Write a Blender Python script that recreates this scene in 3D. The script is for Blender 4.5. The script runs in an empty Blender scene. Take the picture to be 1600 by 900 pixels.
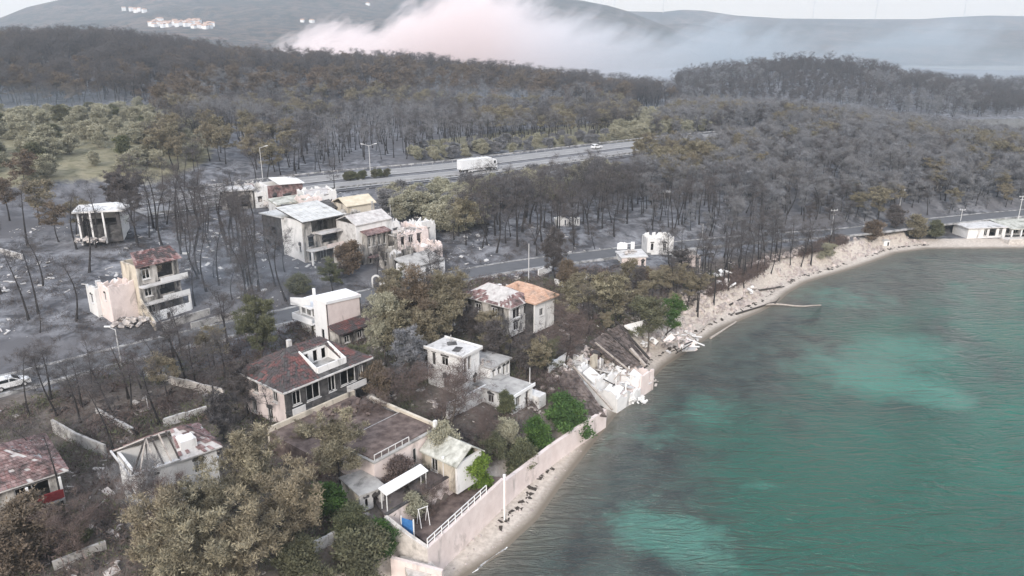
import bpy, math, random
import numpy as np
from mathutils import Vector

# ------------------------------------------------------------------ camera, light, exposure
SC = bpy.context.scene
COL = SC.collection
PITCH = math.radians(18.2); FPX = 1186.0; CZ = 52.0
cam_d = bpy.data.cameras.new('camera'); cam = bpy.data.objects.new('camera', cam_d); COL.objects.link(cam)
cam.location = (0, 0, CZ); cam.rotation_euler = (math.radians(90) - PITCH, 0, 0)
cam_d.sensor_width = 36.0; cam_d.lens = 36.0 * FPX / 1600.0
cam_d.clip_start = 1.0; cam_d.clip_end = 30000.0
SC.camera = cam

SUN_EL, SUN_AZ = 30.0, 192.0          # degrees; azimuth clockwise from +Y (ahead of the camera)
W = bpy.data.worlds.new('World'); SC.world = W; W.use_nodes = True
nt = W.node_tree; nt.nodes.clear()
sky = nt.nodes.new('ShaderNodeTexSky'); sky.sky_type = 'NISHITA'; sky.sun_disc = False
sky.sun_elevation = math.radians(SUN_EL); sky.sun_rotation = math.radians(SUN_AZ)
sky.air_density = 1.0; sky.dust_density = 7.0; sky.ozone_density = 1.0; sky.altitude = 50
warm = nt.nodes.new('ShaderNodeMixRGB'); warm.blend_type = 'MULTIPLY'; warm.inputs[0].default_value = 1.0
warm.inputs[2].default_value = (1.0, 0.97, 0.95, 1)
thin = nt.nodes.new('ShaderNodeMixRGB'); thin.inputs[0].default_value = 0.80      # thin even overcast over the clear sky
_g = nt.nodes.new('ShaderNodeNewGeometry'); _x = nt.nodes.new('ShaderNodeSeparateXYZ'); nt.links.new(_g.outputs['Incoming'], _x.inputs[0])
_m = nt.nodes.new('ShaderNodeMath'); _m.operation = 'MULTIPLY'; _m.inputs[1].default_value = -1.0; nt.links.new(_x.outputs[2], _m.inputs[0])
_r = nt.nodes.new('ShaderNodeValToRGB'); nt.links.new(_m.outputs[0], _r.inputs[0])          # evening cloud: warm low down, cooler overhead
_r.color_ramp.elements[0].position = 0.0; _r.color_ramp.elements[0].color = (.64, .57, .49, 1); _r.color_ramp.elements[1].position = .55; _r.color_ramp.elements[1].color = (.60, .65, .75, 1)
_v = nt.nodes.new('ShaderNodeMixRGB'); _v.blend_type = 'MULTIPLY'; _v.inputs[0].default_value = 1; _v.inputs[2].default_value = (12.0, 12.0, 12.0, 1); nt.links.new(_r.outputs[0], _v.inputs[1])
nt.links.new(_v.outputs[0], thin.inputs[2])
bg = nt.nodes.new('ShaderNodeBackground'); bg.inputs[1].default_value = 0.10
out = nt.nodes.new('ShaderNodeOutputWorld')
nt.links.new(sky.outputs[0], warm.inputs[1]); nt.links.new(warm.outputs[0], thin.inputs[1])
nt.links.new(thin.outputs[0], bg.inputs[0]); nt.links.new(bg.outputs[0], out.inputs[0])

sun_d = bpy.data.lights.new('sun', 'SUN'); sun = bpy.data.objects.new('sun', sun_d); COL.objects.link(sun)
sun_d.energy = 1.5; sun_d.angle = math.radians(11); sun_d.color = (1.0, 0.94, 0.88)
_a = math.radians(SUN_AZ); _e = math.radians(SUN_EL)
_dir = Vector((math.sin(_a) * math.cos(_e), math.cos(_a) * math.cos(_e), math.sin(_e)))
sun.rotation_euler = _dir.to_track_quat('Z', 'Y').to_euler(); sun.location = _dir * 400

SC.view_settings.view_transform = 'Standard'; SC.view_settings.look = 'None'
SC.view_settings.exposure = 0.9; SC.view_settings.gamma = 1.0
SC.render.engine = 'CYCLES'
cy = SC.cycles
cy.use_denoising = True
cy.max_bounces = 8; cy.diffuse_bounces = 2; cy.glossy_bounces = 2; cy.transmission_bounces = 3; cy.volume_bounces = 6
cy.transparent_max_bounces = 8
cy.volume_step_rate = 1.0; cy.volume_max_steps = 256

# ------------------------------------------------------------------ picking ground points from the picture
def P(px, py, z):
    """the world point at height z that the picture shows at (px, py)"""
    u = (px - 800) / FPX; v = (450 - py) / FPX
    c, s = math.cos(PITCH), math.sin(PITCH)
    dx, dy, dz = u, c + v * s, -s + v * c
    t = (z - CZ) / dz
    return np.array([dx * t, dy * t, z])
def to_px(x, y, z):
    c, s = math.cos(PITCH), math.sin(PITCH); z = z - CZ
    F = np.maximum(y * c - z * s, 1e-3); U = y * s + z * c
    return 800 + FPX * x / F, 450 - FPX * U / F

# ------------------------------------------------------------------ terrain
SHORE = [(-60, 8), (-14, 52)] + [tuple(P(a, b, 0)[:2]) for a, b in [(730,900),(780,868),(840,812),(880,755),(960,652),(1040,572),(1130,513),
         (1190,487),(1218,471),(1232,458),(1262,441),(1330,421),(1385,402),(1400,396),(1450,389),(1600,388)]] + [(190, 190), (330, 186)]
SHORE = np.array(SHORE)
def shore_dist(x, y):
    """signed distance to the waterline, positive inland"""
    best = np.full(x.shape, 1e9); sg = np.ones(x.shape)
    for i in range(len(SHORE) - 1):
        a, b = SHORE[i], SHORE[i + 1]; d = b - a; L2 = d @ d
        t = np.clip(((x - a[0]) * d[0] + (y - a[1]) * d[1]) / L2, 0, 1)
        ex = x - a[0] - t * d[0]; ey = y - a[1] - t * d[1]
        q = np.hypot(ex, ey); s = np.where(d[0] * (y - a[1]) - d[1] * (x - a[0]) >= 0, 1.0, -1.0)
        m = q < best - 1e-9
        best = np.where(m, q, best); sg = np.where(m, s, sg)
    return best * sg

CTRL = [(600,870,5.2),(690,760,5.4),(640,700,6.2),(740,650,5.6),(800,620,5.2),(900,560,5.2),(1000,500,5.0),(1100,460,4.5),(1200,400,4.5),
        (1300,375,4.2),(1400,370,3.2),(1500,370,2.2),(1600,366,2.2),(0,890,6.5),(200,880,6.5),(400,890,6.0),(100,760,7),(300,700,7),
        (0,605,8),(190,555,8),(400,512,8),(560,468,8),(780,415,8),(940,398,7),(1060,382,6.2),(1200,370,5.2),(1330,362,4.6),(1450,345,4),
        (1600,330,4),(0,520,9.5),(200,500,9.5),(330,480,9),(300,420,11),(100,420,12),(0,420,12),(450,420,10),(600,420,9),(400,330,13),
        (200,330,15),(0,330,16),(100,260,20),(0,200,24),(250,200,22),(400,260,15),(500,290,13.3),(700,270,13.6),(960,235,13.6),(620,330,11),
        (750,350,10),(900,350,9),(1000,330,9),(1100,330,8),(1300,320,8),(1500,310,7),(1600,290,7),(900,280,11),(1100,250,12),(1300,240,12),
        (1500,240,10)]
CTRL_W = [P(*c) for c in CTRL]
def at_az(px, d, z): return np.array([(px - 800) / FPX * d, d, z])
CTRL_W += [at_az(*c) for c in [(-300,480,40),(0,500,40),(200,510,40),(400,550,29),(540,560,28),(680,545,23),(800,530,18),(1000,500,9),(1100,480,6),
        (-200,360,22),(150,350,19),(450,350,15),(700,360,13),(900,380,11),
        (1080,380,13),(1200,375,15),(1400,350,9.5),(1600,325,5),(1800,300,3),(1560,480,-4),(1750,450,-4),(1900,500,-4),(1300,470,2.5),(1150,530,3),
        (1060,640,7),(1150,650,19),(1260,660,27),(1380,660,16),(1500,670,5),(1650,690,1),(1850,700,-2),(1050,850,3),(1400,850,2),(700,800,12),(300,800,20),(0,800,25),
        (-300,800,25),(500,1150,4),(0,1200,5),(900,1200,4),(1400,1200,3),(1900,1200,1),(-400,1100,8),(-300,200,17),(-400,100,9),(1900,260,2)]]
CTRL_W = np.array(CTRL_W)
def _tps_fit(pts, lam=2.0):
    n = len(pts); X = pts[:, :2] / 100.0
    d = np.hypot(X[:, None, 0] - X[None, :, 0], X[:, None, 1] - X[None, :, 1])
    K = np.where(d > 0, d * d * np.log(d + 1e-12), 0) + np.eye(n) * lam * 0.01
    Pm = np.c_[np.ones(n), X]
    A = np.zeros((n + 3, n + 3)); A[:n, :n] = K; A[:n, n:] = Pm; A[n:, :n] = Pm.T
    return np.linalg.solve(A, np.r_[pts[:, 2], 0, 0, 0]), X
TPS_W, TPS_X = _tps_fit(CTRL_W)
def tps(x, y):
    x = x / 100.0; y = y / 100.0
    z = TPS_W[-3] + TPS_W[-2] * x + TPS_W[-1] * y
    for k in range(len(TPS_X)):
        r2 = (x - TPS_X[k, 0]) ** 2 + (y - TPS_X[k, 1]) ** 2
        z = z + TPS_W[k] * 0.5 * r2 * np.log(r2 + 1e-12)
    return z
def vnoise(x, y, s, seed=0):
    """cheap smooth value noise"""
    x = x / s; y = y / s; xi = np.floor(x); yi = np.floor(y); fx = x - xi; fy = y - yi
    fx = fx * fx * (3 - 2 * fx); fy = fy * fy * (3 - 2 * fy)
    def h(a, b):
        v = np.sin(a * 127.1 + b * 311.7 + seed * 74.7) * 43758.5453
        return v - np.floor(v)
    return (h(xi, yi) * (1 - fx) + h(xi + 1, yi) * fx) * (1 - fy) + (h(xi, yi + 1) * (1 - fx) + h(xi + 1, yi + 1) * fx) * fy

ROAD = [P(a, b, z) for a, b, z in [(-260,665,8),(0,603,8),(190,553,8),(300,527,8),(430,498,8),(560,466,8),(640,447,8),(780,418,8),(940,397,7),(1060,383,6.2),(1200,371,5.2),
        (1330,362,4.6),(1450,347,4.1),(1600,332,4),(1800,318,4)]]
HWY = [P(a, b, z) for a, b, z in [(200,325,14.3),(500,285,14),(600,275.5,14),(700,266,14),(830,250,14),(960,233.5,14),(1080,219,14),(1200,208,13)]]
def poly_near(x, y, poly):
    best = np.full(x.shape, 1e9); zz = np.zeros(x.shape)
    for a, b in zip(poly[:-1], poly[1:]):
        d = b[:2] - a[:2]; L2 = d @ d
        t = np.clip(((x - a[0]) * d[0] + (y - a[1]) * d[1]) / L2, 0, 1)
        q = np.hypot(x - a[0] - t * d[0], y - a[1] - t * d[1]); m = q < best
        best = np.where(m, q, best); zz = np.where(m, a[2] + t * (b[2] - a[2]), zz)
    return best, zz
def sstep(a, b, v):
    t = np.clip((v - a) / (b - a), 0, 1); return t * t * (3 - 2 * t)
def in_poly(px, py, poly):
    c = np.zeros(px.shape, bool); n = len(poly)
    for i in range(n):
        x1, y1 = poly[i][0], poly[i][1]; x2, y2 = poly[(i + 1) % n][0], poly[(i + 1) % n][1]
        k = ((y1 > py) != (y2 > py)) & (px < (x2 - x1) * (py - y1) / ((y2 - y1) if y2 != y1 else 1e-9) + x1); c ^= k
    return c
# plots dug level inside their retaining walls
FLAT_POLYS = [([P(604, 806, 6.0), P(668, 856, 4.2), P(790, 748, 4.2), P(714, 738, 6.0)], 3.0), ([(106, 184), (190, 184), (190, 207), (106, 207)], .9)]
def H(x, y, rough=True):
    x = np.asarray(x, float); y = np.asarray(y, float)
    z = tps(x, y)
    if rough:
        z = z + (vnoise(x, y, 9, 1) - .5) * 0.5 + (vnoise(x, y, 30, 2) - .5) * 1.0 * sstep(120, 260, y) + (vnoise(x, y, 3.2, 3) - .5) * .25
    for poly, hw, fall in ((HWY, 15.0, 14.0), (ROAD, 4.6, 6.0)):
        q, rz = poly_near(x, y, poly)
        z = z + (rz - 0.3 - z) * (1 - sstep(hw, hw + fall, q))
    for pg, zf in FLAT_POLYS:
        z = np.where(in_poly(x, y, pg), zf, z)
    s = shore_dist(x, y); far = sstep(330, 420, y)
    wd = 5.0 + (vnoise(x, y, 14, 5) - .5) * 1.6
    prof = np.where(s < wd, .12 * s, .12 * wd + (s - wd) * 1.3)
    prof = np.where(s < 0, np.maximum(.16 * s, -4.0), prof)
    zc = np.minimum(z, prof)
    return zc + (z - zc) * far
def Hs(x, y): return float(H(np.array([x]), np.array([y]))[0])
def G(px, py):
    """the terrain point the picture shows at (px, py)"""
    z = 8.0
    for _ in range(30):
        p = P(px, py, z); z += (Hs(p[0], p[1]) - z) * .6
    p = P(px, py, z); return np.array([p[0], p[1], Hs(p[0], p[1])])

# ------------------------------------------------------------------ objects
def tag(o, label=None, cat=None, group=None, kind=None):
    if label: o['label'] = label
    if cat: o['category'] = cat
    if group: o['group'] = group
    if kind: o['kind'] = kind
    return o
def empty(name, loc, rz=0.0, label=None, cat=None, group=None):
    o = bpy.data.objects.new(name, None); COL.objects.link(o)
    o.location = loc; o.rotation_euler = (0, 0, rz); o.empty_display_size = .3
    return tag(o, label, cat, group)
def mesh_obj(name, me, parent=None):
    o = bpy.data.objects.new(name, me); COL.objects.link(o)
    if parent is not None: o.parent = parent
    return o
def np_mesh(name, V, F, mats, mi=None, smooth=False, attrs=None):
    """V (n,3); F list of arrays (m,3) / (m,4); mi: material index per face"""
    me = bpy.data.meshes.new(name)
    V = np.asarray(V, np.float32); Fs = [np.asarray(f, np.int32) for f in F if len(f)]
    nl = sum(f.size for f in Fs); nf = sum(len(f) for f in Fs)
    me.vertices.add(len(V)); me.vertices.foreach_set('co', V.ravel())
    me.loops.add(nl); me.loops.foreach_set('vertex_index', np.concatenate([f.ravel() for f in Fs]))
    tot = np.concatenate([np.full(len(f), f.shape[1], np.int32) for f in Fs])
    me.polygons.add(nf); me.polygons.foreach_set('loop_start', np.r_[0, np.cumsum(tot)[:-1]].astype(np.int32)); me.polygons.foreach_set('loop_total', tot)
    if mi is not None: me.polygons.foreach_set('material_index', np.asarray(mi, np.int32))
    if smooth: me.polygons.foreach_set('use_smooth', np.ones(nf, bool))
    for m in mats: me.materials.append(m)
    for k, v in (attrs or {}).items():
        a = me.attributes.new(k, 'FLOAT', 'POINT'); a.data.foreach_set('value', np.asarray(v, np.float32))
    me.update(calc_edges=True); me.validate()
    return me

# ------------------------------------------------------------------ materials
class NT:
    def __init__(s, name):
        s.m = bpy.data.materials.new(name); s.m.use_nodes = True; s.t = s.m.node_tree; s.t.nodes.clear()
    def n(s, typ, ins=None, **kw):
        nd = s.t.nodes.new(typ)
        for k, v in kw.items(): setattr(nd, k, v)
        for k, v in (ins or {}).items():
            if isinstance(v, bpy.types.NodeSocket): s.t.links.new(v, nd.inputs[k])
            else: nd.inputs[k].default_value = v
        return nd
    def noise(s, vec, scale, detail=4, rough=.55, dist=0.0):
        return s.n('ShaderNodeTexNoise', {'Vector': vec, 'Scale': scale, 'Detail': detail, 'Roughness': rough, 'Distortion': dist}).outputs[0]
    def ramp(s, fac, stops):
        r = s.n('ShaderNodeValToRGB', {0: fac}); e = r.color_ramp.elements
        while len(e) < len(stops): e.new(.5)
        for k, (p, c) in enumerate(stops):
            e[k].position = p; e[k].color = (c if len(c) == 4 else (*c, 1)) if not isinstance(c, (int, float)) else (c, c, c, 1)
        return r.outputs[0]
    def mix(s, fac, a, b, mode='MIX'):
        f = lambda c: c if isinstance(c, bpy.types.NodeSocket) else ((*c, 1) if len(c) == 3 else c)
        return s.n('ShaderNodeMixRGB', {0: fac, 1: f(a), 2: f(b)}, blend_type=mode).outputs[0]
    def math(s, op, a, b=0.0, clamp=False):
        return s.n('ShaderNodeMath', {0: a, 1: b}, operation=op, use_clamp=clamp).outputs[0]
    def attr(s, name): return s.n('ShaderNodeAttribute', attribute_name=name).outputs['Fac']
    def pos(s, obj=False):
        return s.n('ShaderNodeTexCoord').outputs['Object'] if obj else s.n('ShaderNodeNewGeometry').outputs['Position']
    def mapping(s, vec, scale): return s.n('ShaderNodeMapping', {'Vector': vec, 'Scale': scale}).outputs[0]
    def finish(s, col, rough=.9, bump=None, bstr=.3, bdist=.05, spec=.2, **more):
        ins = {'Base Color': col if isinstance(col, bpy.types.NodeSocket) else (*col, 1), 'Roughness': rough, 'Specular IOR Level': spec}
        if bump is not None:
            ins['Normal'] = s.n('ShaderNodeBump', {'Height': bump, 'Strength': bstr, 'Distance': bdist}).outputs[0]
        ins.update(more)
        b = s.n('ShaderNodeBsdfPrincipled', ins); o = s.n('ShaderNodeOutputMaterial', {0: b.outputs[0]})
        return s.m

def mat_simple(name, a, b, scale=2.0, rough=.9, stain=None, stain_amt=.5, bump=.3, vert=False, obj=True, detail=5):
    """two-tone noise surface, optional soot/dirt stains with ragged outlines"""
    t = NT(name); p = t.pos(obj)
    n = t.noise(p, scale, detail, .6)
    c = t.mix(t.ramp(n, [(.35, 0.0), (.65, 1.0)]), a, b)
    if stain:
        q = t.mapping(p, (1, 1, .35)) if vert else p
        k = t.noise(q, .55, 6, .65, .6)
        c = t.mix(t.ramp(k, [(1 - stain_amt - .08, 0.0), (1 - stain_amt + .12, 1.0)]), c, stain)
    return t.finish(c, rough, t.noise(p, scale * 6, 4), bump, .03)

M = {}
# ground: burnt ash, brown earth, dry orchard grass, sand; the zone attributes say where each lies
t = NT('ground'); p = t.pos()
n1 = t.noise(p, .05, 6, .6); n2 = t.noise(p, .35, 6, .65, .4); n3 = t.noise(p, 2.2, 4, .6)
ash = t.mix(t.ramp(n2, [(.40, 0.0), (.62, 1.0)]), (.052, .053, .060), (.25, .256, .275))
ash = t.mix(t.ramp(n1, [(.42, 0.0), (.62, 1.0)]), ash, (.11, .108, .115))
earth = t.mix(t.ramp(n2, [(.35, 0.0), (.65, 1.0)]), (.07, .058, .052), (.17, .145, .125))
earth = t.mix(t.math('MULTIPLY', t.ramp(n3, [(.5, 0.0), (.75, 1.0)]), .5), earth, (.26, .245, .23))
dry = t.mix(t.ramp(n2, [(.35, 0.0), (.65, 1.0)]), (.13, .125, .075), (.27, .245, .17))
sand = t.mix(t.ramp(n3, [(.35, 0.0), (.65, 1.0)]), (.40, .355, .31), (.56, .505, .45))
def zone(nm): return t.ramp(t.math('ADD', t.attr(nm), t.math('MULTIPLY', t.math('SUBTRACT', n2, .5), .6)), [(.4, 0.0), (.6, 1.0)])
c = t.mix(zone('earth'), ash, earth); c = t.mix(zone('dry'), c, dry)
c = t.mix(zone('sand'), c, sand)
wet = t.ramp(t.attr('wet'), [(.2, 0.0), (.8, 1.0)])
c = t.mix(wet, c, (.17, .145, .115))
M['ground'] = t.finish(c, .95, n3, .5, .12)

# sea
t = NT('sea_water'); p = t.pos()
sh = t.attr('shore')           # metres from the waterline
pt = t.attr('patch')
n1 = t.noise(p, .055, 6, .62, .7); n2 = t.noise(p, .22, 5, .6, .5)
weed = t.mix(t.ramp(n2, [(.35, 0.0), (.65, 1.0)]), (.014, .026, .028), (.055, .082, .074))
deep = t.mix(t.ramp(n1, [(.35, 0.0), (.7, 1.0)]), (.004, .044, .042), (.003, .140, .098))
offs = t.math('ADD', sh, t.math('MULTIPLY', t.math('SUBTRACT', n1, .5), 60.0))
c = t.mix(t.ramp(t.math('DIVIDE', offs, 60.0), [(.25, 0.0), (.62, 1.0)]), weed, deep)
pp = t.math('ADD', pt, t.math('MULTIPLY', t.math('SUBTRACT', n2, .5), 1.1))
em = t.attr('emerald'); c = t.mix(t.ramp(t.math('ADD', em, t.math('MULTIPLY', t.math('SUBTRACT', n2, .5), .9)), [(.2, 0.0), (.9, 1.0)]), c, (.006, .084, .060))
c = t.mix(t.math('MULTIPLY', t.ramp(pp, [(.45, 0.0), (1.1, 1.0)]), .6), c, (.07, .24, .19))
shal = t.ramp(t.math('DIVIDE', t.math('ADD', sh, t.math('MULTIPLY', t.math('SUBTRACT', n2, .5), 2.0)), 5.5), [(.0, 1.0), (.25, .5), (1.0, 0.0)])
c = t.mix(shal, c, (.15, .14, .115))
w1 = t.math('SUBTRACT', 1.0, t.math('ABSOLUTE', t.math('SUBTRACT', t.math('MULTIPLY', t.noise(t.mapping(p, (.26, 1.0, 1)), .62, 3, .5, .9), 2.0), 1.0))); w2 = t.noise(t.mapping(p, (.7, 1.8, 1)), 2.6, 3, .6, .3)
hgt = t.math('ADD', t.math('MULTIPLY', w1, 1.0), t.math('MULTIPLY', w2, .25))
M['sea'] = t.finish(c, .06, hgt, 1.0, 1.3, spec=.6, **{'IOR': 1.33})

def leaf_mat(name, a, b, c, rough=.9):
    """foliage: a..b by clump tint, some c by tree"""
    t = NT(name)
    col = t.mix(t.attr('tint'), a, b)
    r = t.n('ShaderNodeObjectInfo').outputs['Random']
    col = t.mix(t.math('MULTIPLY', r, .75), col, c)
    return t.finish(col, rough, spec=.1)
M['bark_black'] = mat_simple('charred_bark', (.020, .019, .020), (.055, .052, .052), 3, .95)
M['bark_grey'] = mat_simple('grey_bark', (.09, .078, .07), (.16, .14, .125), 3, .95)
M['twig_burnt'] = leaf_mat('burnt_twigs', (.046, .044, .048), (.125, .12, .123), (.11, .095, .09))
M['twig_grey'] = leaf_mat('grey_twigs', (.095, .10, .11), (.285, .29, .31), (.19, .185, .185))
M['needle_scorched'] = leaf_mat('scorched_needles', (.090, .080, .056), (.30, .275, .19), (.21, .18, .13))
M['needle_pale'] = leaf_mat('pale_scorched_needles', (.095, .085, .060), (.35, .32, .23), (.25, .21, .15))
M['needle_brown'] = leaf_mat('brown_needles', (.080, .062, .050), (.22, .165, .120), (.15, .125, .095))
M['leaf_dull'] = leaf_mat('dull_leaves', (.055, .064, .040), (.17, .18, .10), (.12, .115, .08))
M['leaf_green'] = leaf_mat('green_leaves', (.030, .065, .022), (.11, .19, .05), (.06, .11, .04))
M['leaf_lime'] = leaf_mat('lime_leaves', (.07, .12, .02), (.22, .30, .06), (.13, .20, .04))
M['leaf_olive'] = leaf_mat('olive_leaves', (.18, .18, .135), (.41, .40, .30), (.32, .305, .23))
M['twig_purple'] = leaf_mat('bare_brown_twigs', (.075, .055, .052), (.18, .145, .135), (.13, .10, .09))

HAZE = .00021; SMOKE = .024; SMOKE_STEP = .25

# ------------------------------------------------------------------ the setting: ground, sea, mountains, roads
def polar(azs, rs):
    A, R = np.meshgrid(azs, rs); return R * np.sin(A), R * np.cos(A)
def grid_faces(nr, nc):
    i = np.arange(nr - 1)[:, None] * nc + np.arange(nc - 1)[None, :]; i = i.ravel()
    return np.c_[i, i + 1, i + nc + 1, i + nc]
ZONES_PX = {
    'dry': [[(-400,168),(120,170),(330,165),(330,250),(240,290),(120,280),(-400,340)], [(620,225),(800,205),(960,190),(1060,175),(1060,215),(960,222),(800,235)]],
    'earth': [[(-300,660),(150,600),(420,560),(560,500),(700,440),(900,430),(1100,410),(1300,375),(1330,420),(1180,500),(1000,620),(720,930),(-300,1400)]],
}
rs = np.geomspace(30, 1500, 380); azs = np.radians(np.linspace(-52, 52, 330))
X, Y = polar(azs, rs); Z = H(X.ravel(), Y.ravel()).reshape(X.shape)
gx, gy = to_px(X.ravel(), Y.ravel(), Z.ravel())
zn = {}
for k, ps in ZONES_PX.items():
    m = np.zeros(gx.shape, bool)
    for q in ps: m |= in_poly(gx, gy, q)
    g = m.astype(float).reshape(X.shape)
    for _ in range(14):                         # soft borders, the shader breaks them up
        g[1:-1] = (g[:-2] + g[2:] + 2 * g[1:-1]) / 4; g[:, 1:-1] = (g[:, :-2] + g[:, 2:] + 2 * g[:, 1:-1]) / 4
    zn[k] = g.ravel()
sd = shore_dist(X.ravel(), Y.ravel())
zn['sand'] = np.clip(1 - (sd - 5.5) / 3.0, 0, 1) * (Y.ravel() < 330)
zn['wet'] = np.clip(1 - sd / 2.2, 0, 1) * (Y.ravel() < 330)
me = np_mesh('ground', np.c_[X.ravel(), Y.ravel(), Z.ravel()], [grid_faces(*X.shape)], [M['ground']], smooth=True, attrs=zn)
tag(mesh_obj('ground', me), kind='structure')

rs = np.geomspace(35, 4200, 300); azs = np.radians(np.linspace(-52, 60, 240))
X, Y = polar(azs, rs); sd = shore_dist(X.ravel(), Y.ravel())
patch = np.zeros(X.size)
emer = np.zeros(X.size)
for px, py, sx, sy, a in [(1250,800,12,9,1.0),(1130,660,9,7,.6),(1450,700,14,10,.7),(1370,520,14,14,.6),(1500,850,14,8,.6)]:
    q = P(px, py, 0); emer += a * np.exp(-((X.ravel() - q[0]) / sx) ** 2 - ((Y.ravel() - q[1]) / (sy * 1.6)) ** 2)
for px, py, sx, sy, a in [(1185,760,5,1.6,.7),(1040,835,4,2,1.2),(1110,890,6,2,.5),(1380,600,9,5,1.1),(1300,560,20,5,.6),(1480,620,4,3,1.0),(1420,540,10,5,.9),(1350,470,14,6,.7),
                          (1100,640,8,5,.7),(1020,690,5,4,.6),(1240,450,10,4,.6),(1040,840,7,4,.45),(930,690,3,5,.5),(1130,830,4,2,.4),(980,800,4,3,.5)]:
    q = P(px, py, 0); patch += a * np.exp(-((X.ravel() - q[0]) / sx) ** 2 - ((Y.ravel() - q[1]) / (sy * 1.6)) ** 2)
me = np_mesh('sea', np.c_[X.ravel(), Y.ravel(), np.zeros(X.size)], [grid_faces(*X.shape)], [M['sea']], smooth=True,
             attrs={'shore': np.maximum(-sd, 0), 'patch': patch, 'emerald': emer})
tag(mesh_obj('sea', me), kind='structure')

t = NT('mountain_slope'); p = t.pos()
n1 = t.noise(p, .0035, 8, .62, .5); n2 = t.noise(p, .03, 8, .75)
c = t.mix(t.ramp(n1, [(.38, 0.0), (.62, 1.0)]), (.042, .036, .028), (.17, .115, .085))
c = t.mix(t.ramp(n2, [(.45, 0.0), (.56, 1.0)]), c, (.024, .027, .018))
M['mountain'] = t.finish(c, 1.0, n2, 1.0, 12.0)
def mountain(name, sky, r0, r1, r2, seed):
    """a ridge whose crest stands at distance r1, foot at r0, back at r2; sky = (px, py) of the crest"""
    az = np.linspace(math.atan((sky[0][0] - 800) / FPX / 1.0), math.atan((sky[-1][0] - 800) / FPX), 260)
    pxs = 800 + FPX * np.tan(az)
    top = np.interp(pxs, [s[0] for s in sky], [s[1] for s in sky])
    crest = CZ + (60 - top) / FPX * r1
    rr = np.concatenate([np.linspace(r0, r1, 60), np.linspace(r1, r2, 14)[1:]])
    A, R = np.meshgrid(az, rr); yy = R; xx = R * np.tan(A)
    tt = np.clip((R - r0) / (r1 - r0), 0, 1); up = tt ** 1.15 * (1 - .18 * np.sin(tt * math.pi)); dn = 1 - np.clip((R - r1) / (r2 - r1), 0, 1) ** 1.5
    zz = crest[None, :] * up * dn
    g = (vnoise(xx, yy, 420, seed) - .5) * .38 + (vnoise(xx, yy, 170, seed + 1) - .5) * .2 + (vnoise(xx, yy, 60, seed + 2) - .5) * .07
    zz = zz * (1 + g * np.sin(np.clip(tt, 0, 1) * math.pi) ** .7) - 3 * (1 - tt)
    zz = np.where(R > r1, zz - 5 * (R > r2 - 1), zz)
    me = np_mesh(name, np.c_[xx.ravel(), yy.ravel(), zz.ravel()], [grid_faces(*xx.shape)], [M['mountain']], smooth=True)
    o = tag(mesh_obj(name, me), kind='structure'); return xx, yy, zz, o
MT = mountain('hill', [(-900,30),(-300,60),(-150,50),(-30,46),(10,41),(50,30),(90,16),(140,6),(200,3),(230,0),(260,-6),(330,-9),(400,-8),(470,-14),(560,-12),(620,-2),(680,2),(740,6),(780,4),(850,3),(900,7),(940,14),
      (970,22),(1020,40),(1100,70)], 1150, 2700, 3600, 3)
mountain('hill', [(600,60),(760,30),(900,24),(960,22),(1020,23),(1050,20),(1080,21),(1130,28),(1200,32),(1300,33),(1400,33),(1450,30),(1500,28),(1560,29),(1640,28),(1800,34),(2300,30)], 1500, 3900, 4300, 11)

t = NT('asphalt'); p = t.pos(); n = t.noise(p, .5, 5, .6); n2 = t.noise(p, 6, 3)
M['asphalt'] = t.finish(t.mix(n, (.085, .087, .093), (.15, .152, .16)), .9, n2, .2, .01)
t = NT('motorway_asphalt'); p = t.pos(); n = t.noise(p, .2, 5, .6)
M['motorway'] = t.finish(t.mix(n, (.22, .215, .215), (.31, .305, .30)), .9)
M['kerb'] = mat_simple('kerb_concrete', (.27, .27, .275), (.42, .415, .41), .5, .9, (.11, .11, .11), .5, obj=False)
M['paint'] = mat_simple('road_paint', (.55, .55, .54), (.7, .7, .68), 3, .8, obj=False)
M['ash_shoulder'] = mat_simple('ashy_shoulder', (.10, .10, .11), (.20, .20, .21), .5, .95, obj=False)
def ribbon_pts(poly, off, step=4.0):
    """resampled, smoothed polyline shifted sideways by off (left positive)"""
    pts = np.array(poly); seg = np.r_[0, np.cumsum(np.hypot(*np.diff(pts[:, :2], axis=0).T))]
    s = np.arange(0, seg[-1], step); q = np.c_[[np.interp(s, seg, pts[:, k]) for k in range(3)]].T
    for _ in range(6): q[1:-1] = (q[:-2] + q[1:-1] * 2 + q[2:]) / 4
    d = np.gradient(q[:, :2], axis=0); d /= np.linalg.norm(d, axis=1)[:, None]
    q[:, 0] += -d[:, 1] * off; q[:, 1] += d[:, 0] * off
    return q
def ribbon(name, poly, o0, o1, dz, mat, thick=0.0, dash=None, kind='structure', parent=None):
    a = ribbon_pts(poly, o0); b = ribbon_pts(poly, o1); n = len(a)
    V = [a + [0, 0, dz], b + [0, 0, dz]]
    if thick: V += [a + [0, 0, dz - thick], b + [0, 0, dz - thick]]
    V = np.concatenate(V); i = np.arange(n - 1)
    if dash: i = i[(i // dash[0]) % dash[1] == 0]
    F = [np.c_[i, i + 1, n + i + 1, n + i]]
    if thick: F += [np.c_[2 * n + i, 2 * n + i + 1, i + 1, i], np.c_[n + i, n + i + 1, 3 * n + i + 1, 3 * n + i]]
    me = np_mesh(name, V, F, [mat]); o = mesh_obj(name, me, parent)
    return tag(o, kind=kind)
rd = ribbon('coast_road', ROAD, -3.0, 3.0, 0.0, M['asphalt'])
ribbon('kerb', ROAD, 3.0, 3.6, .14, M['kerb'], .5, parent=rd, kind=None)
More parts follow.
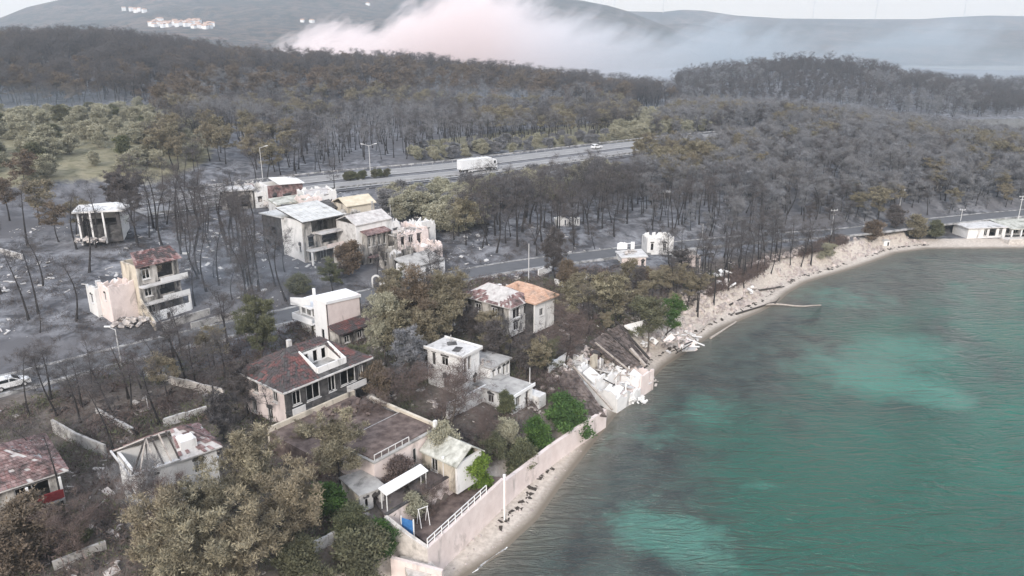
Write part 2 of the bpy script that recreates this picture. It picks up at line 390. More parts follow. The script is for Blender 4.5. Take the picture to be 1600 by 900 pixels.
ribbon('kerb', ROAD, -3.6, -3.0, .14, M['kerb'], .5, parent=rd, kind=None)
hw = ribbon('motorway', HWY, -14.5, 13.5, -.08, M['ash_shoulder'])
ribbon('carriageway', HWY, -12.5, -3.0, .05, M['motorway'], parent=hw, kind=None)
ribbon('carriageway', HWY, 1.2, 10.7, .05, M['motorway'], parent=hw, kind=None)
for o0 in (-12.2, -3.5, 1.5, 10.2): ribbon('edge_line', HWY, o0, o0 + .35, .10, M['paint'], parent=hw, kind=None)
for o0 in (-7.9, 5.8): ribbon('lane_line', HWY, o0, o0 + .3, .10, M['paint'], dash=(1, 3), parent=hw, kind=None)
def guard_rail(off):
    r = empty('guard_rail', (0, 0, 0), 0, 'steel crash barrier along the %s edge of the motorway' % ('near' if off < 0 else 'far'), 'crash barrier', None)
    ribbon('rail', HWY, off, off + .12, .95, M['kerb'], .4, kind=None, parent=r)
    q = ribbon_pts(HWY, off + .06, 4.0)
    V = []; F = []
    for k, c in enumerate(q):
        b = len(V)
        for dx, dy, dz in [(-.08,-.08,-.3),(.08,-.08,-.3),(.08,.08,-.3),(-.08,.08,-.3),(-.08,-.08,.9),(.08,-.08,.9),(.08,.08,.9),(-.08,.08,.9)]: V.append((c[0] + dx, c[1] + dy, c[2] + dz))
        F += [(b, b + 1, b + 5, b + 4), (b + 1, b + 2, b + 6, b + 5), (b + 2, b + 3, b + 7, b + 6), (b + 3, b, b + 4, b + 7)]
    tag(mesh_obj('posts', np_mesh('posts', V, [F], [M['kerb']]), r), kind='stuff')
guard_rail(-13.4); guard_rail(12.2)

# ------------------------------------------------------------------ trees
class TB:
    """collects tubes and leaf triangles as arrays"""
    def __init__(s): s.V = []; s.Q = []; s.T = []; s.tint = []; s.n = 0
    def tube(s, pts, rad, k=5):
        pts = np.asarray(pts, float); m = len(pts); d = np.gradient(pts, axis=0); d /= np.linalg.norm(d, axis=1)[:, None] + 1e-9
        ref = np.where(np.abs(d[:, 2:3]) > .9, [[1., 0, 0]], [[0, 0, 1.]]); u = np.cross(d, ref); u /= np.linalg.norm(u, axis=1)[:, None] + 1e-9; w = np.cross(d, u)
        a = np.arange(k) * 2 * math.pi / k
        ring = pts[:, None, :] + np.asarray(rad)[:, None, None] * (np.cos(a)[None, :, None] * u[:, None, :] + np.sin(a)[None, :, None] * w[:, None, :])
        s.V.append(ring.reshape(-1, 3)); i = np.arange(m - 1)[:, None] * k; j = np.arange(k)[None, :]
        s.Q.append(np.stack([i + j, i + (j + 1) % k, i + k + (j + 1) % k, i + k + j], -1).reshape(-1, 4) + s.n)
        s.tint.append(np.full(m * k, .5)); s.n += m * k
    def tris(s, cen, a, b, tint):
        """one triangle per centre with edge vectors a, b"""
        m = len(cen); V = np.stack([cen - a * .5 - b * .5, cen + a * .5 - b * .5, cen + b * .5], 1).reshape(-1, 3)
        s.V.append(V); s.T.append(np.arange(m * 3).reshape(-1, 3) + s.n); s.tint.append(np.repeat(tint, 3)); s.n += m * 3
    def mesh(s, name, mat):
        return np_mesh(name, np.concatenate(s.V), [np.concatenate(x) for x in (s.Q, s.T) if x], [mat], attrs={'tint': np.concatenate(s.tint)})
def rnd_dir(R, n):
    v = R.normal(size=(n, 3)); return v / (np.linalg.norm(v, axis=1)[:, None] + 1e-9)
def bough(R, p0, d, L, droop, n=5):
    """points of a limb from p0"""
    q = [np.array(p0, float)]; d = d / np.linalg.norm(d)
    for k in range(n):
        d = d + R.normal(size=3) * .16 + np.array([0, 0, droop]); d /= np.linalg.norm(d); q.append(q[-1] + d * L / n)
    return np.array(q)
def make_tree(seed, h, kind):
    """trunk and crown meshes; kind: burnt, scorched, dense, bush, bare"""
    R = np.random.default_rng(seed); tr = TB(); cr = TB()
    P_ = dict(burnt=dict(r=.017, base=.42, nl=15, L=.24, sub=4, tuft=25, ts=.30, sp=.60, leaf=(.035, .55), lean=.10),
              pole=dict(r=.016, base=.62, nl=9, L=.16, sub=3, tuft=22, ts=.26, sp=.5, leaf=(.03, .5), lean=.08),
              hill=dict(r=.017, base=.28, nl=14, L=.27, sub=4, tuft=30, ts=.38, sp=.62, leaf=(.05, .75), lean=.10),
              scorched=dict(r=.018, base=.45, nl=16, L=.30, sub=4, tuft=46, ts=.34, sp=.62, leaf=(.11, .42), lean=.10),
              dense=dict(r=.020, base=.26, nl=24, L=.42, sub=5, tuft=84, ts=.40, sp=.56, leaf=(.075, .36), lean=.08),
              bush=dict(r=.020, base=.06, nl=20, L=.50, sub=4, tuft=95, ts=.42, sp=.80, leaf=(.095, .24), lean=.05),
              bare=dict(r=.020, base=.15, nl=22, L=.46, sub=5, tuft=30, ts=.5, sp=.6, leaf=(.022, .6), lean=.06))[kind]
    # trunk with a bend
    n = 9; bend = R.normal(size=2) * P_['lean'] * h; bow = R.normal(size=2) * .04 * h; tt = np.linspace(0, 1, n)
    tp = np.c_[bend[0] * tt ** 1.5 + bow[0] * np.sin(tt * 3.1), bend[1] * tt ** 1.5 + bow[1] * np.sin(tt * 3.1), tt * h * .93 - .4 * (tt == 0)]
    r0 = P_['r'] * h; tr.tube(tp, r0 * (1 - .82 * tt) * (1 + .5 * (tt == 0)), 7)
    tips = []
    for k in range(P_['nl']):
        f = P_['base'] + (1 - P_['base']) * ((k + R.random()) / P_['nl']) ** .85; f = min(f, .985)
        p0 = np.array([np.interp(f, tt, tp[:, j]) for j in range(3)])
        a = k * 2.4 + R.normal() * .5; g = (f - P_['base']) / (1 - P_['base'])
        dome = {'bush': 1.0 - .45 * g, 'dense': (.55 + .9 * g) * (1.25 - .75 * g), 'burnt': .65 + .5 * math.sin(g * 2.6), 'hill': .6 + .55 * math.sin(g * 2.6)}.get(kind, .6 + .6 * math.sin(g * 2.7))
        L = P_['L'] * h * dome * (.7 + .6 * R.random())
        up = .25 + .55 * g + R.normal() * .15
        lp = bough(R, p0, np.array([math.cos(a), math.sin(a), up]), L, .06)
        rl = np.interp(f, [0, 1], [r0, r0 * .2]) * .42
        tr.tube(lp, np.linspace(rl, rl * .25, len(lp)), 4); tips.append(lp[-1])
        for q in range(P_['sub']):
            b = 1 + int(R.random() * (len(lp) - 1)); b = min(b, len(lp) - 2)
            sd_ = rnd_dir(R, 1)[0]; sd_[2] = abs(sd_[2]) * .7; sp_ = bough(R, lp[b], sd_ + (lp[-1] - lp[0]) / L * .6, L * (.25 + .3 * R.random()), .05, 3)
            tr.tube(sp_, np.linspace(rl * .4, rl * .12, len(sp_)), 3); tips.append(sp_[-1])
            if R.random() < .5: tips.append(sp_[1])
    tips.append(tp[-1]); tips = np.array(tips)
    w, ln = P_['leaf']; sp = P_['sp'] * (h / 10) ** .5
    for c in tips:
        m = max(6, int(P_['tuft'] * (.5 + R.random()))); ti = np.clip(R.normal(.45, .27), 0, 1)
        off = R.normal(size=(m, 3)) * np.array([1, 1, .62]) * sp * .62
        cen = c + off
        dr = off / (np.linalg.norm(off, axis=1)[:, None] + 1e-6) + rnd_dir(R, m) * .8 + np.array([0, 0, .5]); dr /= np.linalg.norm(dr, axis=1)[:, None]
        sz = (.6 + .8 * R.random(m))[:, None]; sd_ = np.cross(dr, rnd_dir(R, m)); sd_ /= np.linalg.norm(sd_, axis=1)[:, None] + 1e-9
        if kind in ('burnt', 'pole', 'bare', 'hill'):
            cr.tris(cen, sd_ * w * sz, dr * ln * sz, np.clip(ti + R.normal(size=m) * .15, 0, 1))
        else:
            cr.tris(cen, sd_ * w * 1.6 * sz, dr * ln * sz, np.clip(ti + R.normal(size=m) * .16, 0, 1))
    return tr, cr
SHAPES = {}
def shape(kind, v):
    """mesh data of the v-th shape of a kind, unit: metres at nominal height"""
    if (kind, v) not in SHAPES:
        hh = {'burnt': 11, 'pole': 12, 'hill': 8.5, 'scorched': 10, 'dense': 10, 'bush': 4, 'bare': 5}[kind]
        SHAPES[kind, v] = (*make_tree(100 * (1 + list('burnt pole hill scorched dense bush bare'.split()).index(kind)) + v, hh, kind), hh)
    return SHAPES[kind, v]
MESHES = {}
def tree_meshes(kind, v, crown_mat, bark):
    k = (kind, v, crown_mat, bark)
    if k not in MESHES:
        tr, cr, hh = shape(kind, v); MESHES[k] = (tr.mesh('trunk', M[bark]), cr.mesh('crown', M[crown_mat]), hh)
    return MESHES[k]
def plant(name, x, y, h, kind, v, crown_mat, bark, rz, label, cat='tree', group=None, z=None, wide=1.0, lean=(0, 0), parts=True):
    tm, cm, hh = tree_meshes(kind, v, crown_mat, bark); s = h / hh
    o = empty(name, (x, y, Hs(x, y) if z is None else z), rz, label, cat, group); o.scale = (s * wide, s * wide, s)
    o.rotation_euler = (lean[0], lean[1], rz)
    mesh_obj('trunk', tm, o); mesh_obj('crown', cm, o)
    return o

# ---- forest zones: polygons of base points as the picture shows them, spacing in metres, kinds
FOREST = [
  # name, polygon (px), spacing, [(kind, crown, bark, share, h0, h1)], label, group
  ('ash_wood', [(200,352),(330,352),(405,362),(420,440),(470,470),(450,500),(330,480),(290,450),(265,395),(200,385)], 4.3,
     [('pole','twig_burnt','bark_black',.6,9,14),('burnt','twig_burnt','bark_black',.4,8,12)], 'tall burnt pine with a black trunk in the ash wood between the three storey ruin and the terraced houses', 'burnt pines in the ash wood'),
  ('ash_wood', [(200,300),(310,290),(335,330),(330,352),(200,352),(190,320)], 5.0,
     [('burnt','twig_burnt','bark_black',.75,7,10),('pole','twig_burnt','bark_black',.25,8,11)], 'burnt pine with a dark twiggy crown between the ruined white villa and the long terrace of houses', 'burnt pines in the ash wood'),
  ('west_slope', [(-300,380),(150,385),(165,470),(150,520),(-300,560)], 9.0,
     [('pole','twig_burnt','bark_black',.7,9,13),('burnt','twig_burnt','bark_black',.3,8,11)], 'scattered burnt pine with bare trunk on the ashy slope left of the three storey ruin', 'scattered burnt pines on the ashy slope'),
  ('house_wood', [(430,285),(520,300),(560,330),(540,345),(420,330),(330,290)], 9.5,
     [('burnt','twig_burnt','bark_black',1,6,9)], 'burnt pine among the roofs of the terraced houses below the motorway', 'burnt pines among the terraced houses'),
  ('mid_wood', [(690,350),(800,322),(985,298),(1000,330),(960,380),(930,385),(800,395),(740,405),(690,370)], 4.4,
     [('burnt','twig_burnt','bark_black',.47,8,12),('pole','twig_burnt','bark_black',.38,9,12),('scorched','needle_scorched','bark_black',.15,8,11)], 'burnt pine with a long dark trunk in the wood between the motorway and the coast road', 'burnt pines between motorway and coast road'),
  ('coast_strip', [(1080,385),(1180,392),(1320,386),(1285,416),(1225,442),(1180,472),(1120,515),(1085,528),(1050,470),(1040,430)], 3.4,
     [('burnt','twig_burnt','bark_black',.75,6,10),('pole','twig_burnt','bark_black',.25,7,10)], 'blackened pine in the dark strip of burnt trees above the curving beach', 'blackened pines above the beach'),
  ('motorway_wood', [(250,200),(420,165),(600,160),(800,180),(980,170),(1000,205),(900,222),(700,240),(540,262),(430,282),(330,280),(240,260)], 5.2,
     [('pole','twig_grey','bark_black',.45,9,12),('burnt','twig_burnt','bark_black',.35,8,11),('scorched','needle_scorched','bark_black',.12,8,10)], 'burnt pine standing in the forest beyond the motorway', 'burnt pines beyond the motorway'),
  ('right_hill', [(1000,235),(1060,165),(1200,170),(1400,190),(1600,215),(1950,240),(1950,330),(1600,322),(1400,342),(1300,355),(1190,365),(1100,372),(1010,360),(985,300)], 3.5,
     [('pole','twig_burnt','bark_black',.22,6,11),('hill','twig_grey','bark_black',.38,4,9),('burnt','twig_grey','bark_black',.16,6,10),('hill','twig_burnt','bark_black',.16,4,8),('scorched','needle_scorched','bark_black',.08,5,8)], 'leafless grey tree in the dense wood covering the hill behind the bay', 'leafless trees on the hill behind the bay'),
  ('ridge_wood', [(-400,185),(-400,70),(0,75),(250,85),(420,100),(560,102),(800,125),(1000,150),(1060,165),(980,172),(600,162),(420,168),(250,200),(240,165)], 5.2,
     [('burnt','twig_burnt','bark_black',.10,13,18),('burnt','twig_burnt','bark_black',.34,5,13),('scorched','needle_brown','bark_black',.22,6,14),('hill','twig_grey','bark_black',.16,5,9),('pole','twig_grey','bark_black',.2,9,14)], 'distant burnt pine on the ridge below the smoke', 'distant burnt pines on the ridge'),
  ('far_hill', [(1040,165),(1060,130),(1150,108),(1260,95),(1380,118),(1500,135),(1700,150),(1950,160),(1950,178),(1600,176),(1540,185),(1400,180),(1200,160)], 6.4,
     [('hill','twig_burnt','bark_black',.5,5,10),('burnt','twig_burnt','bark_black',.35,7,15),('hill','twig_grey','bark_black',.15,6,12)], 'distant tree on the low hill beyond the bay', 'distant trees on the low hill'),
]
FOREST += [
  ('gardens', [(0,640),(60,610),(190,575),(300,545),(430,515),(440,545),(380,560),(300,640),(160,680),(60,665)], 4.8,
     [('burnt','twig_burnt','bark_black',.8,6,9),('scorched','needle_scorched','bark_black',.2,5,8)], '', 'burnt pines in the gardens left of the large house'),
  ('gardens', [(560,470),(690,445),(740,470),(700,560),(650,600),(600,590),(590,520)], 4.6,
     [('burnt','twig_burnt','bark_black',.6,6,9),('scorched','needle_scorched','bark_black',.4,6,9)], '', 'trees in the gardens behind the small white house'),
  ('gardens', [(870,475),(930,462),(1080,455),(1150,470),(1090,505),(1020,520),(930,530),(880,540)], 4.4,
     [('burnt','twig_burnt','bark_black',.5,5,8),('hill','twig_burnt','bark_black',.2,4,6),('scorched','needle_scorched','bark_black',.3,4,7)], '', 'trees in the ruined gardens above the beach'),
  ('gardens', [(760,545),(840,530),(870,580),(830,610),(770,600)], 4.2,
     [('burnt','twig_burnt','bark_black',.8,5,7),('scorched','needle_scorched','bark_black',.2,4,6)], '', 'dark trees behind the low flat roofed house'),
  ('verge_wood', [(0,640),(0,585),(190,535),(330,505),(450,480),(560,452),(560,475),(430,512),(300,540),(190,572),(60,612)], 6.0,
     [('burnt','twig_burnt','bark_black',.75,5,8),('hill','twig_burnt','bark_black',.25,3.5,6)], '', 'burnt trees along the coast road'),
  ('verge_wood', [(330,420),(420,440),(470,470),(560,440),(640,440),(560,455),(430,490),(330,505)], 6.0,
     [('burnt','twig_burnt','bark_black',.7,5,8),('hill','twig_grey','bark_black',.3,3.5,6)], '', 'burnt trees between terraces and coast road'),
  ('verge_wood', [(700,470),(700,432),(800,402),(940,384),(1060,372),(1190,362),(1190,384),(1060,398),(940,412),(830,432),(760,446)], 4.6,
     [('burnt','twig_burnt','bark_black',.6,4.5,7.5),('hill','twig_burnt','bark_black',.4,3,5.5)], '', 'burnt trees on both sides of the coast road'),
  ('verge_wood', [(640,440),(700,420),(760,405),(790,412),(700,436),(660,447)], 4.5,
     [('burnt','twig_burnt','bark_black',1,5,7)], '', 'burnt trees along the road below the terraces'),
]
SHRUBS = [
  ('orchard', [(-350,185),(100,182),(235,168),(330,215),(320,250),(255,285),(150,272),(80,285),(-350,320)], 8.4,
     [('bush','leaf_olive','bark_grey',.88,3.0,5.5),('bush','leaf_dull','bark_grey',.12,3.5,5.5)], 'olive_tree', 'rounded grey green olive tree on the pale slope above the ruined white villa', 'olive trees on the pale slope', 'olive tree'),
  ('thicket', [(600,318),(700,312),(800,296),(960,272),(985,298),(830,318),(760,330),(740,360),(690,392),(640,360),(605,335)], 3.3,
     [('bush','leaf_olive','bark_grey',.6,3.5,5.5),('bush','twig_grey','bark_grey',.4,3.5,6)], 'shrub', 'dusty grey green shrub in the thicket below the lorry on the motorway', 'dusty shrubs below the motorway', 'shrub'),
  ('point', [(955,222),(970,180),(1060,182),(1130,200),(1060,222),(1000,232)], 5.0,
     [('bush','leaf_olive','bark_grey',1,3.5,5.5)], 'shrub', 'pale yellow green shrub on the rise where the motorway disappears', 'yellow green shrubs on the rise', 'shrub'),
  ('verge', [(640,240),(800,222),(960,212),(960,226),(760,245),(660,256)], 5.0,
     [('bush','twig_grey','bark_grey',.5,2.5,4),('bush','leaf_olive','bark_grey',.5,2.5,4)], 'shrub', 'low dusty shrub along the far verge of the motorway', 'low shrubs on the far verge', 'shrub'),
]
R0 = np.random.default_rng(5)
def scatter(poly, spacing, gaps=True, s_min=6.2):
    """jittered grid of ground points whose picture position falls in the polygon"""
    ps = np.array([G(min(max(a, -400), 2000), max(b, 72))[:2] for a, b in poly]); lo = ps.min(0) - 30; hi = ps.max(0) + 30
    hi[1] = min(hi[1] + 60, 950)
    xs = np.arange(lo[0], hi[0], spacing); ys = np.arange(lo[1], hi[1], spacing)
    X, Y = np.meshgrid(xs, ys); X = X.ravel() + R0.uniform(-.48, .48, X.size) * spacing; Y = Y.ravel() + R0.uniform(-.48, .48, Y.size) * spacing
    Z = H(X, Y); px, py = to_px(X, Y, Z)
    ok = in_poly(px, py, poly) & (Z > .6)
    X, Y, Z = X[ok], Y[ok], Z[ok]
    for line, dd in ((HWY, 15.5), (ROAD, 4.2)):
        q, _ = poly_near(X, Y, line); k = q > dd; X, Y, Z = X[k], Y[k], Z[k]
    for (cx, cy_, r) in CLEAR:
        k = np.hypot(X - cx, Y - cy_) > r; X, Y, Z = X[k], Y[k], Z[k]
    if gaps:
      k = (vnoise(X, Y, 21, 31) + vnoise(X, Y, 7, 32) * .6 > .55) | (R0.random(X.size) < .22); X, Y, Z = X[k], Y[k], Z[k]     # clearings
    k = shore_dist(X, Y) > s_min; k |= Y > 330
    return X[k], Y[k], Z[k]
CLEAR = []
for px, py, r in [(213,470,8),(150,350,6),(170,365,5),(460,300,9),(430,295,8),(500,370,11),(560,350,8),(620,370,10),(660,390,8),(670,410,6),(1010,400,8),(1035,390,5),(1080,395,6),(345,300,6),(885,350,4),
                  (510,530,8),(450,670,10),(440,700,7),(722,612,9),(700,640,5),(745,612,8),(800,490,8),(840,490,8),(235,790,9),(1450,297,5),(1037,308,3),(1540,372,12),(1490,372,8),(270,200,6)]:
    g = G(px, py); CLEAR.append((g[0], g[1], r))
MARKS = [(213,460,'the three storey ruin'),(150,330,'the ruined villa'),(170,360,'the small one window house'),(450,380,'the white end wall'),(500,345,'the panelled roof'),(560,315,'the yellow gable'),(580,345,'the grey lilac wall'),(660,400,'the pinkish terrace house'),
  (440,290,'the reddish terrace house'),(345,295,'the flat white roof slab'),(680,425,'the low garage row'),(1035,385,'the roofless white house'),(995,410,'the low pinkish house front'),(1085,395,'the roofless outbuilding'),(885,350,'the broken white wall'),(1037,310,'the open shed'),
  (1450,295,'the lone white house'),(1300,370,'the bank utility pole'),(1402,346,'the second utility pole'),(1500,349,'the third utility pole'),(745,265,'the lorry'),(579,276,'the double armed lamp'),(411,284,'the motorway lamp'),(931,236,'the distant car'),(826,440,'the tall white pole'),(868,430,'the round dark tree'),
  (1130,440,'the white rubble heaps'),(1215,470,'the sand spit'),(1386,376,'the beach hut'),(270,204,'the far white house'),(190,572,'the street lamp'),(15,615,'the white car'),(510,530,'the balcony house'),(450,640,'the large burnt house'),(720,590,'the small two level house'),(800,630,'the low flat roofed house'),
  (790,490,'the orange roof'),(735,500,'the broken red roof'),(1060,530,'the white rubble slabs'),(960,600,'the collapsed house'),(240,740,'the fallen-in house'),(588,440,'the arched gateway'),(125,700,'the grey garden wall'),(45,480,'the ashy slope edge'),(1540,370,'the long shore building'),(1097,372,'the short pale post')]
def tree_label(c, R, noun=None, group=None):
    """how it looks and what it stands by"""
    px, py = to_px(c[1], c[2], c[3]); h = c[4]; best = min(MARKS, key=lambda m: (m[0] - px) ** 2 + 3 * (m[1] - py) ** 2); dx, dy = px - best[0], py - best[1]
    far = math.hypot(dx, dy); rel = ('left of ' if dx < 0 else 'right of ') if abs(dx) > 1.3 * abs(dy) else ('behind ' if dy < 0 else 'in front of ')
    if far > 110: rel = ('well ' if far < 220 else 'far ') + rel
    elif far < 28: rel = 'close ' + rel if 'right' in rel or 'left' in rel or 'behind' in rel else 'just ' + rel
    noun = noun or {'pole': 'burnt pine with long bare trunk', 'burnt': 'burnt pine with dark twiggy crown', 'hill': 'leafless grey spreading tree', 'scorched': 'scorched pine with brown needles', 'bush': 'bushy rounded shrub'}[c[5]]
    size = 'tall ' if h > 10.6 else 'short ' if h < 7.2 else 'mid sized '
    lab = size + noun + ' ' + rel + best[2]
    for a, b in (('', ''), ('burnt', 'charred'), ('burnt', 'blackened'), ('burnt', 'fire killed'), ('grey', 'ash grey'), ('scorched', 'singed'), ('tall', 'high'), ('short', 'low'), ('mid sized', 'medium')):
        q = lab.replace(a, b, 1) if a else lab
        if LABEL_OF.setdefault(q, group) == group: return q
    return lab
LABEL_OF = {}
def build_woods():
    cand = []
    for fi, (nm, poly, spc, kinds, label, group) in enumerate(FOREST):
        X, Y, Z = scatter(poly, spc, nm not in ('coast_strip', 'gardens', 'far_hill'), 5.2 if nm == 'coast_strip' else 6.2)
        sh = np.array([k[3] for k in kinds]); u = np.clip((vnoise(X, Y, 48, 77) - .5) * 1.25 + .5 + (R0.random(X.size) - .5) * .75, 0, .999); ki = np.minimum(np.searchsorted(np.cumsum(sh / sh.sum()), u), len(kinds) - 1)     # kinds come in patches
        for x, y, z, k in zip(X, Y, Z, ki):
            kk = kinds[k]; h = R0.uniform(kk[4], kk[5]); px, py = to_px(x, y, z + h * .5)
            inv = -30 < px < 1630 and py < 920
            size = h / math.hypot(x, y) * (1.0 if inv else .02)
            cand.append((size, x, y, z, h, kk[0], kk[1], kk[2], fi))
    cand.sort(key=lambda c: -c[0])
    n_ind = {'burnt': 0, 'scorched': 0}; rest = []
    for c in cand:
        kd = 'scorched' if c[5] == 'scorched' else 'burnt'
        if n_ind[kd] < LIMIT[kd]:
            n_ind[kd] += 1; f = FOREST[c[8]]; label, group = f[4], f[5]
            group = group.replace('burnt', 'scorched').replace('leafless', 'scorched') if kd == 'scorched' else group; label = tree_label(c, R0, None, group)
            plant({'burnt': 'burnt_pine', 'scorched': 'scorched_pine'}[kd], c[1], c[2], c[4], c[5], int(R0.integers(0, 5)), c[6], c[7], R0.uniform(0, 6.28), label, 'tree', group, z=c[3],
                  wide=R0.uniform(.85, 1.2), lean=(R0.normal() * .04, R0.normal() * .04))
        else: rest.append(c)
    forest_mass('burnt_forest', [c for c in rest if c[5] != 'scorched']); forest_mass('scorched_forest', [c for c in rest if c[5] == 'scorched'])
    for fi, (nm, poly, spc, kinds, name, label, group, cat) in enumerate(SHRUBS):
        X, Y, Z = scatter(poly, spc); sh = np.array([k[3] for k in kinds]); rest = []
        order = np.argsort(Y); n = 0
        for i in order:
            kk = kinds[R0.choice(len(kinds), p=sh / sh.sum())]; h = R0.uniform(kk[4], kk[5]); px, py = to_px(X[i], Y[i], Z[i])
            if -20 < px < 1620 and n < SHRUB_LIMIT[nm]:
                n += 1; plant(name, X[i], Y[i], h, kk[0], int(R0.integers(0, 4)), kk[1], kk[2], R0.uniform(0, 6.28), tree_label((0, X[i], Y[i], Z[i], h * 2.2, kk[0]), R0, {'leaf_olive': 'rounded grey green ', 'leaf_dull': 'rounded dull green ', 'twig_grey': 'leafless grey '}[kk[1]] + cat, group), cat, group, z=Z[i] - .1, wide=R0.uniform(.9, 1.35))
            else: rest.append((0, X[i], Y[i], Z[i], h, kk[0], kk[1], kk[2], fi))
        if rest: forest_mass(nm + '_vegetation', rest)
def forest_mass(name, cs):
    """the far rest of a wood: one object of stuff, trees placed by geometry nodes"""
    if not cs: return
    src = bpy.data.collections.new(name + '_shapes'); keys = sorted({(c[5], c[6], c[7]) for c in cs}); idx = {}
    for k in keys:
        for v in range(6):
            tm, cm, hh = tree_meshes(k[0], v, k[1], k[2])
            tr, cr, _ = shape(k[0], v)
            V = np.concatenate(tr.V + cr.V); F4 = np.concatenate(tr.Q); F3 = np.concatenate(cr.T) + tr.n
            me = np_mesh('tree_shape', V / hh, [F4, F3], [M[k[2]], M[k[1]]], mi=np.r_[np.zeros(len(F4)), np.ones(len(F3))], attrs={'tint': np.concatenate(tr.tint + cr.tint)})
            o = bpy.data.objects.new('shape_%03d' % len(idx), me); src.objects.link(o); idx[k, v] = len(idx)
    R = np.random.default_rng(len(cs)); me = bpy.data.meshes.new(name); n = len(cs)
    me.vertices.add(n); me.vertices.foreach_set('co', np.array([(c[1], c[2], c[3] - .2) for c in cs], np.float32).ravel())
    a = me.attributes.new('which', 'INT', 'POINT'); a.data.foreach_set('value', np.array([idx[(c[5], c[6], c[7]), int(R.integers(0, 6))] for c in cs], np.int32))
    hs = np.array([c[4] for c in cs]); wd = R.uniform(.85, 1.25, n)
    a = me.attributes.new('size', 'FLOAT_VECTOR', 'POINT'); a.data.foreach_set('vector', np.c_[hs * wd, hs * wd, hs].astype(np.float32).ravel())
    a = me.attributes.new('turn', 'FLOAT_VECTOR', 'POINT'); a.data.foreach_set('vector', np.c_[R.normal(size=n) * .04, R.normal(size=n) * .04, R.uniform(0, 6.28, n)].astype(np.float32).ravel())
    o = tag(mesh_obj(name, me), kind='stuff')
    g = bpy.data.node_groups.new(name, 'GeometryNodeTree'); g.interface.new_socket('Geometry', in_out='INPUT', socket_type='NodeSocketGeometry'); g.interface.new_socket('Geometry', in_out='OUTPUT', socket_type='NodeSocketGeometry')
    N = g.nodes.new; L = g.links.new; gi = N('NodeGroupInput'); go = N('NodeGroupOutput'); ip = N('GeometryNodeInstanceOnPoints'); ci = N('GeometryNodeCollectionInfo')
    ci.inputs['Collection'].default_value = src; ci.inputs['Separate Children'].default_value = True; ci.inputs['Reset Children'].default_value = True
    def na(nm, ty):
        q = N('GeometryNodeInputNamedAttribute'); q.data_type = ty; q.inputs['Name'].default_value = nm; return q.outputs['Attribute']
    L(gi.outputs[0], ip.inputs['Points']); L(ci.outputs[0], ip.inputs['Instance']); ip.inputs['Pick Instance'].default_value = True
    L(na('which', 'INT'), ip.inputs['Instance Index']); L(na('size', 'FLOAT_VECTOR'), ip.inputs['Scale'])
    er = N('FunctionNodeEulerToRotation'); L(na('turn', 'FLOAT_VECTOR'), er.inputs[0]); L(er.outputs[0], ip.inputs['Rotation'])
    L(ip.outputs[0], go.inputs[0])
    md = o.modifiers.new('trees', 'NODES'); md.node_group = g
LIMIT = {'burnt': 285, 'scorched': 110}
SHRUB_LIMIT = {'orchard': 110, 'thicket': 110, 'point': 25, 'verge': 25}


# ------------------------------------------------------------------ building kit
M['stucco_white'] = mat_simple('white_stucco', (.66, .66, .65), (.76, .75, .74), .8, .9, (.20, .19, .185), .34, vert=True)
M['stucco_clean'] = mat_simple('clean_white_paint', (.74, .75, .76), (.82, .82, .82), .8, .85, (.55, .54, .53), .3, vert=True)
M['stucco_pink'] = mat_simple('pinkish_stucco', (.66, .57, .54), (.76, .67, .64), .7, .9, (.30, .26, .24), .36, vert=True)  # pink plaster; also stands in for warm light on the white house's front
M['stucco_sooty'] = mat_simple('sooty_stucco', (.44, .42, .39), (.58, .55, .51), .9, .95, (.045, .042, .04), .50, vert=True)
M['stucco_cream'] = mat_simple('cream_stucco', (.50, .45, .37), (.62, .56, .47), .8, .95, (.10, .09, .08), .42, vert=True)
M['charred'] = mat_simple('charred_wall', (.035, .034, .034), (.11, .105, .105), 1.0, .95, (.22, .21, .20), .32)
M['concrete'] = mat_simple('weathered_concrete', (.32, .31, .30), (.46, .45, .43), .9, .95, (.11, .105, .10), .42)
M['concrete_pale'] = mat_simple('pale_concrete', (.48, .47, .46), (.62, .61, .60), .9, .95, (.16, .15, .145), .40)
M['lichen'] = mat_simple('lichened_roof', (.36, .36, .32), (.56, .56, .51), 1.4, .95, (.17, .17, .14), .45)
M['roof_red'] = mat_simple('red_roof', (.12, .048, .046), (.25, .105, .095), .9, .9, (.075, .066, .067), .58)
M['roof_burnt'] = mat_simple('burnt_tile_roof', (.17, .085, .08), (.36, .27, .26), 1.6, .95, (.06, .05, .05), .46)
M['roof_orange'] = mat_simple('orange_tile_roof', (.50, .31, .22), (.60, .42, .32), 1.2, .9, (.30, .23, .19), .44)
M['roof_ashy'] = mat_simple('ashy_roof_deck', (.40, .385, .375), (.58, .56, .545), 1.2, .95, (.20, .15, .145), .38)
M['roof_brown'] = mat_simple('brown_collapsed_roof', (.085, .07, .065), (.20, .165, .15), 1.4, .95, (.035, .03, .03), .45)
M['sheet'] = mat_simple('roof_sheeting', (.46, .47, .46), (.60, .60, .59), .9, .8, (.22, .21, .20), .38)
M['void'] = mat_simple('burnt_interior', (.018, .017, .017), (.045, .043, .042), 1.2, .98)  # charred floors, coloured this dark also to paint shade inside the openings
M['frame'] = mat_simple('pale_window_frame', (.52, .52, .51), (.66, .65, .64), 2, .7, (.12, .12, .12), .35)
M['wood_dark'] = mat_simple('burnt_timber', (.03, .027, .026), (.085, .075, .07), 3, .95)
M['timber'] = mat_simple('bleached_timber', (.30, .26, .23), (.45, .41, .37), 2, .95)
M['white_metal'] = mat_simple('white_painted_metal', (.70, .70, .70), (.80, .80, .79), 2, .6)
M['red_cloth'] = mat_simple('red_panel', (.22, .03, .035), (.32, .06, .06), 2, .9)
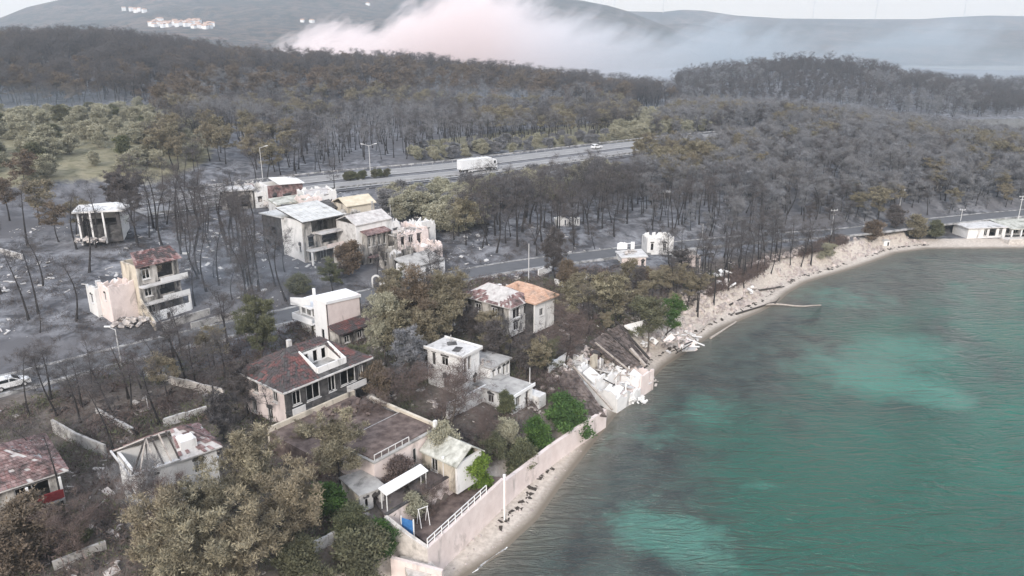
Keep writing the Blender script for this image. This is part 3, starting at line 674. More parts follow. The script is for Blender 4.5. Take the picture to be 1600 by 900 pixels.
M['blue_tarp'] = mat_simple('blue_sheet', (.03, .13, .35), (.06, .20, .46), 2, .7)
M['stone'] = mat_simple('pale_rubble_stone', (.46, .43, .40), (.64, .60, .56), 1.8, .95, (.20, .19, .17), .4)
M['burnt_grass'] = mat_simple('dead_grass_bed', (.075, .055, .050), (.18, .14, .125), 1.0, .98)
M['rubble'] = mat_simple('rubble', (.30, .27, .25), (.62, .58, .55), 1.4, .95, (.12, .10, .10), .42)
t = NT('dark_glass'); M['glass'] = t.finish((.02, .024, .028), .12, spec=.5)

class MB:
    """boxes, slabs, bars and tubes in the local frame of a thing, linked as one mesh by build()"""
    def __init__(s): s.V = []; s.F = []
    def add(s, V, F):
        b = len(s.V); s.V += [tuple(v) for v in V]; s.F += [tuple(i + b for i in f) for f in F]; return s
    def box(s, x0, x1, y0, y1, z0, z1):
        return s.add([(x, y, z) for z in (z0, z1) for y in (y0, y1) for x in (x0, x1)], [(0, 2, 3, 1), (4, 5, 7, 6), (0, 1, 5, 4), (2, 6, 7, 3), (0, 4, 6, 2), (1, 3, 7, 5)])
    def obox(s, c, sx, sy, sz, rot=(0, 0, 0)):
        """a box centred at c, turned by euler rot"""
        from mathutils import Euler
        m = Euler(rot).to_matrix(); V = [Vector(c) + m @ Vector((x * sx / 2, y * sy / 2, z * sz / 2)) for z in (-1, 1) for y in (-1, 1) for x in (-1, 1)]
        return s.add(V, [(0, 2, 3, 1), (4, 5, 7, 6), (0, 1, 5, 4), (2, 6, 7, 3), (0, 4, 6, 2), (1, 3, 7, 5)])
    def slab(s, pts, th):
        """a polygon with thickness th downward"""
        n = len(pts); V = [tuple(p) for p in pts] + [(p[0], p[1], p[2] - th) for p in pts]
        return s.add(V, [tuple(range(n)), tuple(range(2 * n - 1, n - 1, -1))] + [(i, i + n, (i + 1) % n + n, (i + 1) % n) for i in range(n)])
    def bar(s, a, b, w, h=None):
        """a square bar from a to b"""
        a = Vector(a); b = Vector(b); h = h or w; d = (b - a).normalized(); u = d.cross(Vector((0, 0, 1)))
        u = Vector((1, 0, 0)) if u.length < 1e-4 else u.normalized(); v = u.cross(d)
        V = [p + u * w * .5 * i + v * h * .5 * j for p in (a, b) for i, j in ((-1, -1), (1, -1), (1, 1), (-1, 1))]
        return s.add(V, [(3, 2, 1, 0), (4, 5, 6, 7)] + [(i, (i + 1) % 4, (i + 1) % 4 + 4, i + 4) for i in range(4)])
    def tube(s, a, b, r0, r1, k=7):
        a = Vector(a); b = Vector(b); d = (b - a).normalized(); u = d.orthogonal().normalized(); v = d.cross(u)
        V = [p + (u * math.cos(q * 6.2832 / k) + v * math.sin(q * 6.2832 / k)) * r for p, r in ((a, r0), (b, r1)) for q in range(k)]
        return s.add(V, [tuple(range(k - 1, -1, -1)), tuple(range(k, 2 * k))] + [(i, (i + 1) % k, (i + 1) % k + k, i + k) for i in range(k)])
    def build(s, name, mat, parent=None, label=None, kind=None, smooth=False):
        me = bpy.data.meshes.new(name); me.from_pydata(s.V, [], s.F); me.materials.append(M[mat] if isinstance(mat, str) else mat)
        if smooth: me.polygons.foreach_set('use_smooth', [True] * len(me.polygons))
        me.update(); return tag(mesh_obj(name, me, parent), label, kind=kind)
RB = random.Random(7)
def wall(root, p0, p1, z0, z1, th, ops, mat, label=None, name='wall', ragged=0.0):
    """a wall standing on p0-p1 (outside on the right of the walk), real openings (s0, s1, h0, h1) in it"""
    p0 = Vector((*p0, 0)); p1 = Vector((*p1, 0)); L = (p1 - p0).length; d = (p1 - p0) / L; nrm = Vector((-d.y, d.x, 0))
    mb = MB(); xs = sorted({0, L, *[v for o in ops for v in (max(0, o[0]), min(L, o[1]))]})
    for a, b in zip(xs[:-1], xs[1:]):
        if b - a < .01: continue
        hs = sorted([(o[2], o[3]) for o in ops if o[0] <= a + .005 and o[1] >= b - .005]); zz = z0; segs = []
        for h0, h1 in hs:
            if z0 + h0 > zz + .01: segs.append((zz, z0 + h0))
            zz = z0 + h1
        top = z1
        if z1 > zz + .01: segs.append((zz, top))
        for q0, q1 in segs:
            if ragged and q1 == top:
                m = max(1, int((b - a) / .7)); ed = [a + (b - a) * k / m for k in range(m + 1)]
            else: ed = [a, b]
            for e0, e1 in zip(ed[:-1], ed[1:]):
                t1 = max(q1 - (RB.random() ** 1.6 * ragged if ragged and q1 == top else 0), q0 + .05); t2 = max(q1 - (RB.random() ** 1.6 * ragged if ragged and q1 == top else 0), q0 + .05)
                A = p0 + d * e0; B = p0 + d * e1; C = B + nrm * th; D = A + nrm * th
                mb.add([(A.x, A.y, q0), (B.x, B.y, q0), (C.x, C.y, q0), (D.x, D.y, q0), (A.x, A.y, t1), (B.x, B.y, t2), (C.x, C.y, t2), (D.x, D.y, t1)],
                       [(3, 2, 1, 0), (4, 5, 6, 7), (0, 1, 5, 4), (1, 2, 6, 5), (2, 3, 7, 6), (3, 0, 4, 7)])
    return mb.build(name, mat, root, label)
def window(root, p0, p1, z0, op, th=.25, frame='frame', glass=True, mull=1, sill=True, name='window', pane='glass'):
    """frame bars set into an opening, sill and panes"""
    p0 = Vector((*p0, 0)); p1 = Vector((*p1, 0)); d = (p1 - p0).normalized(); n = Vector((-d.y, d.x, 0)); a, b, h0, h1 = op; w = .09
    def pt(s, h, q): v = p0 + d * s + n * q; return (v.x, v.y, z0 + h)
    mb = MB(); q = th * .35
    mb.bar(pt(a, h0 + w / 2, q), pt(b, h0 + w / 2, q), w); mb.bar(pt(a, h1 - w / 2, q), pt(b, h1 - w / 2, q), w)
    mb.bar(pt(a + w / 2, h0 + w, q), pt(a + w / 2, h1 - w, q), w); mb.bar(pt(b - w / 2, h0 + w, q), pt(b - w / 2, h1 - w, q), w)
    for k in range(1, mull + 1):
        s = a + (b - a) * k / (mull + 1); mb.bar(pt(s, h0 + w, q), pt(s, h1 - w, q), w * .7)
    o = mb.build(name, frame, root)
    if sill and h0 > .3: MB().bar(pt(a - .08, h0 - .05, -.04), pt(b + .08, h0 - .05, -.04), .22, .08).build('sill', frame, o)
    if glass:
        g = MB(); g.add([pt(a + w, h0 + w, q + .02), pt(b - w, h0 + w, q + .02), pt(b - w, h1 - w, q + .02), pt(a + w, h1 - w, q + .02)], [(0, 1, 2, 3)]); g.add([pt(a + w, h0 + w, q + .04), pt(b - w, h0 + w, q + .04), pt(b - w, h1 - w, q + .04), pt(a + w, h1 - w, q + .04)], [(3, 2, 1, 0)])
        g.build('pane', pane, o)
    return o
def soot_marks(root, sides, ops, z0, z1):
    """black flame marks above burnt-out openings, thin ragged flakes on the plaster"""
    mb = MB()
    for s, (a, b) in sides.items():
        a = Vector((*a, 0)); b = Vector((*b, 0)); d = (b - a).normalized(); n = Vector((d.y, -d.x, 0))
        for op in ops.get(s, ()):
            top = z0 + op[3]; hh = min(z1 - top - .02, RB.uniform(.5, 1.3)); w = op[1] - op[0]
            if hh < .1: continue
            L = (b - a).length; pts = []
            for k in range(6): pts.append((max(.02, min(L - .02, op[0] - .1 + (w + .2) * k / 5)), top))
            for k in range(6): pts.append((max(.02, min(L - .02, op[1] + .12 - (w + .24) * k / 5 + RB.uniform(-.05, .05))), top + hh * (.45 + .55 * RB.random()) * (1 - .25 * abs(k - 2.5) / 2.5)))
            V = [a + d * q[0] + n * .006 + Vector((0, 0, q[1])) for q in pts]; mb.add(V, [tuple(range(12))])
    if mb.V: mb.build('soot', 'charred', root, kind='stuff')
def shell(root, x0, x1, y0, y1, z0, z1, mats, ops=None, th=.28, frame='frame', glass=False, floors=(), ragged=0.0, win=True, floor_mat='void'):
    """four walls with openings; ops: dict side -> openings, sides front (y0), left (x0), right (x1), back (y1)"""
    ops = ops or {}; m = (lambda s: mats if isinstance(mats, str) else mats.get(s, mats['*']))
    sides = {'front': ((x0, y0), (x1, y0)), 'right': ((x1, y0 + th), (x1, y1 - th)), 'back': ((x1, y1), (x0, y1)), 'left': ((x0, y1 - th), (x0, y0 + th))}
    for s, (a, b) in sides.items():
        wall(root, a, b, z0, z1, th, ops.get(s, ()), m(s), ragged=ragged)
        if win:
            for op in ops.get(s, ()):
                if len(op) > 4 and op[4] == 'gap': continue
                window(root, a, b, z0, op[:4], th, frame, glass, mull=1 if op[1] - op[0] > .8 else 0, name='door_frame' if op[2] < .3 else 'window')
    if not glass: soot_marks(root, sides, ops, z0, z1 - ragged)
    for f in floors: MB().box(x0 + th, x1 - th, y0 + th, y1 - th, f - .2, f).build('floor', floor_mat, root)
def tiles(mb, a, b, c, d, rows, cols, miss=.05, jit=.03, th=.06, keep=None):
    """rows of separate overlapping tiles over the plane a-b (eave) to d-c (ridge)"""
    a, b, c, d = (Vector(p) for p in (a, b, c, d)); nrm = (b - a).cross(d - a).normalized()
    for r in range(rows):
        f0, f1 = r / rows, (r + 1.25) / rows; f1 = min(f1, 1.0)
        l0 = a.lerp(d, f0); r0 = b.lerp(c, f0); l1 = a.lerp(d, f1); r1 = b.lerp(c, f1); n = max(1, int(cols * (r0 - l0).length / max((b - a).length, .01) + .5))
        for k in range(n):
            if RB.random() < miss or (keep and not keep((k + .5) / n, (r + .5) / rows)): continue
            g0, g1 = (k + .06) / n, (k + .94) / n; up = nrm * (th + RB.random() * jit); lo = nrm * .02
            q = [l0.lerp(r0, g0) + up * 1.5, l0.lerp(r0, g1) + up * 1.5, l1.lerp(r1, g1) + up * .6, l1.lerp(r1, g0) + up * .6]
            mb.add([*q, *[p - nrm * th for p in q]], [(0, 1, 2, 3), (0, 4, 5, 1), (1, 5, 6, 2), (3, 7, 4, 0), (2, 6, 7, 3)])
def hip_roof(root, x0, x1, y0, y1, z, rise, over, mat, tile_mat=None, miss=.06, ridge=None, keep=None, tile=.42, axis='x'):
    x0 -= over; x1 += over; y0 -= over; y1 += over
    if axis == 'x':
        r = min((y1 - y0) / 2, (x1 - x0) / 2) if ridge is None else ridge; ym = (y0 + y1) / 2; R0_, R1_ = (x0 + r, ym, z + rise), (x1 - r, ym, z + rise)
    else:
        r = min((y1 - y0) / 2, (x1 - x0) / 2) if ridge is None else ridge; xm = (x0 + x1) / 2; R0_, R1_ = (xm, y0 + r, z + rise), (xm, y1 - r, z + rise)
    A, B, C, D = (x0, y0, z), (x1, y0, z), (x1, y1, z), (x0, y1, z)
    pl = [(A, B, R1_, R0_), (B, C, R1_, R1_), (C, D, R0_, R1_), (D, A, R0_, R0_)] if axis == 'x' else [(A, B, R0_, R0_), (B, C, R1_, R0_), (C, D, R1_, R1_), (D, A, R0_, R1_)]
    mb = MB()
    for q in pl:
        u = [q[0], q[1], q[2]] + ([q[3]] if q[3] != q[2] else []); mb.slab(u, .14)
    o = mb.build('roof', mat, root)
    if tile_mat:
        tm = MB()
        for i, q in enumerate(pl):
            w = (Vector(q[1]) - Vector(q[0])).length; h = ((Vector(q[0]) + Vector(q[1])) / 2 - (Vector(q[2]) + Vector(q[3])) / 2).length
            tiles(tm, q[0], q[1], q[2], q[3], max(2, int(h / tile)), max(2, int(w / tile)), miss, keep=(lambda u, v, i=i: keep(i, u, v)) if keep else None)
        tm.build('roof_tiles', tile_mat, o, kind='stuff')
    return o
def rubble(root, pts, n, rad, s0, s1, mat='rubble', name='rubble', parent=None, hgt=.5):
    """a heap of broken pieces, too small to pick apart"""
    mb = MB()
    for k in range(n):
        cx, cy_, cz = pts[RB.randrange(len(pts))]; a = RB.random() * 6.28; r = rad * RB.random() ** .6; sz = s0 + (s1 - s0) * RB.random() ** 2
        mb.obox((cx + r * math.cos(a), cy_ + r * math.sin(a), cz + hgt * RB.random() * (1 - r / rad) + sz * .15), sz, sz * (.4 + .6 * RB.random()), sz * (.15 + .45 * RB.random()), (RB.uniform(-.7, .7), RB.uniform(-.7, .7), RB.random() * 3))
    return mb.build(name, mat, root, kind='stuff')
def place(name, px, py, z_at, z_base, ang, label, cat='house'):
    """an Empty at z_base under the corner that the picture shows at (px, py) at height z_at"""
    p = P(px, py, z_at); return empty(name, (p[0], p[1], z_base), math.radians(ang), label, cat)
def loc(root, px, py, z):
    """picture point at height z in the local frame of root"""
    p = P(px, py, z); c, s = math.cos(-root.rotation_euler[2]), math.sin(-root.rotation_euler[2]); dx, dy = p[0] - root.location[0], p[1] - root.location[1]
    return (dx * c - dy * s, dx * s + dy * c, z - root.location[2])

# ------------------------------------------------------------------ houses
# A: the white modern house
A = place('white_house', 510, 473, 14.2, 7.4, 50, 'clean white two storey house with balcony and sloping roof')
shell(A, 0, 6.3, 0, 3.4, -.5, 6.6, {'*': 'stucco_clean', 'front': 'stucco_pink'}, {'left': [(1.2, 2.0, .5, 2.7)]}, glass=True, floors=(3.3,))  # white house; its front is coloured pinkish to paint in warm light there
MB().slab([(-.15, -.15, 7.0), (6.45, -.15, 5.9 + .6), (6.45, 3.6, 6.7), (-.15, 3.6, 7.1)], .45).build('roof', 'stucco_clean', A)
MB().box(-.08, .02, -.06, .06, -.4, 6.5).build('drainpipe', 'charred', A); MB().box(6.2, 6.33, -.07, -.01, -.4, 6.0).build('drainpipe', 'charred', A)
wall(A, (.6, 8.2), (.6, 3.4), -.5, 2.4, .25, [(2.6, 3.5, .5, 2.6)], 'stucco_white'); wall(A, (.6, 8.2), (.6, 3.4), 3.1, 5.0, .25, [(.6, 1.7, .15, 1.75), (2.0, 3.1, .15, 1.75), (3.4, 4.5, .15, 1.75)], 'stucco_clean')
for s in (.6, 2.0, 3.4): window(A, (.6, 8.2), (.6, 3.4), 3.1, (s, s + 1.1, .15, 1.75), .25, mull=2)
wall(A, (3.6, 8.2), (.6, 8.2), -.5, 5.0, .25, [], 'stucco_clean')
MB().box(-.6, 3.8, 3.42, 8.5, 2.4, 2.65).box(-.6, -.45, 3.42, 8.5, 2.65, 3.4).box(-.45, 1.0, 8.35, 8.5, 2.65, 3.4).build('balcony', 'stucco_clean', A)
MB().box(-.6, 3.9, 3.42, 8.6, 5.0, 5.25).slab([(-.6, 3.42, 6.9), (-.45, 3.42, 6.9), (-.45, 8.6, 5.9), (-.6, 8.6, 5.9)], 1.2).build('canopy', 'stucco_clean', A)
MB().box(.6, .95, 3.9, 4.25, 5.25, 8.0).build('chimney', 'stucco_clean', A)
MB().box(2.2, 2.4, 1.6, 1.8, 6.6, 7.6).build('vent_pipe', 'stucco_clean', A)
AX = place('red_roofed_annex', 520, 530, 10.0, 7.2, 50, 'low annex with dull red lean-to roof beside the white house', 'annex')
shell(AX, 0, 6.5, -2.4, -.2, -.4, 2.2, 'stucco_sooty', {'front': [(1, 2, .9, 2.0), (3.5, 4.5, .9, 2.0)]})
AX.location = (A.location[0], A.location[1], 7.4)
r_ = MB().slab([(-.2, -2.9, 2.3), (6.8, -2.9, 2.3), (6.8, -.05, 3.1), (-.2, -.05, 3.1)], .14).build('roof', 'roof_red', AX)
tm = MB(); tiles(tm, (-.2, -2.9, 2.3), (6.8, -2.9, 2.3), (6.8, -.05, 3.1), (-.2, -.05, 3.1), 7, 17, .03); tm.build('roof_tiles', 'roof_red', r_, kind='stuff')

# B: the big burnt house with the hole in its red roof
B = place('burnt_house', 445, 609, 12.6, 6.8, 51, 'large burnt house with red tiled roof and a white roof terrace cut into it')
w, d, e = 12.2, 9.0, 5.8
fr = [(.5, 1.4, .5, 2.3), (2.0, 4.2, .3, 2.4), (5.6, 6.8, .3, 2.4), (8.2, 10.4, .4, 2.4), (.9, 2.1, 3.3, 5.1), (2.9, 4.9, 3.1, 5.2), (6.2, 7.3, 3.1, 5.2), (8.1, 10.5, 3.2, 5.2), (11.0, 11.8, 3.3, 5.0)]
shell(B, 0, w, 0, d, -.5, e, {'*': 'charred', 'left': 'stucco_pink', 'back': 'stucco_sooty'}, {'front': [(a, b, c + .5, h + .5) for a, b, c, h in fr], 'left': [(1.2, 2.2, 1.2, 2.6), (4.5, 5.6, 1.2, 2.6), (2.0, 3.0, 4.0, 5.4), (6.0, 7.0, 4.0, 5.4)]}, floors=(.1, 2.9))
MB().box(-.25, w, -1.5, -.02, 2.75, 2.95).build('balcony', 'charred', B)
for a, b in ((-.2, 1.6), (2.6, 5.2), (7.9, 11.0)): MB().box(a, b, -1.55, -1.43, 2.95, 3.75).build('balcony_rail', 'concrete_pale' if a != 2.6 else 'charred', B)
for a in (-.1, 5.4, 7.6, 11.9): MB().box(a, a + .28, -1.5, -1.22, -.4, 2.75).build('column', 'concrete_pale', B)
def hole(i, u, v):
    if i != 0: return True
    x = u * (1 - v) + .5 * v * 0 + (u * .4 + .3) * 0; xx = .33 + (u - .5) * (1 - v * .55)
    return not (.40 < u < .80 and .10 < v < .62)
# roof: front plane open where the terrace is cut
ov = .7; rz0, rz1 = e, e + 2.9; ym = d / 2
Aq, Bq, Cq, Dq = (-ov, -ov, rz0), (w + ov, -ov, rz0), (w + ov, d + ov, rz0), (-ov, d + ov, rz0); R0q, R1q = (3.6, ym, rz1), (w - 3.6, ym, rz1)
def fp(x, v):
    """point on the front plane at x, fraction v up the slope"""
    return (x, -ov + (ym + ov) * v, rz0 + (rz1 - rz0) * v)
tx0, tx1, tv0, tv1 = 4.6, 9.2, .14, .78
rb = MB()
rb.slab([Aq, fp(tx0, 0), fp(tx0, 1), R0q], .15); rb.slab([fp(tx0, 0), fp(tx1, 0), fp(tx1, tv0), fp(tx0, tv0)], .15); rb.slab([fp(tx0, tv1), fp(tx1 - .6, tv1), R1q, fp(tx0, 1)], .15)
rb.slab([fp(tx1, 0), Bq, R1q, fp(tx1 - .6, tv1)], .15)
rb.slab([Bq, Cq, R1q], .15); rb.slab([Cq, Dq, R0q, R1q], .15); rb.slab([Dq, Aq, R0q], .15)
ro = rb.build('roof', 'charred', B)
tm = MB()
tiles(tm, Aq, fp(tx0, 0), fp(tx0, 1), R0q, 13, 13, .26); tiles(tm, fp(tx0, tv1), fp(tx1 - .6, tv1), R1q, fp(tx0, 1), 3, 10, .06); tiles(tm, fp(tx1, 0), Bq, R1q, fp(tx1 - .6, tv1), 12, 10, .16)
tiles(tm, Bq, Cq, R1q, R1q, 13, 24, .08); tiles(tm, Dq, Aq, R0q, R0q, 13, 24, .3); tiles(tm, Cq, Dq, R0q, R1q, 12, 30, .1); tm.build('roof_tiles', 'roof_red', ro, kind='stuff')
f0, f1 = fp(0, tv0), fp(0, tv1)
MB().box(tx0, tx1, f0[1], f1[1], f0[2] - .35, f0[2] - .15).build('terrace_floor', 'concrete', B)
MB().box(tx0 + .2, tx1, f0[1] - .12, f0[1] + .08, f0[2] - .3, f0[2] + .75).build('terrace_parapet', 'stucco_white', B)
for x in (tx0, tx1 - .2):
    MB().add([(x, f0[1] + .08, f0[2] - .15), (x + .2, f0[1] + .08, f0[2] - .15), (x + .2, f1[1], f0[2] - .15), (x, f1[1], f0[2] - .15), (x, f0[1] + .08, f0[2] + .75), (x + .2, f0[1] + .08, f0[2] + .75), (x + .2, f1[1], f1[2] + .2), (x, f1[1], f1[2] + .2)],
             [(3, 2, 1, 0), (4, 5, 6, 7), (0, 1, 5, 4), (1, 2, 6, 5), (2, 3, 7, 6), (3, 0, 4, 7)]).build('terrace_cheek', 'stucco_white', B)
wall(B, (tx0 + .2, f1[1]), (tx1 - .2, f1[1]), f0[2] - .15, f1[2] + .1, .2, [(.5, 1.2, .1, 1.5), (1.9, 2.6, .1, 1.6), (3.2, 3.9, .1, 1.5)], 'stucco_white')
MB().box(4.6, 5.1, 5.3, 5.8, rz1 - 1.2, rz1 + .5).build('chimney', 'concrete_pale', B)
MB().bar((-.75, -.75, e - .05), (w + .75, -.75, e - .05), .14, .2).build('gutter', 'concrete_pale', B); MB().bar((-.75, -.55, e - .05), (-.75, d + .75, e - .05), .14, .2).build('gutter', 'concrete_pale', B)
rubble(B, [(w + 1.2, -1.5, .1), (w - .5, -2.5, 0), (5, -2.6, 0)], 60, 2.2, .25, 1.3, 'concrete')

# C: small white house of two levels
C_ = place('white_house', 721, 557.8, 11.8, 6.0, 55, 'small white house with flat slab roof and lower wing, burnt roof patches')
shell(C_, 0, 3.9, 0, 6.0, -.6, 5.6, {'*': 'stucco_white', 'front': 'stucco_white'}, {'front': [(.5, 1.1, 3.9, 5.9), (1.4, 2.0, 3.9, 5.9), (2.5, 3.2, 1.0, 2.4)], 'left': [(.5, 1.2, 4.0, 5.9), (2.2, 3.4, 4.4, 5.7), (2.4, 3.6, 1.2, 2.5)]}, floors=(2.8,))
MB().box(-.35, 4.25, -.35, 6.35, 5.6, 5.85).build('roof', 'concrete_pale', C_)
MB().box(-.35, 4.25, -.35, -.2, 5.86, 6.05).box(-.35, -.2, -.19, 6.35, 5.86, 6.05).box(4.1, 4.25, -.19, 6.35, 5.86, 6.05).build('parapet', 'stucco_white', C_)
MB().obox((1.6, 2.0, 5.88), 1.6, 1.0, .06, (0, 0, .3)).obox((2.8, 3.9, 5.88), 1.2, 1.3, .06, (0, 0, .8)).build('burnt_patch', 'charred', C_)
MB().tube((3.2, 4.4, 5.85), (3.2, 4.4, 6.9), .07, .07).build('vent_pipe', 'concrete_pale', C_)
shell(C_, 4.0, 8.6, -1.8, 3.6, -.6, 2.9, 'stucco_white', {'front': [(.5, 1.0, .8, 3.0), (1.7, 2.3, 1.5, 2.9), (2.9, 3.5, 1.5, 2.9), (3.8, 4.3, 1.5, 2.9)]}, floors=(.1,))
MB().box(3.98, 8.85, -2.05, 3.8, 2.9, 3.12).build('roof', 'concrete', C_)
rubble(C_, [(5, .5, 3.1), (4.6, 2.0, 3.1)], 22, 1.0, .2, .8, 'rubble', hgt=.3)

# Q: low flat roofed white house below C
Qh = place('flat_roofed_house', 801, 620, 7.6, 5.0, 54, 'low white house with flat grey roof and black windows above the green bushes')
shell(Qh, 0, 4.6, 0, 6.4, -.8, 2.5, 'stucco_white', {'front': [(.8, 1.7, 1.5, 2.8), (3.0, 3.8, .8, 2.9)], 'left': [(2, 3, 1.5, 2.7)]}, floors=(.05,))
MB().box(-.2, 4.8, -.2, 6.6, 2.5, 2.66).build('roof', 'concrete', Qh); MB().box(-.2, 4.8, -.32, -.2, 2.45, 2.9).build('parapet', 'stucco_clean', Qh)
MB().tube((4.5, .4, 2.66), (4.5, .4, 5.0), .05, .04).build('roof_pole', 'white_metal', Qh)
MB().box(4.7, 6.4, -1.0, 2.0, -.9, .9).build('side_terrace', 'stucco_white', Qh)

# D: pair of tiled houses
D1 = place('tiled_house', 797, 480, 11.3, 6.6, 52, 'house with ash whitened roof and broken red tiles beside the orange roof')
w, d, e = 5.6, 9.6, 4.7
shell(D1, 0, w, 0, d, -.5, e, {'*': 'stucco_sooty', 'front': 'stucco_white'}, {'front': [(.7, 2.6, 2.9, 4.6), (.9, 2.4, .8, 2.2), (3.6, 4.6, 2.9, 4.5)], 'left': [(2, 3.2, 2.9, 4.4), (5.5, 6.7, 2.9, 4.4)]}, floors=(2.4,), frame='stucco_clean')
hip_roof(D1, 0, w, 0, d, e, 2.1, .6, 'roof_ashy', 'roof_burnt', miss=.25, axis='y', keep=lambda i, u, v: not (i == 3 and v > .34 + .25 * math.sin(u * 7)) and not (i == 0 and v > .55))
D2 = place('tiled_house', 836, 473, 11.4, 6.6, 50, 'house with intact orange tiled roof behind the purple brown bush')
w, d, e = 5.2, 8.2, 4.8
shell(D2, 0, w, 0, d, -.5, e, {'*': 'stucco_white', 'left': 'charred'}, {'front': [(1.2, 2.2, 2.6, 3.9)], 'left': [(1, 2, 2.6, 4.0)]}, floors=(2.4,), glass=True)
hip_roof(D2, 0, w, 0, d, e, 1.9, .6, 'roof_orange', 'roof_orange', miss=.02, axis='y', tile=.45)
MB().box(.6, 1.1, 4.4, 4.9, e + .8, e + 2.2).build('chimney', 'roof_orange', D2); MB().box(-.9, -.3, 6.8, 7.4, e - .3, e + 1.8).build('chimney', 'stucco_white', D2)

# F: white house with fallen-in roof, bottom left
F_ = place('ruined_white_house', 209, 738, 12.0, 6.4, 42, 'white house with peeling walls and a fallen-in tiled roof behind the brown pines')
w, d, e = 8.0, 5.6, 5.4
shell(F_, 0, w, 0, d, -.5, e, 'stucco_white', {'front': [(1.2, 2.2, 3.6, 5.0), (5.6, 6.6, 3.6, 5.0), (3, 4.2, 1.2, 2.6)], 'left': [(1.0, 1.8, 1.0, 2.6), (3.0, 3.8, 1.0, 2.6), (2.2, 3.0, 3.9, 5.1)]}, floors=(2.6,))
mb = MB(); R0q, R1q = (2.2, d / 2, e + 2.0), (w - 2.2, d / 2, e + 2.0); Aq, Bq, Cq, Dq = (-.5, -.5, e), (w + .5, -.5, e), (w + .5, d + .5, e), (-.5, d + .5, e)
mb.slab([Cq, Dq, R0q, R1q], .14).slab([Bq, Cq, R1q], .14).slab([(4.2, -.5, e), Bq, R1q, (4.6, d / 2, e + 2.0)], .14)
ro = mb.build('roof', 'roof_ashy', F_); tm = MB(); tiles(tm, Cq, Dq, R0q, R1q, 8, 20, .2); tiles(tm, (4.2, -.5, e), Bq, R1q, (4.6, d / 2, e + 2.0), 8, 11, .55); tiles(tm, Bq, Cq, R1q, R1q, 8, 15, .3); tm.build('roof_tiles', 'roof_burnt', ro, kind='stuff')
for k in range(7):
    x = -.3 + k * .75; MB().bar((x, -.4, e + .08), (min(max(x, 2.2), 4.4), d / 2, e + 1.95), .14).build('rafter', 'timber' if k % 2 else 'wood_dark', F_)
MB().bar((-.4, -.45, e + .1), (4.2, -.45, e + .1), .18).bar((-.45, -.35, e + .1), (-.45, d + .4, e + .1), .18).build('wall_plate', 'concrete_pale', F_)
MB().box(4.7, 6.3, .3, 2.0, e + .3, e + 1.5).build('dormer', 'stucco_white', F_)
rubble(F_, [(2, 2, 2.6), (1.5, 3.5, 2.6)], 50, 1.8, .2, 1.0, 'rubble', hgt=1.2)
FW = place('garage_wing', 262, 741, 9.6, 6.4, 42, 'white side wing with flat whitewashed roof beside the fallen-in house', 'outbuilding')
shell(FW, 0, 5.0, 0, 4.0, -.5, 3.0, 'stucco_white', {'front': [(2.6, 4.4, .3, 2.6)]}, floors=(.05,)); MB().box(-.25, 5.25, -.25, 4.25, 3.0, 3.25).build('roof', 'stucco_clean', FW); MB().box(-.25, -.02, -.6, -.26, -.5, 3.1).build('column', 'stucco_white', FW)

# G: red tiled house at the left edge
p = P(96, 729, 11.3); an = math.radians(42); w, d, e = 9.5, 8.5, 4.6
Gh = empty('tiled_house', (p[0] - (w + .6) * math.cos(an) + .6 * -math.sin(an) * -1, p[1] - (w + .6) * math.sin(an), 6.6), an, 'house at the left edge with scorched pink tile roof and red balcony panel', 'house')
shell(Gh, 0, w, 0, d, -.5, e, {'*': 'stucco_sooty', 'right': 'stucco_white'}, {'front': [(2.5, 4.0, 2.7, 4.4), (5.5, 8.5, 2.6, 4.5), (6.0, 8.0, .3, 2.3)], 'right': [(2, 3, 2.9, 4.2)]}, floors=(2.2,))
hip_roof(Gh, 0, w, 0, d, e, 2.5, .7, 'roof_ashy', 'roof_burnt', miss=.12)
MB().box(5.0, 9.3, -1.5, -.02, 2.0, 2.2).build('balcony', 'concrete_pale', Gh); MB().box(6.6, 9.3, -1.5, -1.38, 2.25, 3.2).build('balcony_panel', 'red_cloth', Gh)
for x in (5.0, 6.3, 9.1): MB().box(x, x + .22, -1.48, -1.26, 2.2 if x > 5 else -.4, e - .1 if x > 5 else 2.0).build('column', 'stucco_white', Gh)

# H: burnt three-storey house on the ash slope
Hh = place('burnt_house', 212, 414, 18.3, 9.4, 52, 'burnt three storey cream house with broken red roof on the ash slope')
w, d, e = 6.8, 5.2, 8.6
shell(Hh, 0, w, 0, d, -.6, e, {'*': 'stucco_cream', 'right': 'charred', 'front': 'stucco_sooty'}, {'front': [(.7, 2.0, 6.9, 8.5), (.7, 1.9, 4.0, 5.4), (.9, 2.1, 1.2, 2.5), (3.2, 5.8, 6.6, 8.6, 'gap'), (3.2, 5.8, 3.7, 5.6, 'gap'), (3.0, 6.2, .8, 2.6, 'gap')]}, floors=(2.5, 5.4), frame='stucco_white')
for z in (2.5, 5.4): MB().box(-.1, w + .8, -1.2, -.03, z - .25, z).build('balcony', 'concrete_pale', Hh)
for z, a in ((5.4, 3.0), (2.5, 3.0)): MB().box(a, w + .8, -1.2, -1.08, z, z + .75).build('balcony_rail', 'stucco_white', Hh)
MB().box(w + .5, w + .8, -1.2, -.9, -.3, 2.24).build('column', 'stucco_white', Hh)
mb = MB(); mb.slab([(-.4, -.6, e), (w + .5, -.6, e), (w + .3, d * .5, e + 1.6), (.6, d * .5, e + 1.7)], .15).slab([(w + .5, d + .4, e), (2.5, d + .4, e), (3, d * .5, e + 1.6), (w + .3, d * .5, e + 1.6)], .15)
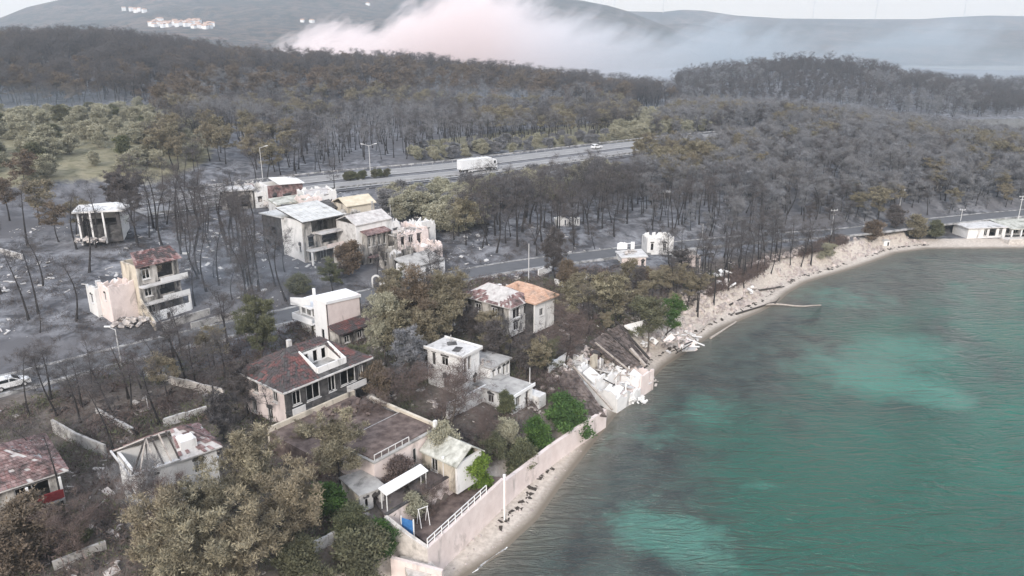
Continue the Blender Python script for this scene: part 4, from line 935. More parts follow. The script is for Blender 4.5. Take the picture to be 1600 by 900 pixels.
ro = mb.build('roof', 'roof_burnt', Hh); tm = MB(); tiles(tm, (-.4, -.6, e), (w + .5, -.6, e), (w + .3, d * .5, e + 1.6), (.6, d * .5, e + 1.7), 8, 17, .45); tm.build('roof_tiles', 'roof_red', ro, kind='stuff')
shell(Hh, -4.0, -.02, 1.6, d, -.6, 6.2, 'stucco_pink', {'left': [(1.4, 2.0, 4.0, 5.2)]}, ragged=1.0); shell(Hh, -4.6, -.02, d + .03, d + 3, -.6, 5.5, 'stucco_white', {'left': [(.8, 1.6, 3.0, 4.4)]}, ragged=1.2)
MB().slab([(-.3, -.1, 3.4), (-.02, -.1, 3.4), (-.02, -3.6, .4), (-.3, -3.6, .4)], 1.6).build('stair_wall', 'stucco_cream', Hh)
rubble(Hh, [(-2, -.5, 0), (-3, .5, 0), (-1.2, -1.6, 0)], 90, 2.6, .2, 1.2, 'rubble', hgt=1.0)
g = G(236, 506); HB = empty('garden_wall', tuple(g - [0, 0, .4]), math.radians(52), 'white retaining wall with a paler grey wall below the burnt three storey house', 'wall')
MB().box(0, 7.0, 0, .3, -.6, 2.1).build('upper_wall', 'stucco_clean', HB); MB().box(.6, 8.8, -2.6, -2.3, -1.2, 1.0).box(.6, 8.8, -2.65, -2.25, 1.0, 1.12).build('lower_wall', 'concrete', HB)
MB().box(2.8, 3.3, -.05, .0, .2, 1.5).build('gate', 'charred', HB)

# I: terraced houses at the centre top
def block(name, px, py, z, zb, ang, w, d, mats, label, ops=None, roof=None, cat='house', floors=None, ragged=0, frame='frame', glass=False):
    if zb is None: q = P(px, py, z); zb = Hs(q[0], q[1]) - .2
    r = place(name, px, py, z, zb, ang, label, cat); h = z - zb
    shell(r, 0, w, 0, d, -1.0, h, mats, ops, floors=(h * .5,) if floors is None else floors, ragged=ragged, frame=frame, glass=glass)
    return r, h
I1, h = block('terraced_house', 472, 347, 18.4, None, 48, 9.5, 7.0, {'*': 'stucco_sooty', 'left': 'stucco_white'}, 'terraced house with pale panelled shed roof and tall white end wall', {'front': [(2.0, 8.6, 7.0, 9.0, 'gap'), (1.0, 2.4, 4.2, 6.2, 'gap'), (4.2, 7.8, 4.4, 6.3, 'gap'), (.9, 2.3, 1.3, 3.2), (3.5, 5, 1.3, 3.2)], 'left': [(4.8, 5.6, 3, 4.4)]})
MB().slab([(-.5, -.9, h + .1), (9.3, -.9, h + .1), (9.3, 8.3, h + 1.7), (-.5, 8.3, h + 1.7)], .18).build('roof', 'charred', I1)
for k in range(7):
    for j in range(4): MB().slab([(-.5 + k * 1.4, -.9 + j * 2.3 + .04, h + .18 + j * .4), (.84 + k * 1.4, -.9 + j * 2.3 + .04, h + .18 + j * .4), (.84 + k * 1.4, 1.34 + j * 2.3, h + .57 + j * .4), (-.5 + k * 1.4, 1.34 + j * 2.3, h + .57 + j * .4)], .06).build('roof_panel', 'sheet', I1)
MB().box(2.6, 9.9, -2.2, -.03, 5.7, 5.95).build('canopy', 'concrete_pale', I1); MB().box(.3, 9.2, -2.0, -.03, 2.6, 2.8).build('balcony', 'concrete_pale', I1); MB().box(4.0, 9.2, -2.0, -1.9, 2.8, 3.5).build('balcony_rail', 'stucco_pink', I1); MB().box(.3, .6, -2.0, -1.7, -.8, 2.6).build('column', 'stucco_white', I1)
I1b, h = block('terraced_house', 440, 341, 18.2, None, 48, 5.0, 7.5, {'*': 'charred', 'front': 'stucco_white'}, 'charred end house with thin pale roof edge left of the panelled roof', {'front': [(1, 2, 4.5, 6.0)], 'left': [(1, 2.4, 1.5, 3.2, 'gap'), (4, 5.4, 1.5, 3.2, 'gap'), (2, 4.6, 4.6, 6.4, 'gap')]})
MB().slab([(-.4, -.4, h + .3), (6.2, -.4, h + .3), (6.2, 7.9, h), (-.4, 7.9, h)], .2).build('roof', 'sheet', I1b)
I2, h = block('terraced_house', 556, 352, 17.4, None, 48, 9.0, 6.5, {'*': 'concrete_pale', 'front': 'stucco_white'}, 'terraced house with plain grey lilac upper wall above the ruined terraces', {'front': [(1, 2, 1.8, 3.4), (3, 4, 1.8, 3.4), (5.4, 6.4, 1.8, 3.4)]})
MB().slab([(-.3, -.3, h), (8.8, -.3, h), (8.8, 3, h + 1.5), (-.3, 3, h + 1.5)], .16).slab([(8.8, 6.3, h + .2), (-.3, 6.3, h + .2), (-.3, 3, h + 1.5), (8.8, 3, h + 1.5)], .16).build('roof', 'roof_ashy', I2); MB().box(8.0, 8.3, 5.0, 5.3, h, h + 2.8).build('chimney', 'concrete', I2)
I3, h = block('terraced_house', 572, 366, 15.6, None, 48, 6.0, 6.0, 'stucco_sooty', 'white terraced house with rows of tall black windows and a pinkish roof edge', {'front': [(.4, 1.1, 4.6, 6.6), (1.5, 2.2, 4.6, 6.6), (2.8, 3.5, 4.6, 6.6), (4.1, 4.8, 4.6, 6.6), (.4, 1.1, 1.2, 2.7), (1.7, 2.4, 1.2, 2.7), (3.0, 3.7, 1.2, 2.7)]})
MB().slab([(-.4, -1.0, h), (5.6, -1.0, h), (5.6, 5.8, h + 1.3), (-.4, 5.8, h + 1.3)], .16).build('roof', 'roof_burnt', I3); MB().box(0, 5.4, -1.2, -.03, 1.6, 1.75).build('balcony', 'roof_burnt', I3)
I4, h = block('terraced_house', 622, 364, 15.4, None, 48, 8.0, 7.0, {'*': 'stucco_pink', 'left': 'stucco_sooty'}, 'pinkish terraced house with collapsed roof terrace at the right end of the row', {'front': [(.6, 1.6, 4.4, 6.4, 'gap'), (2.6, 3.8, 4.2, 6.4), (4.8, 6.0, 4.4, 6.4, 'gap'), (.8, 1.8, 1.2, 2.7), (3.2, 4.2, 1.2, 2.7)]}, ragged=.8)
MB().box(-.2, 7.2, .4, 4, h - .9, h - .7).build('roof', 'concrete_pale', I4); MB().slab([(3.2, -1.6, 2.7), (8.4, -1.6, 2.7), (8.6, 2.0, 3.4), (3.2, 2.0, 3.4)], .18).build('fallen_slab', 'concrete_pale', I4); rubble(I4, [(2, 1, h - .7), (5, 2, h - .7), (6.5, -1.8, .4)], 60, 1.8, .25, 1.2, 'rubble')
I5, h = block('garage_row', 640, 418, 11.2, None, 48, 9.0, 4.0, 'stucco_clean', 'low white building with grey sloping roof at the foot of the terraces', {'front': [(1, 1.8, 1.4, 3.0), (4, 5, 1.4, 2.8)]}, cat='outbuilding', floors=())
MB().slab([(-.3, -.5, h), (8.7, -.5, h), (8.7, 4.3, h + 1.0), (-.3, 4.3, h + 1.0)], .15).build('roof', 'concrete', I5)
I6, h = block('terraced_house', 542, 322, 18.0, None, 40, 6.6, 6.0, 'stucco_cream', 'terraced house with pale yellow gable roof nearest the motorway', {'front': [(1, 2, 3.4, 5.0), (4, 5, 3.4, 5.0)]})
MB().slab([(-.4, -.4, h), (7.0, -.4, h), (7.0, 3, h + 1.4), (-.4, 3, h + 1.4)], .15).slab([(7.0, 6.4, h), (-.4, 6.4, h), (-.4, 3, h + 1.4), (7.0, 3, h + 1.4)], .15).build('roof', mat_simple('cream_roof', (.50, .44, .33), (.62, .56, .45), .9, .9), I6)
I7, h = block('terraced_house', 452, 332, 17.0, None, 30, 10, 5, 'charred', 'long dark burnt terrace house with sagging black roof behind the panelled roof', {'front': [(1, 2.4, 2, 4.2, 'gap'), (4, 5.5, 2, 4.2, 'gap'), (7, 8.5, 2, 4.2, 'gap')]})
MB().slab([(-.4, -.4, h), (10.3, -.4, h + .2), (10.3, 5.4, h + .9), (5, 5.4, h + .3), (-.4, 5.4, h + .8)], .2).build('roof', 'charred', I7)
I8, h = block('terraced_house', 418, 291, 19.0, None, 36, 8.5, 6, {'*': 'stucco_white', 'front': 'roof_burnt'}, 'terraced house with reddish wall and whitish broken roof at the top of the row', {'front': [(1, 2, 2.6, 4.2, 'gap'), (3.5, 5.5, 2.4, 4.2, 'gap')]})
MB().slab([(2.5, -.6, h + .3), (8.8, -.6, h + .1), (8.8, 6.3, h + .6), (2.5, 6.3, h + .9)], .2).build('roof', 'stucco_white', I8)
I9, h = block('terraced_house', 478, 300, 18.0, None, 36, 7.5, 6, 'stucco_white', 'roofless white terrace house half hidden by burnt trees at the top of the row', {'front': [(1, 2, 2.6, 4.0), (3.4, 4.4, 2.6, 4.0), (5.6, 6.6, 2.6, 4.0)]}, ragged=1.5)
MB().slab([(.3, .3, h - 1.2), (7.2, .3, h - 1.0), (7.2, 5.6, h - .5), (.3, 5.6, h - .7)], .2).build('fallen_slab', 'roof_ashy', I9)
I10, h = block('terraced_house', 345, 300, 18.2, None, 25, 7, 5, 'stucco_sooty', 'low house with flat white roof slab left of the terraced row', {'front': [(1, 2.6, 1.6, 3.6, 'gap'), (4, 5.6, 1.6, 3.6, 'gap')]})
MB().box(-.6, 7.6, -.8, 5.6, h, h + .25).build('roof', 'concrete_pale', I10)
I11, h = block('terraced_house', 432, 318, 17.0, None, 36, 8.0, 5.5, {'*': 'stucco_white', 'front': 'stucco_cream'}, 'low cream terrace house with patchy flat roof behind the black roof', {'front': [(1, 2, 2.2, 3.8, 'gap'), (4, 5.5, 2.2, 3.8, 'gap')]}, ragged=.6)
MB().slab([(-.2, -.3, h - .3), (8.2, -.3, h - .1), (8.2, 5.6, h + .4), (-.2, 5.6, h + .2)], .2).build('roof', 'lichen', I11)
I12, h = block('terraced_house', 505, 320, 17.0, None, 36, 6.5, 5.0, 'stucco_pink', 'pinkish roofless terrace house behind a burnt tree beside the yellow gable', {'front': [(1, 2, 2.2, 3.8, 'gap'), (4, 5, 2.2, 3.8)]}, ragged=1.6)
for k, (px, py, z, ang, w_, d_, hh, m, lab) in enumerate([
    (398, 300, 17.6, 36, 5.5, 5, 3.0, 'stucco_white', 'roofless white shell between the flat white roof slab and the reddish terrace house'), (372, 292, 18.4, 30, 6, 4.5, 2.6, 'concrete_pale', 'low pale ruin with broken walls just right of the flat white roof slab'),
    (470, 312, 17.6, 36, 5, 4, 3.4, 'stucco_pink', 'small pinkish ruin wedged between the cream terrace house and roofless neighbours'), (532, 338, 17.0, 46, 5, 4, 4.2, 'stucco_sooty', 'sooty roofless shell between the black roof and the grey lilac wall'),
    (598, 352, 16.2, 48, 4.6, 4, 4.0, 'stucco_white', 'small white shell with broken top behind the row of tall black windows'), (650, 352, 14.6, 48, 5.5, 4, 4.0, 'stucco_white', 'white broken upper storey behind the pinkish terraced house'),
    (612, 398, 12.4, 48, 5.5, 4, 3.6, 'stucco_sooty', 'sooty low ruin in front of the pinkish terraced house'), (540, 392, 13.2, 48, 6, 4, 4.4, 'stucco_sooty', 'sooty ruin with gaping openings right of the panelled roof house'), (662, 388, 12.6, 48, 5.0, 4.5, 3.8, 'stucco_pink', 'small pinkish ruin at the right end of the terraces above the garage row')]):
    q = P(px, py, z); r, h = block('terraced_ruin', px, py, z, z - hh - .5, ang, w_, d_, m, lab, {'front': [(.6, 1.6, 1.4, hh - .4, 'gap'), (2.6, 3.8, 1.2, hh - .2, 'gap')], 'left': [(1, 2, 1.4, hh - .4, 'gap')]}, ragged=1.5, floors=())
    r.location[2] = z - hh; MB().box(.3, w_ - .3, .3, d_ - .3, -3.0, .4).build('floor', 'rubble', r); rubble(r, [(1.5, 1.5, .4), (3.5, 2.5, .4), (2, -1.2, -.3)], 40, 1.6, .2, 1.1, 'rubble', hgt=.8)
    MB().slab([(.4, .4, hh * .55), (w_ * .7, .3, hh * .8), (w_ * .65, d_ - .4, hh * .95), (.5, d_ - .6, hh * .5)], .18).build('fallen_slab', ('concrete_pale', 'roof_burnt', 'stucco_white')[k % 3], r)
g = G(588, 448); ar = empty('garden_arch', (g[0], g[1], g[2] - .1), .3, 'small white arched gateway at the foot of the terraced houses', 'gateway')
mb = MB(); pts = [(-.7, 0), (-.7, 1.6)] + [(-.7 * math.cos(a), 1.6 + .7 * math.sin(a)) for a in np.linspace(.3, 2.84, 7)] + [(.7, 1.6), (.7, 0)]
for a, b in zip(pts[:-1], pts[1:]): mb.bar((a[0], 0, a[1]), (b[0], 0, b[1]), .28)
mb.build('arch', 'stucco_white', ar); MB().box(.85, 3.2, -.12, .12, -.2, 1.0).build('side_wall', 'stucco_white', ar)

# J: ruined villa on the left
J, h = block('ruined_villa', 118, 330, 20.2, 14.6, 20, 7.5, 5.5, {'*': 'stucco_white', 'front': 'charred'}, 'ruined white villa with broken flat roof and exposed columns among brown trees', {'front': [(.8, 2.2, 1.2, 5.6, 'gap'), (2.6, 4.4, 3.6, 6.0, 'gap'), (4.8, 6.8, 3.4, 6.0, 'gap')], 'left': [(1, 2, 3.8, 5.4), (3, 4, 3.8, 5.4)]}, ragged=.7)
MB().slab([(-.6, -.8, h), (8.4, -.8, h - .2), (9.2, 3.4, h - .1), (6.6, 6, h + .2), (-.4, 6, h + .1)], .3).build('roof', 'stucco_white', J)
for x in (.2, 2.3, 4.5): MB().box(x, x + .3, -1.0, -.7, -1, h - .3).build('column', 'stucco_white', J)
rubble(J, [(1, -1.6, 0), (3, -2.2, 0)], 50, 1.8, .25, 1.1, 'rubble')
J2, h = block('small_white_house', 150, 352, 15.8, 12.8, 14, 5.2, 4.2, 'stucco_white', 'small pale house with one dark window below the ruined villa', {'front': [(1.8, 3.0, 1.6, 3.1)], 'left': [(1.4, 2.4, 1.6, 2.9)]}, floors=(), glass=True)
MB().slab([(-.3, -.5, h), (5.5, -.5, h), (5.5, 4.5, h + .9), (-.3, 4.5, h + .9)], .15).build('roof', 'lichen', J2)

# K: roofless white house beside the coast road
K, h = block('ruined_white_house', 1012, 370, 10.4, 6.0, 6, 6.0, 4.4, 'stucco_white', 'roofless white house with ragged parapets beside the coast road', {'front': [(.8, 1.5, 2.2, 4.0), (3.6, 4.4, 2.0, 3.8)]}, ragged=1.0)
MB().box(.3, 5.7, .3, 4.1, h - 1.7, h - 1.5).build('floor', 'concrete', K)
K2, h = block('ruined_white_house', 972, 402, 8.2, 5.4, 6, 5.2, 5.0, {'*': 'stucco_white', 'front': 'stucco_pink'}, 'low pinkish house front with flat white slab before the roofless house', {'front': [(4.2, 4.9, 1.2, 2.8, 'gap')]}, floors=())
MB().slab([(-.3, -.2, h), (5.6, -.2, h + .1), (5.6, 5.2, h + .3), (-.3, 5.2, h)], .22).build('roof', 'concrete_pale', K2); wall(K2, (.2, 5.2), (4.0, 5.2), h + .3, h + 1.9, .25, [(2.2, 3.0, 0, 1.2)], 'stucco_clean', ragged=.4); rubble(K2, [(1.5, 2, h + .2), (3, 3, h + .2)], 26, 1.2, .2, .9, 'rubble', hgt=.3)
K3, h = block('ruined_outbuilding', 1060, 398, 8.0, 5.2, 6, 5.0, 4.4, {'*': 'concrete', 'front': 'stucco_pink'}, 'low pinkish roofless outbuilding right of the roofless white house', {'front': [(4.0, 4.8, .6, 2.8, 'gap')]}, ragged=.6, floors=(), cat='outbuilding')
MB().bar((4.4, -.6, h - .2), (8.0, .6, h - .1), .22).build('fallen_beam', 'wood_dark', K3)
for px, py, w, lab in ((868, 352, 3.2, 'broken white wall left standing in the wood between the road and the motorway'), (893, 352, 2.0, 'short broken white wall with two openings in the wood above the road')):
    g = G(px, py); r = empty('ruined_wall', (g[0], g[1], g[2] - .2), .1, lab, 'wall'); wall(r, (0, 0), (w, 0), -.5, 2.4, .3, [(w * .4, w * .55, 1.0, 2.2), (w * .7, w * .85, 1.0, 2.2)] if w < 3 else [(2.2, 2.6, .5, 2)], 'stucco_white', ragged=.9); wall(r, (0, 3), (0, 0), -.5, 1.8, .3, [], 'stucco_white', ragged=.8)

# M: long low building on the shore at the right edge
Mh = place('shore_restaurant', 1514, 357, 3.7, 1.2, 7, 'long low white shore building with a row of columns at the right edge', 'building')
L_ = 34
shell(Mh, 0, 11, 0, 6, -1.2, 2.5, 'stucco_white', {'front': [(4.6, 5.6, 1.5, 3.3), (6.2, 8.2, 1.4, 3.4, 'gap'), (9, 10, 1.6, 3.2)]}, floors=(.1,)); MB().box(-.5, 11.2, -.6, 6.4, 2.5, 2.7).build('roof', 'concrete_pale', Mh)
MB().slab([(11.3, -1.8, 2.4), (L_, -1.8, 2.4), (L_, 7, 3.1), (11.3, 7, 3.1)], .2).build('veranda_roof', 'lichen', Mh)
shell(Mh, 11.25, L_, 2.2, 6.6, -1.2, 2.25, 'stucco_white', {'front': [(1.2 + 2.6 * k, 2.8 + 2.6 * k, 1.4, 3.1) for k in range(8)]}, floors=(.1,))
for k in range(9): MB().box(11.6 + k * 2.7, 11.9 + k * 2.7, -1.5, -1.2, -1, 2.2).build('column', 'stucco_clean', Mh)
TQ = empty('stone_terrace', (Mh.location[0], Mh.location[1], .2), math.radians(9), 'pale stone quay terrace in front of the long shore building', 'terrace')
MB().box(8, L_ + 6, -5.4, -2.0, -1.6, 1.2).box(8, L_ + 6, -5.5, -5.1, 1.2, 1.6).build('quay', 'stone', TQ); MB().box(14, L_ + 6, -10.5, -5.42, -1.6, .55).build('lower_quay', 'concrete', TQ)
g = G(1450, 297); N_ = empty('small_white_house', (g[0] - 3, g[1], g[2] - .3), math.radians(-10), 'small white house alone in the grey wood on the hill behind the bay', 'house')
shell(N_, 0, 3.4, 0, 3.4, -.5, 2.6, 'stucco_white', {}, floors=()); MB().box(-.3, 6.6, -.4, 3.8, 2.6, 2.8).build('roof', 'concrete_pale', N_)
for k in range(3): MB().box(4.0 + k * 1.1, 4.25 + k * 1.1, -.2, .05, -.5, 2.6).build('column', 'stucco_white', N_)
MB().box(3.45, 6.4, 2.8, 3.1, -.5, 2.6).build('back_wall', 'charred', N_)
g = G(1037, 312); O_ = empty('open_shed', (g[0] - 1.2, g[1], g[2] - .1), 0, 'tiny dark open shed in the burnt wood above the coast road', 'shed')
MB().box(-.2, 3.2, -.3, 2.4, 2.1, 2.3).build('roof', 'concrete', O_); MB().box(0, 3, 2, 2.2, 0, 2.1).build('back_wall', 'charred', O_)
for k in range(3): MB().box(.0 + k * 1.35, .25 + k * 1.35, 0, .25, 0, 2.1).build('post', 'concrete', O_)
g = G(270, 204); U_ = empty('far_white_house', (g[0] - 4, g[1], g[2] - .3), .3, 'far white house with broken roof at the edge of the burnt forest', 'house')
shell(U_, 0, 6.5, 0, 5, -.5, 3.4, 'stucco_white', {'front': [(.8, 1.8, 1.5, 3.0), (4, 5, .5, 3.0)]}, ragged=1.0, floors=()); MB().slab([(-.4, -.4, 3.2), (4.2, -.4, 3.0), (4.2, 5.4, 3.9), (-.4, 5.4, 4.2)], .2).build('roof', 'concrete_pale', U_)
g = G(1386, 381); S_ = empty('beach_hut', (g[0] - .8, g[1], g[2] - .1), .2, 'tiny white hut under the trees at the top of the far beach', 'hut')
MB().box(0, 1.7, 0, 1.5, -.3, 1.5).build('wall', 'stucco_clean', S_); MB().box(-.12, 1.82, -.12, 1.62, 1.5, 1.62).build('roof', 'concrete_pale', S_); MB().box(1.0, 1.5, -.03, .0, .2, 1.2).build('door', 'charred', S_)

# ------------------------------------------------------------------ the walled compound by the beach
PC = place('terraced_house', 584, 722, 9.5, 5.9, 51, 'long pinkish house with dead grass roof terrace and whitish sloping wing by the sea wall', 'house')
w = 9.6
shell(PC, 0, w, 0, 6.2, -1.5, 3.4, 'stucco_pink', {'front': [(5.6, 6.2, 2.0, 4.1), (7.2, 8.6, 2.2, 4.0)]}, floors=(.1,), glass=True)
MB().box(-.1, w + .1, -.12, 6.3, 3.4, 3.6).build('roof', 'concrete', PC); MB().box(.2, w - .2, .3, 6.0, 3.61, 3.72).build('dead_grass', 'burnt_grass', PC)
MB().box(w - .25, w + .12, -.15, 11.5, 3.6, 4.05).build('parapet', 'stucco_cream', PC)
for a, b in (((.2, .1, 4.3), (5.2, .1, 4.3)),): MB().bar(a, b, .07).build('railing', 'frame', PC)
for k in range(6): MB().bar((.2 + k, .1, 3.6), (.2 + k, .1, 4.3), .07).build('railing_post', 'frame', PC)
shell(PC, 6.8, w + 1.2, -5.6, -.15, -1.5, 2.2, {'*': 'stucco_cream', 'front': 'stucco_white'}, {'left': [(1.2, 2.2, 1.6, 3.4)]})
MB().slab([(6.4, -5.9, 2.15), (8.9, -5.9, 3.7), (8.9, -.14, 3.7), (6.4, -.14, 2.15)], .16).slab([(8.9, -5.9, 3.7), (w + 1.5, -5.9, 2.1), (w + 1.5, -.14, 2.1), (8.9, -.14, 3.7)], .16).build('wing_roof', 'lichen', PC)
MB().box(8.7, 9.1, -.5, -.16, 3.3, 4.9).build('chimney', 'stucco_white', PC)
FB = empty('dead_grass_terrace', (PC.location[0], PC.location[1], PC.location[2]), PC.rotation_euler[2], 'raised terrace of brown dead grass behind the long pinkish house, edged by a pale wall', 'terrace')
MB().box(-3, w - .3, 6.35, 14.5, -2, 3.3).build('bed', 'burnt_grass', FB); MB().box(-3, w, 14.52, 14.8, -2, 3.9).build('edge_wall', 'stucco_cream', FB)
rubble(FB, [(2, 9, 3.35), (6, 11, 3.35), (4, 13, 3.35)], 90, 3.0, .2, .9, 'burnt_grass', hgt=.25)
def px_wall(name, label, pts, zt, zb, th, mat, cat='wall', cap=None, root=None):
    """wall whose top edge the picture shows along pts (px, py), zt a height or a list of heights"""
    zs = zt if isinstance(zt, (list, tuple)) else [zt] * len(pts); q = [P(a, b, z) for (a, b), z in zip(pts, zs)]
    r = root or empty(name, (q[0][0], q[0][1], zb), 0, label, cat); o = Vector(r.location)
    for k, (a, b) in enumerate(zip(q[:-1], q[1:])):
        d = Vector((b[0] - a[0], b[1] - a[1], 0)).normalized(); n = Vector((-d.y, d.x, 0)) * th; A = Vector((*a[:2], 0)) - Vector((o.x, o.y, 0)); B_ = Vector((*b[:2], 0)) - Vector((o.x, o.y, 0)) - d * (.003 if k < len(q) - 2 else 0)
        mb = MB(); ta, tb = a[2] - o.z, b[2] - o.z; z0 = zb - o.z
        mb.add([(A.x, A.y, z0), (B_.x, B_.y, z0), ((B_ + n).x, (B_ + n).y, z0), ((A + n).x, (A + n).y, z0), (A.x, A.y, ta), (B_.x, B_.y, tb), ((B_ + n).x, (B_ + n).y, tb), ((A + n).x, (A + n).y, ta)], [(3, 2, 1, 0), (4, 5, 6, 7), (0, 1, 5, 4), (1, 2, 6, 5), (2, 3, 7, 6), (3, 0, 4, 7)])
        mb.build('wall', mat, r)
        if cap: MB().bar((A.x + n.x / 2, A.y + n.y / 2, ta + .05), (B_.x + n.x / 2, B_.y + n.y / 2, tb + .05), th + .14, .12).build('coping', cap, r)
    return r
def px_floor(name, pts, z, th, mat, kind='structure'):
    q = [P(a, b, z) for a, b in pts]; mb = MB(); mb.slab([tuple(p) for p in q], th); return mb.build(name, mat, None, kind=kind)
px_floor('patio', [(590, 790), (604, 806), (714, 738), (694, 718), (680, 690), (570, 752)], 5.95, 1.2, mat_simple('patio_paving', (.10, .085, .085), (.17, .15, .145), 1.2, .9, obj=False))
px_floor('garden_bed', [(632, 822), (672, 852), (786, 745), (720, 742)], 3.7, .6, 'burnt_grass')
px_wall('retaining_wall', 'pinkish retaining wall between dark patio and sunken garden bed', [(604, 806), (714, 738)], 6.0, 2.8, .3, 'stucco_pink', cap='charred')
sw = px_wall('sea_wall', 'tall smooth pinkish sea wall with railing at the foot of the beach', [(668, 858), (788, 748)], 4.3, -.2, .4, 'stucco_pink')
px_wall('stone_wall', 'rough pale stone wall running down from the patio to the sea wall', [(600, 808), (634, 835), (668, 858)], [6.1, 5.2, 4.3], 1.5, .45, 'stone')
a, b = P(668, 855, 4.3), P(760, 770, 4.3); rl = empty('railing', tuple(a), 0, 'white metal railing along the top of the pinkish sea wall', 'railing'); D = Vector(b - a); n_ = 9
for k in range(n_ + 1): q = D * (k / n_); MB().bar((q.x, q.y, 0), (q.x, q.y, .95), .09).build('railing_post', 'white_metal', rl)
for z in (.5, .97): MB().bar((0, 0, z), (D.x, D.y, z), .08).build('rail', 'white_metal', rl)
a = P(788, 806, .9); ps = empty('white_post', (a[0], a[1], .3), 0, 'tall white post at the corner of the pinkish sea wall', 'post'); MB().box(-.09, .09, -.09, .09, -.3, 5.6).build('shaft', 'white_metal', ps); MB().obox((0, 0, 5.75), .3, .3, .28).build('cap', 'stucco_clean', ps)
a = P(646, 842, 3.8); bt = empty('blue_screen', tuple(a), math.radians(-25), 'bright blue panel between two white posts at the end of the sunken garden', 'screen')
MB().box(-1.3, 0, 0, .06, 0, 2.1).build('panel', 'blue_tarp', bt); MB().box(.02, .12, -.02, .1, 0, 2.3).build('post', 'white_metal', bt); MB().box(-1.42, -1.32, -.02, .1, 0, 2.3).build('post', 'white_metal', bt)
a = P(655, 822, 3.8); fr_ = empty('swing_frame', tuple(a), .6, 'leaning frame of thin white poles beside the blue panel', 'frame')
for x in (0, 1.0): MB().bar((x, -.5, 0), (x, 0, 2.0), .06).build('pole', 'white_metal', fr_); MB().bar((x, .5, 0), (x, 0, 2.0), .06).build('pole', 'white_metal', fr_)
MB().bar((-.1, 0, 2.02), (1.1, 0, 2.02), .06).build('crossbar', 'white_metal', fr_)
a = P(602, 800, 5.95); pg = empty('pergola', tuple(a), math.radians(51), 'long narrow white canopy on thin posts at the edge of the patio', 'pergola'); Lp = 6.0
MB().slab([(0, -.3, 2.1), (Lp, -.3, 2.1), (Lp, .9, 2.45), (0, .9, 2.45)], .1).build('canopy', 'stucco_clean', pg)
for x in (.2, Lp - .2):
    for y in (-.1, .7): MB().bar((x, y, 0), (x, y, 2.1 if y < 0 else 2.28), .08).build('post', 'white_metal', pg)
a = P(661, 733, 5.95)
for k, (px, py, h) in enumerate(((693, 744, 2.2), (672, 727, 2.0))):
    q = P(px, py, 5.95); lp = empty('garden_lamp', tuple(q), 0, ('white garden lamp post at the seaward edge of the patio', 'white garden lamp post under the grey green tree on the patio')[k], 'lamp'); MB().tube((0, 0, 0), (0, 0, h), .06, .05).build('pole', 'white_metal', lp); MB().obox((0, 0, h + .12), .28, .28, .24).build('lamp_head', 'stucco_clean', lp)
q = P(685, 716, 6.0); tb = empty('garden_table', tuple(q), math.radians(30), 'dark blue covered garden table on the patio below the whitish wing', 'table'); MB().box(-1.2, 1.2, -.7, .7, .7, .8).build('table_top', 'glass', tb)
for x in (-1.0, 1.0):
    for y in (-.5, .5): MB().bar((x, y, 0), (x, y, .7), .08).build('leg', 'white_metal', tb)
HT = place('garden_hut', 562, 775, 7.7, 5.0, 40, 'small grey white hut with doorway below the foreground pines', 'hut')
shell(HT, 0, 2.8, 0, 4.0, -.8, 2.7, {'*': 'stucco_white', 'left': 'stucco_cream', 'front': 'concrete_pale'}, {'front': [(.5, 1.0, 1.8, 2.9), (1.5, 2.3, .7, 2.7, 'gap')]}, floors=(.05,)); MB().slab([(-.2, -.3, 2.95), (3.0, -.3, 2.75), (3.0, 4.2, 2.75), (-.2, 4.2, 2.95)], .16).build('roof', 'concrete', HT)
px_wall('sea_wall', 'low whitish stone wall along the beach below the green bushes', [(790, 752), (822, 728), (862, 697), (905, 668), (948, 640)], [3.8, 3.4, 3.2, 3.0, 2.8], -.1, .5, 'stucco_pink')
px_wall('landing_wall', 'pink low wall and gate pier at the bottom of the stone wall', [(610, 872), (640, 880), (690, 893)], 3.2, -.2, .4, 'stucco_pink')
px_floor('beach_path', [(640, 905), (690, 893), (668, 872), (625, 868)], 2.6, .8, 'stone')
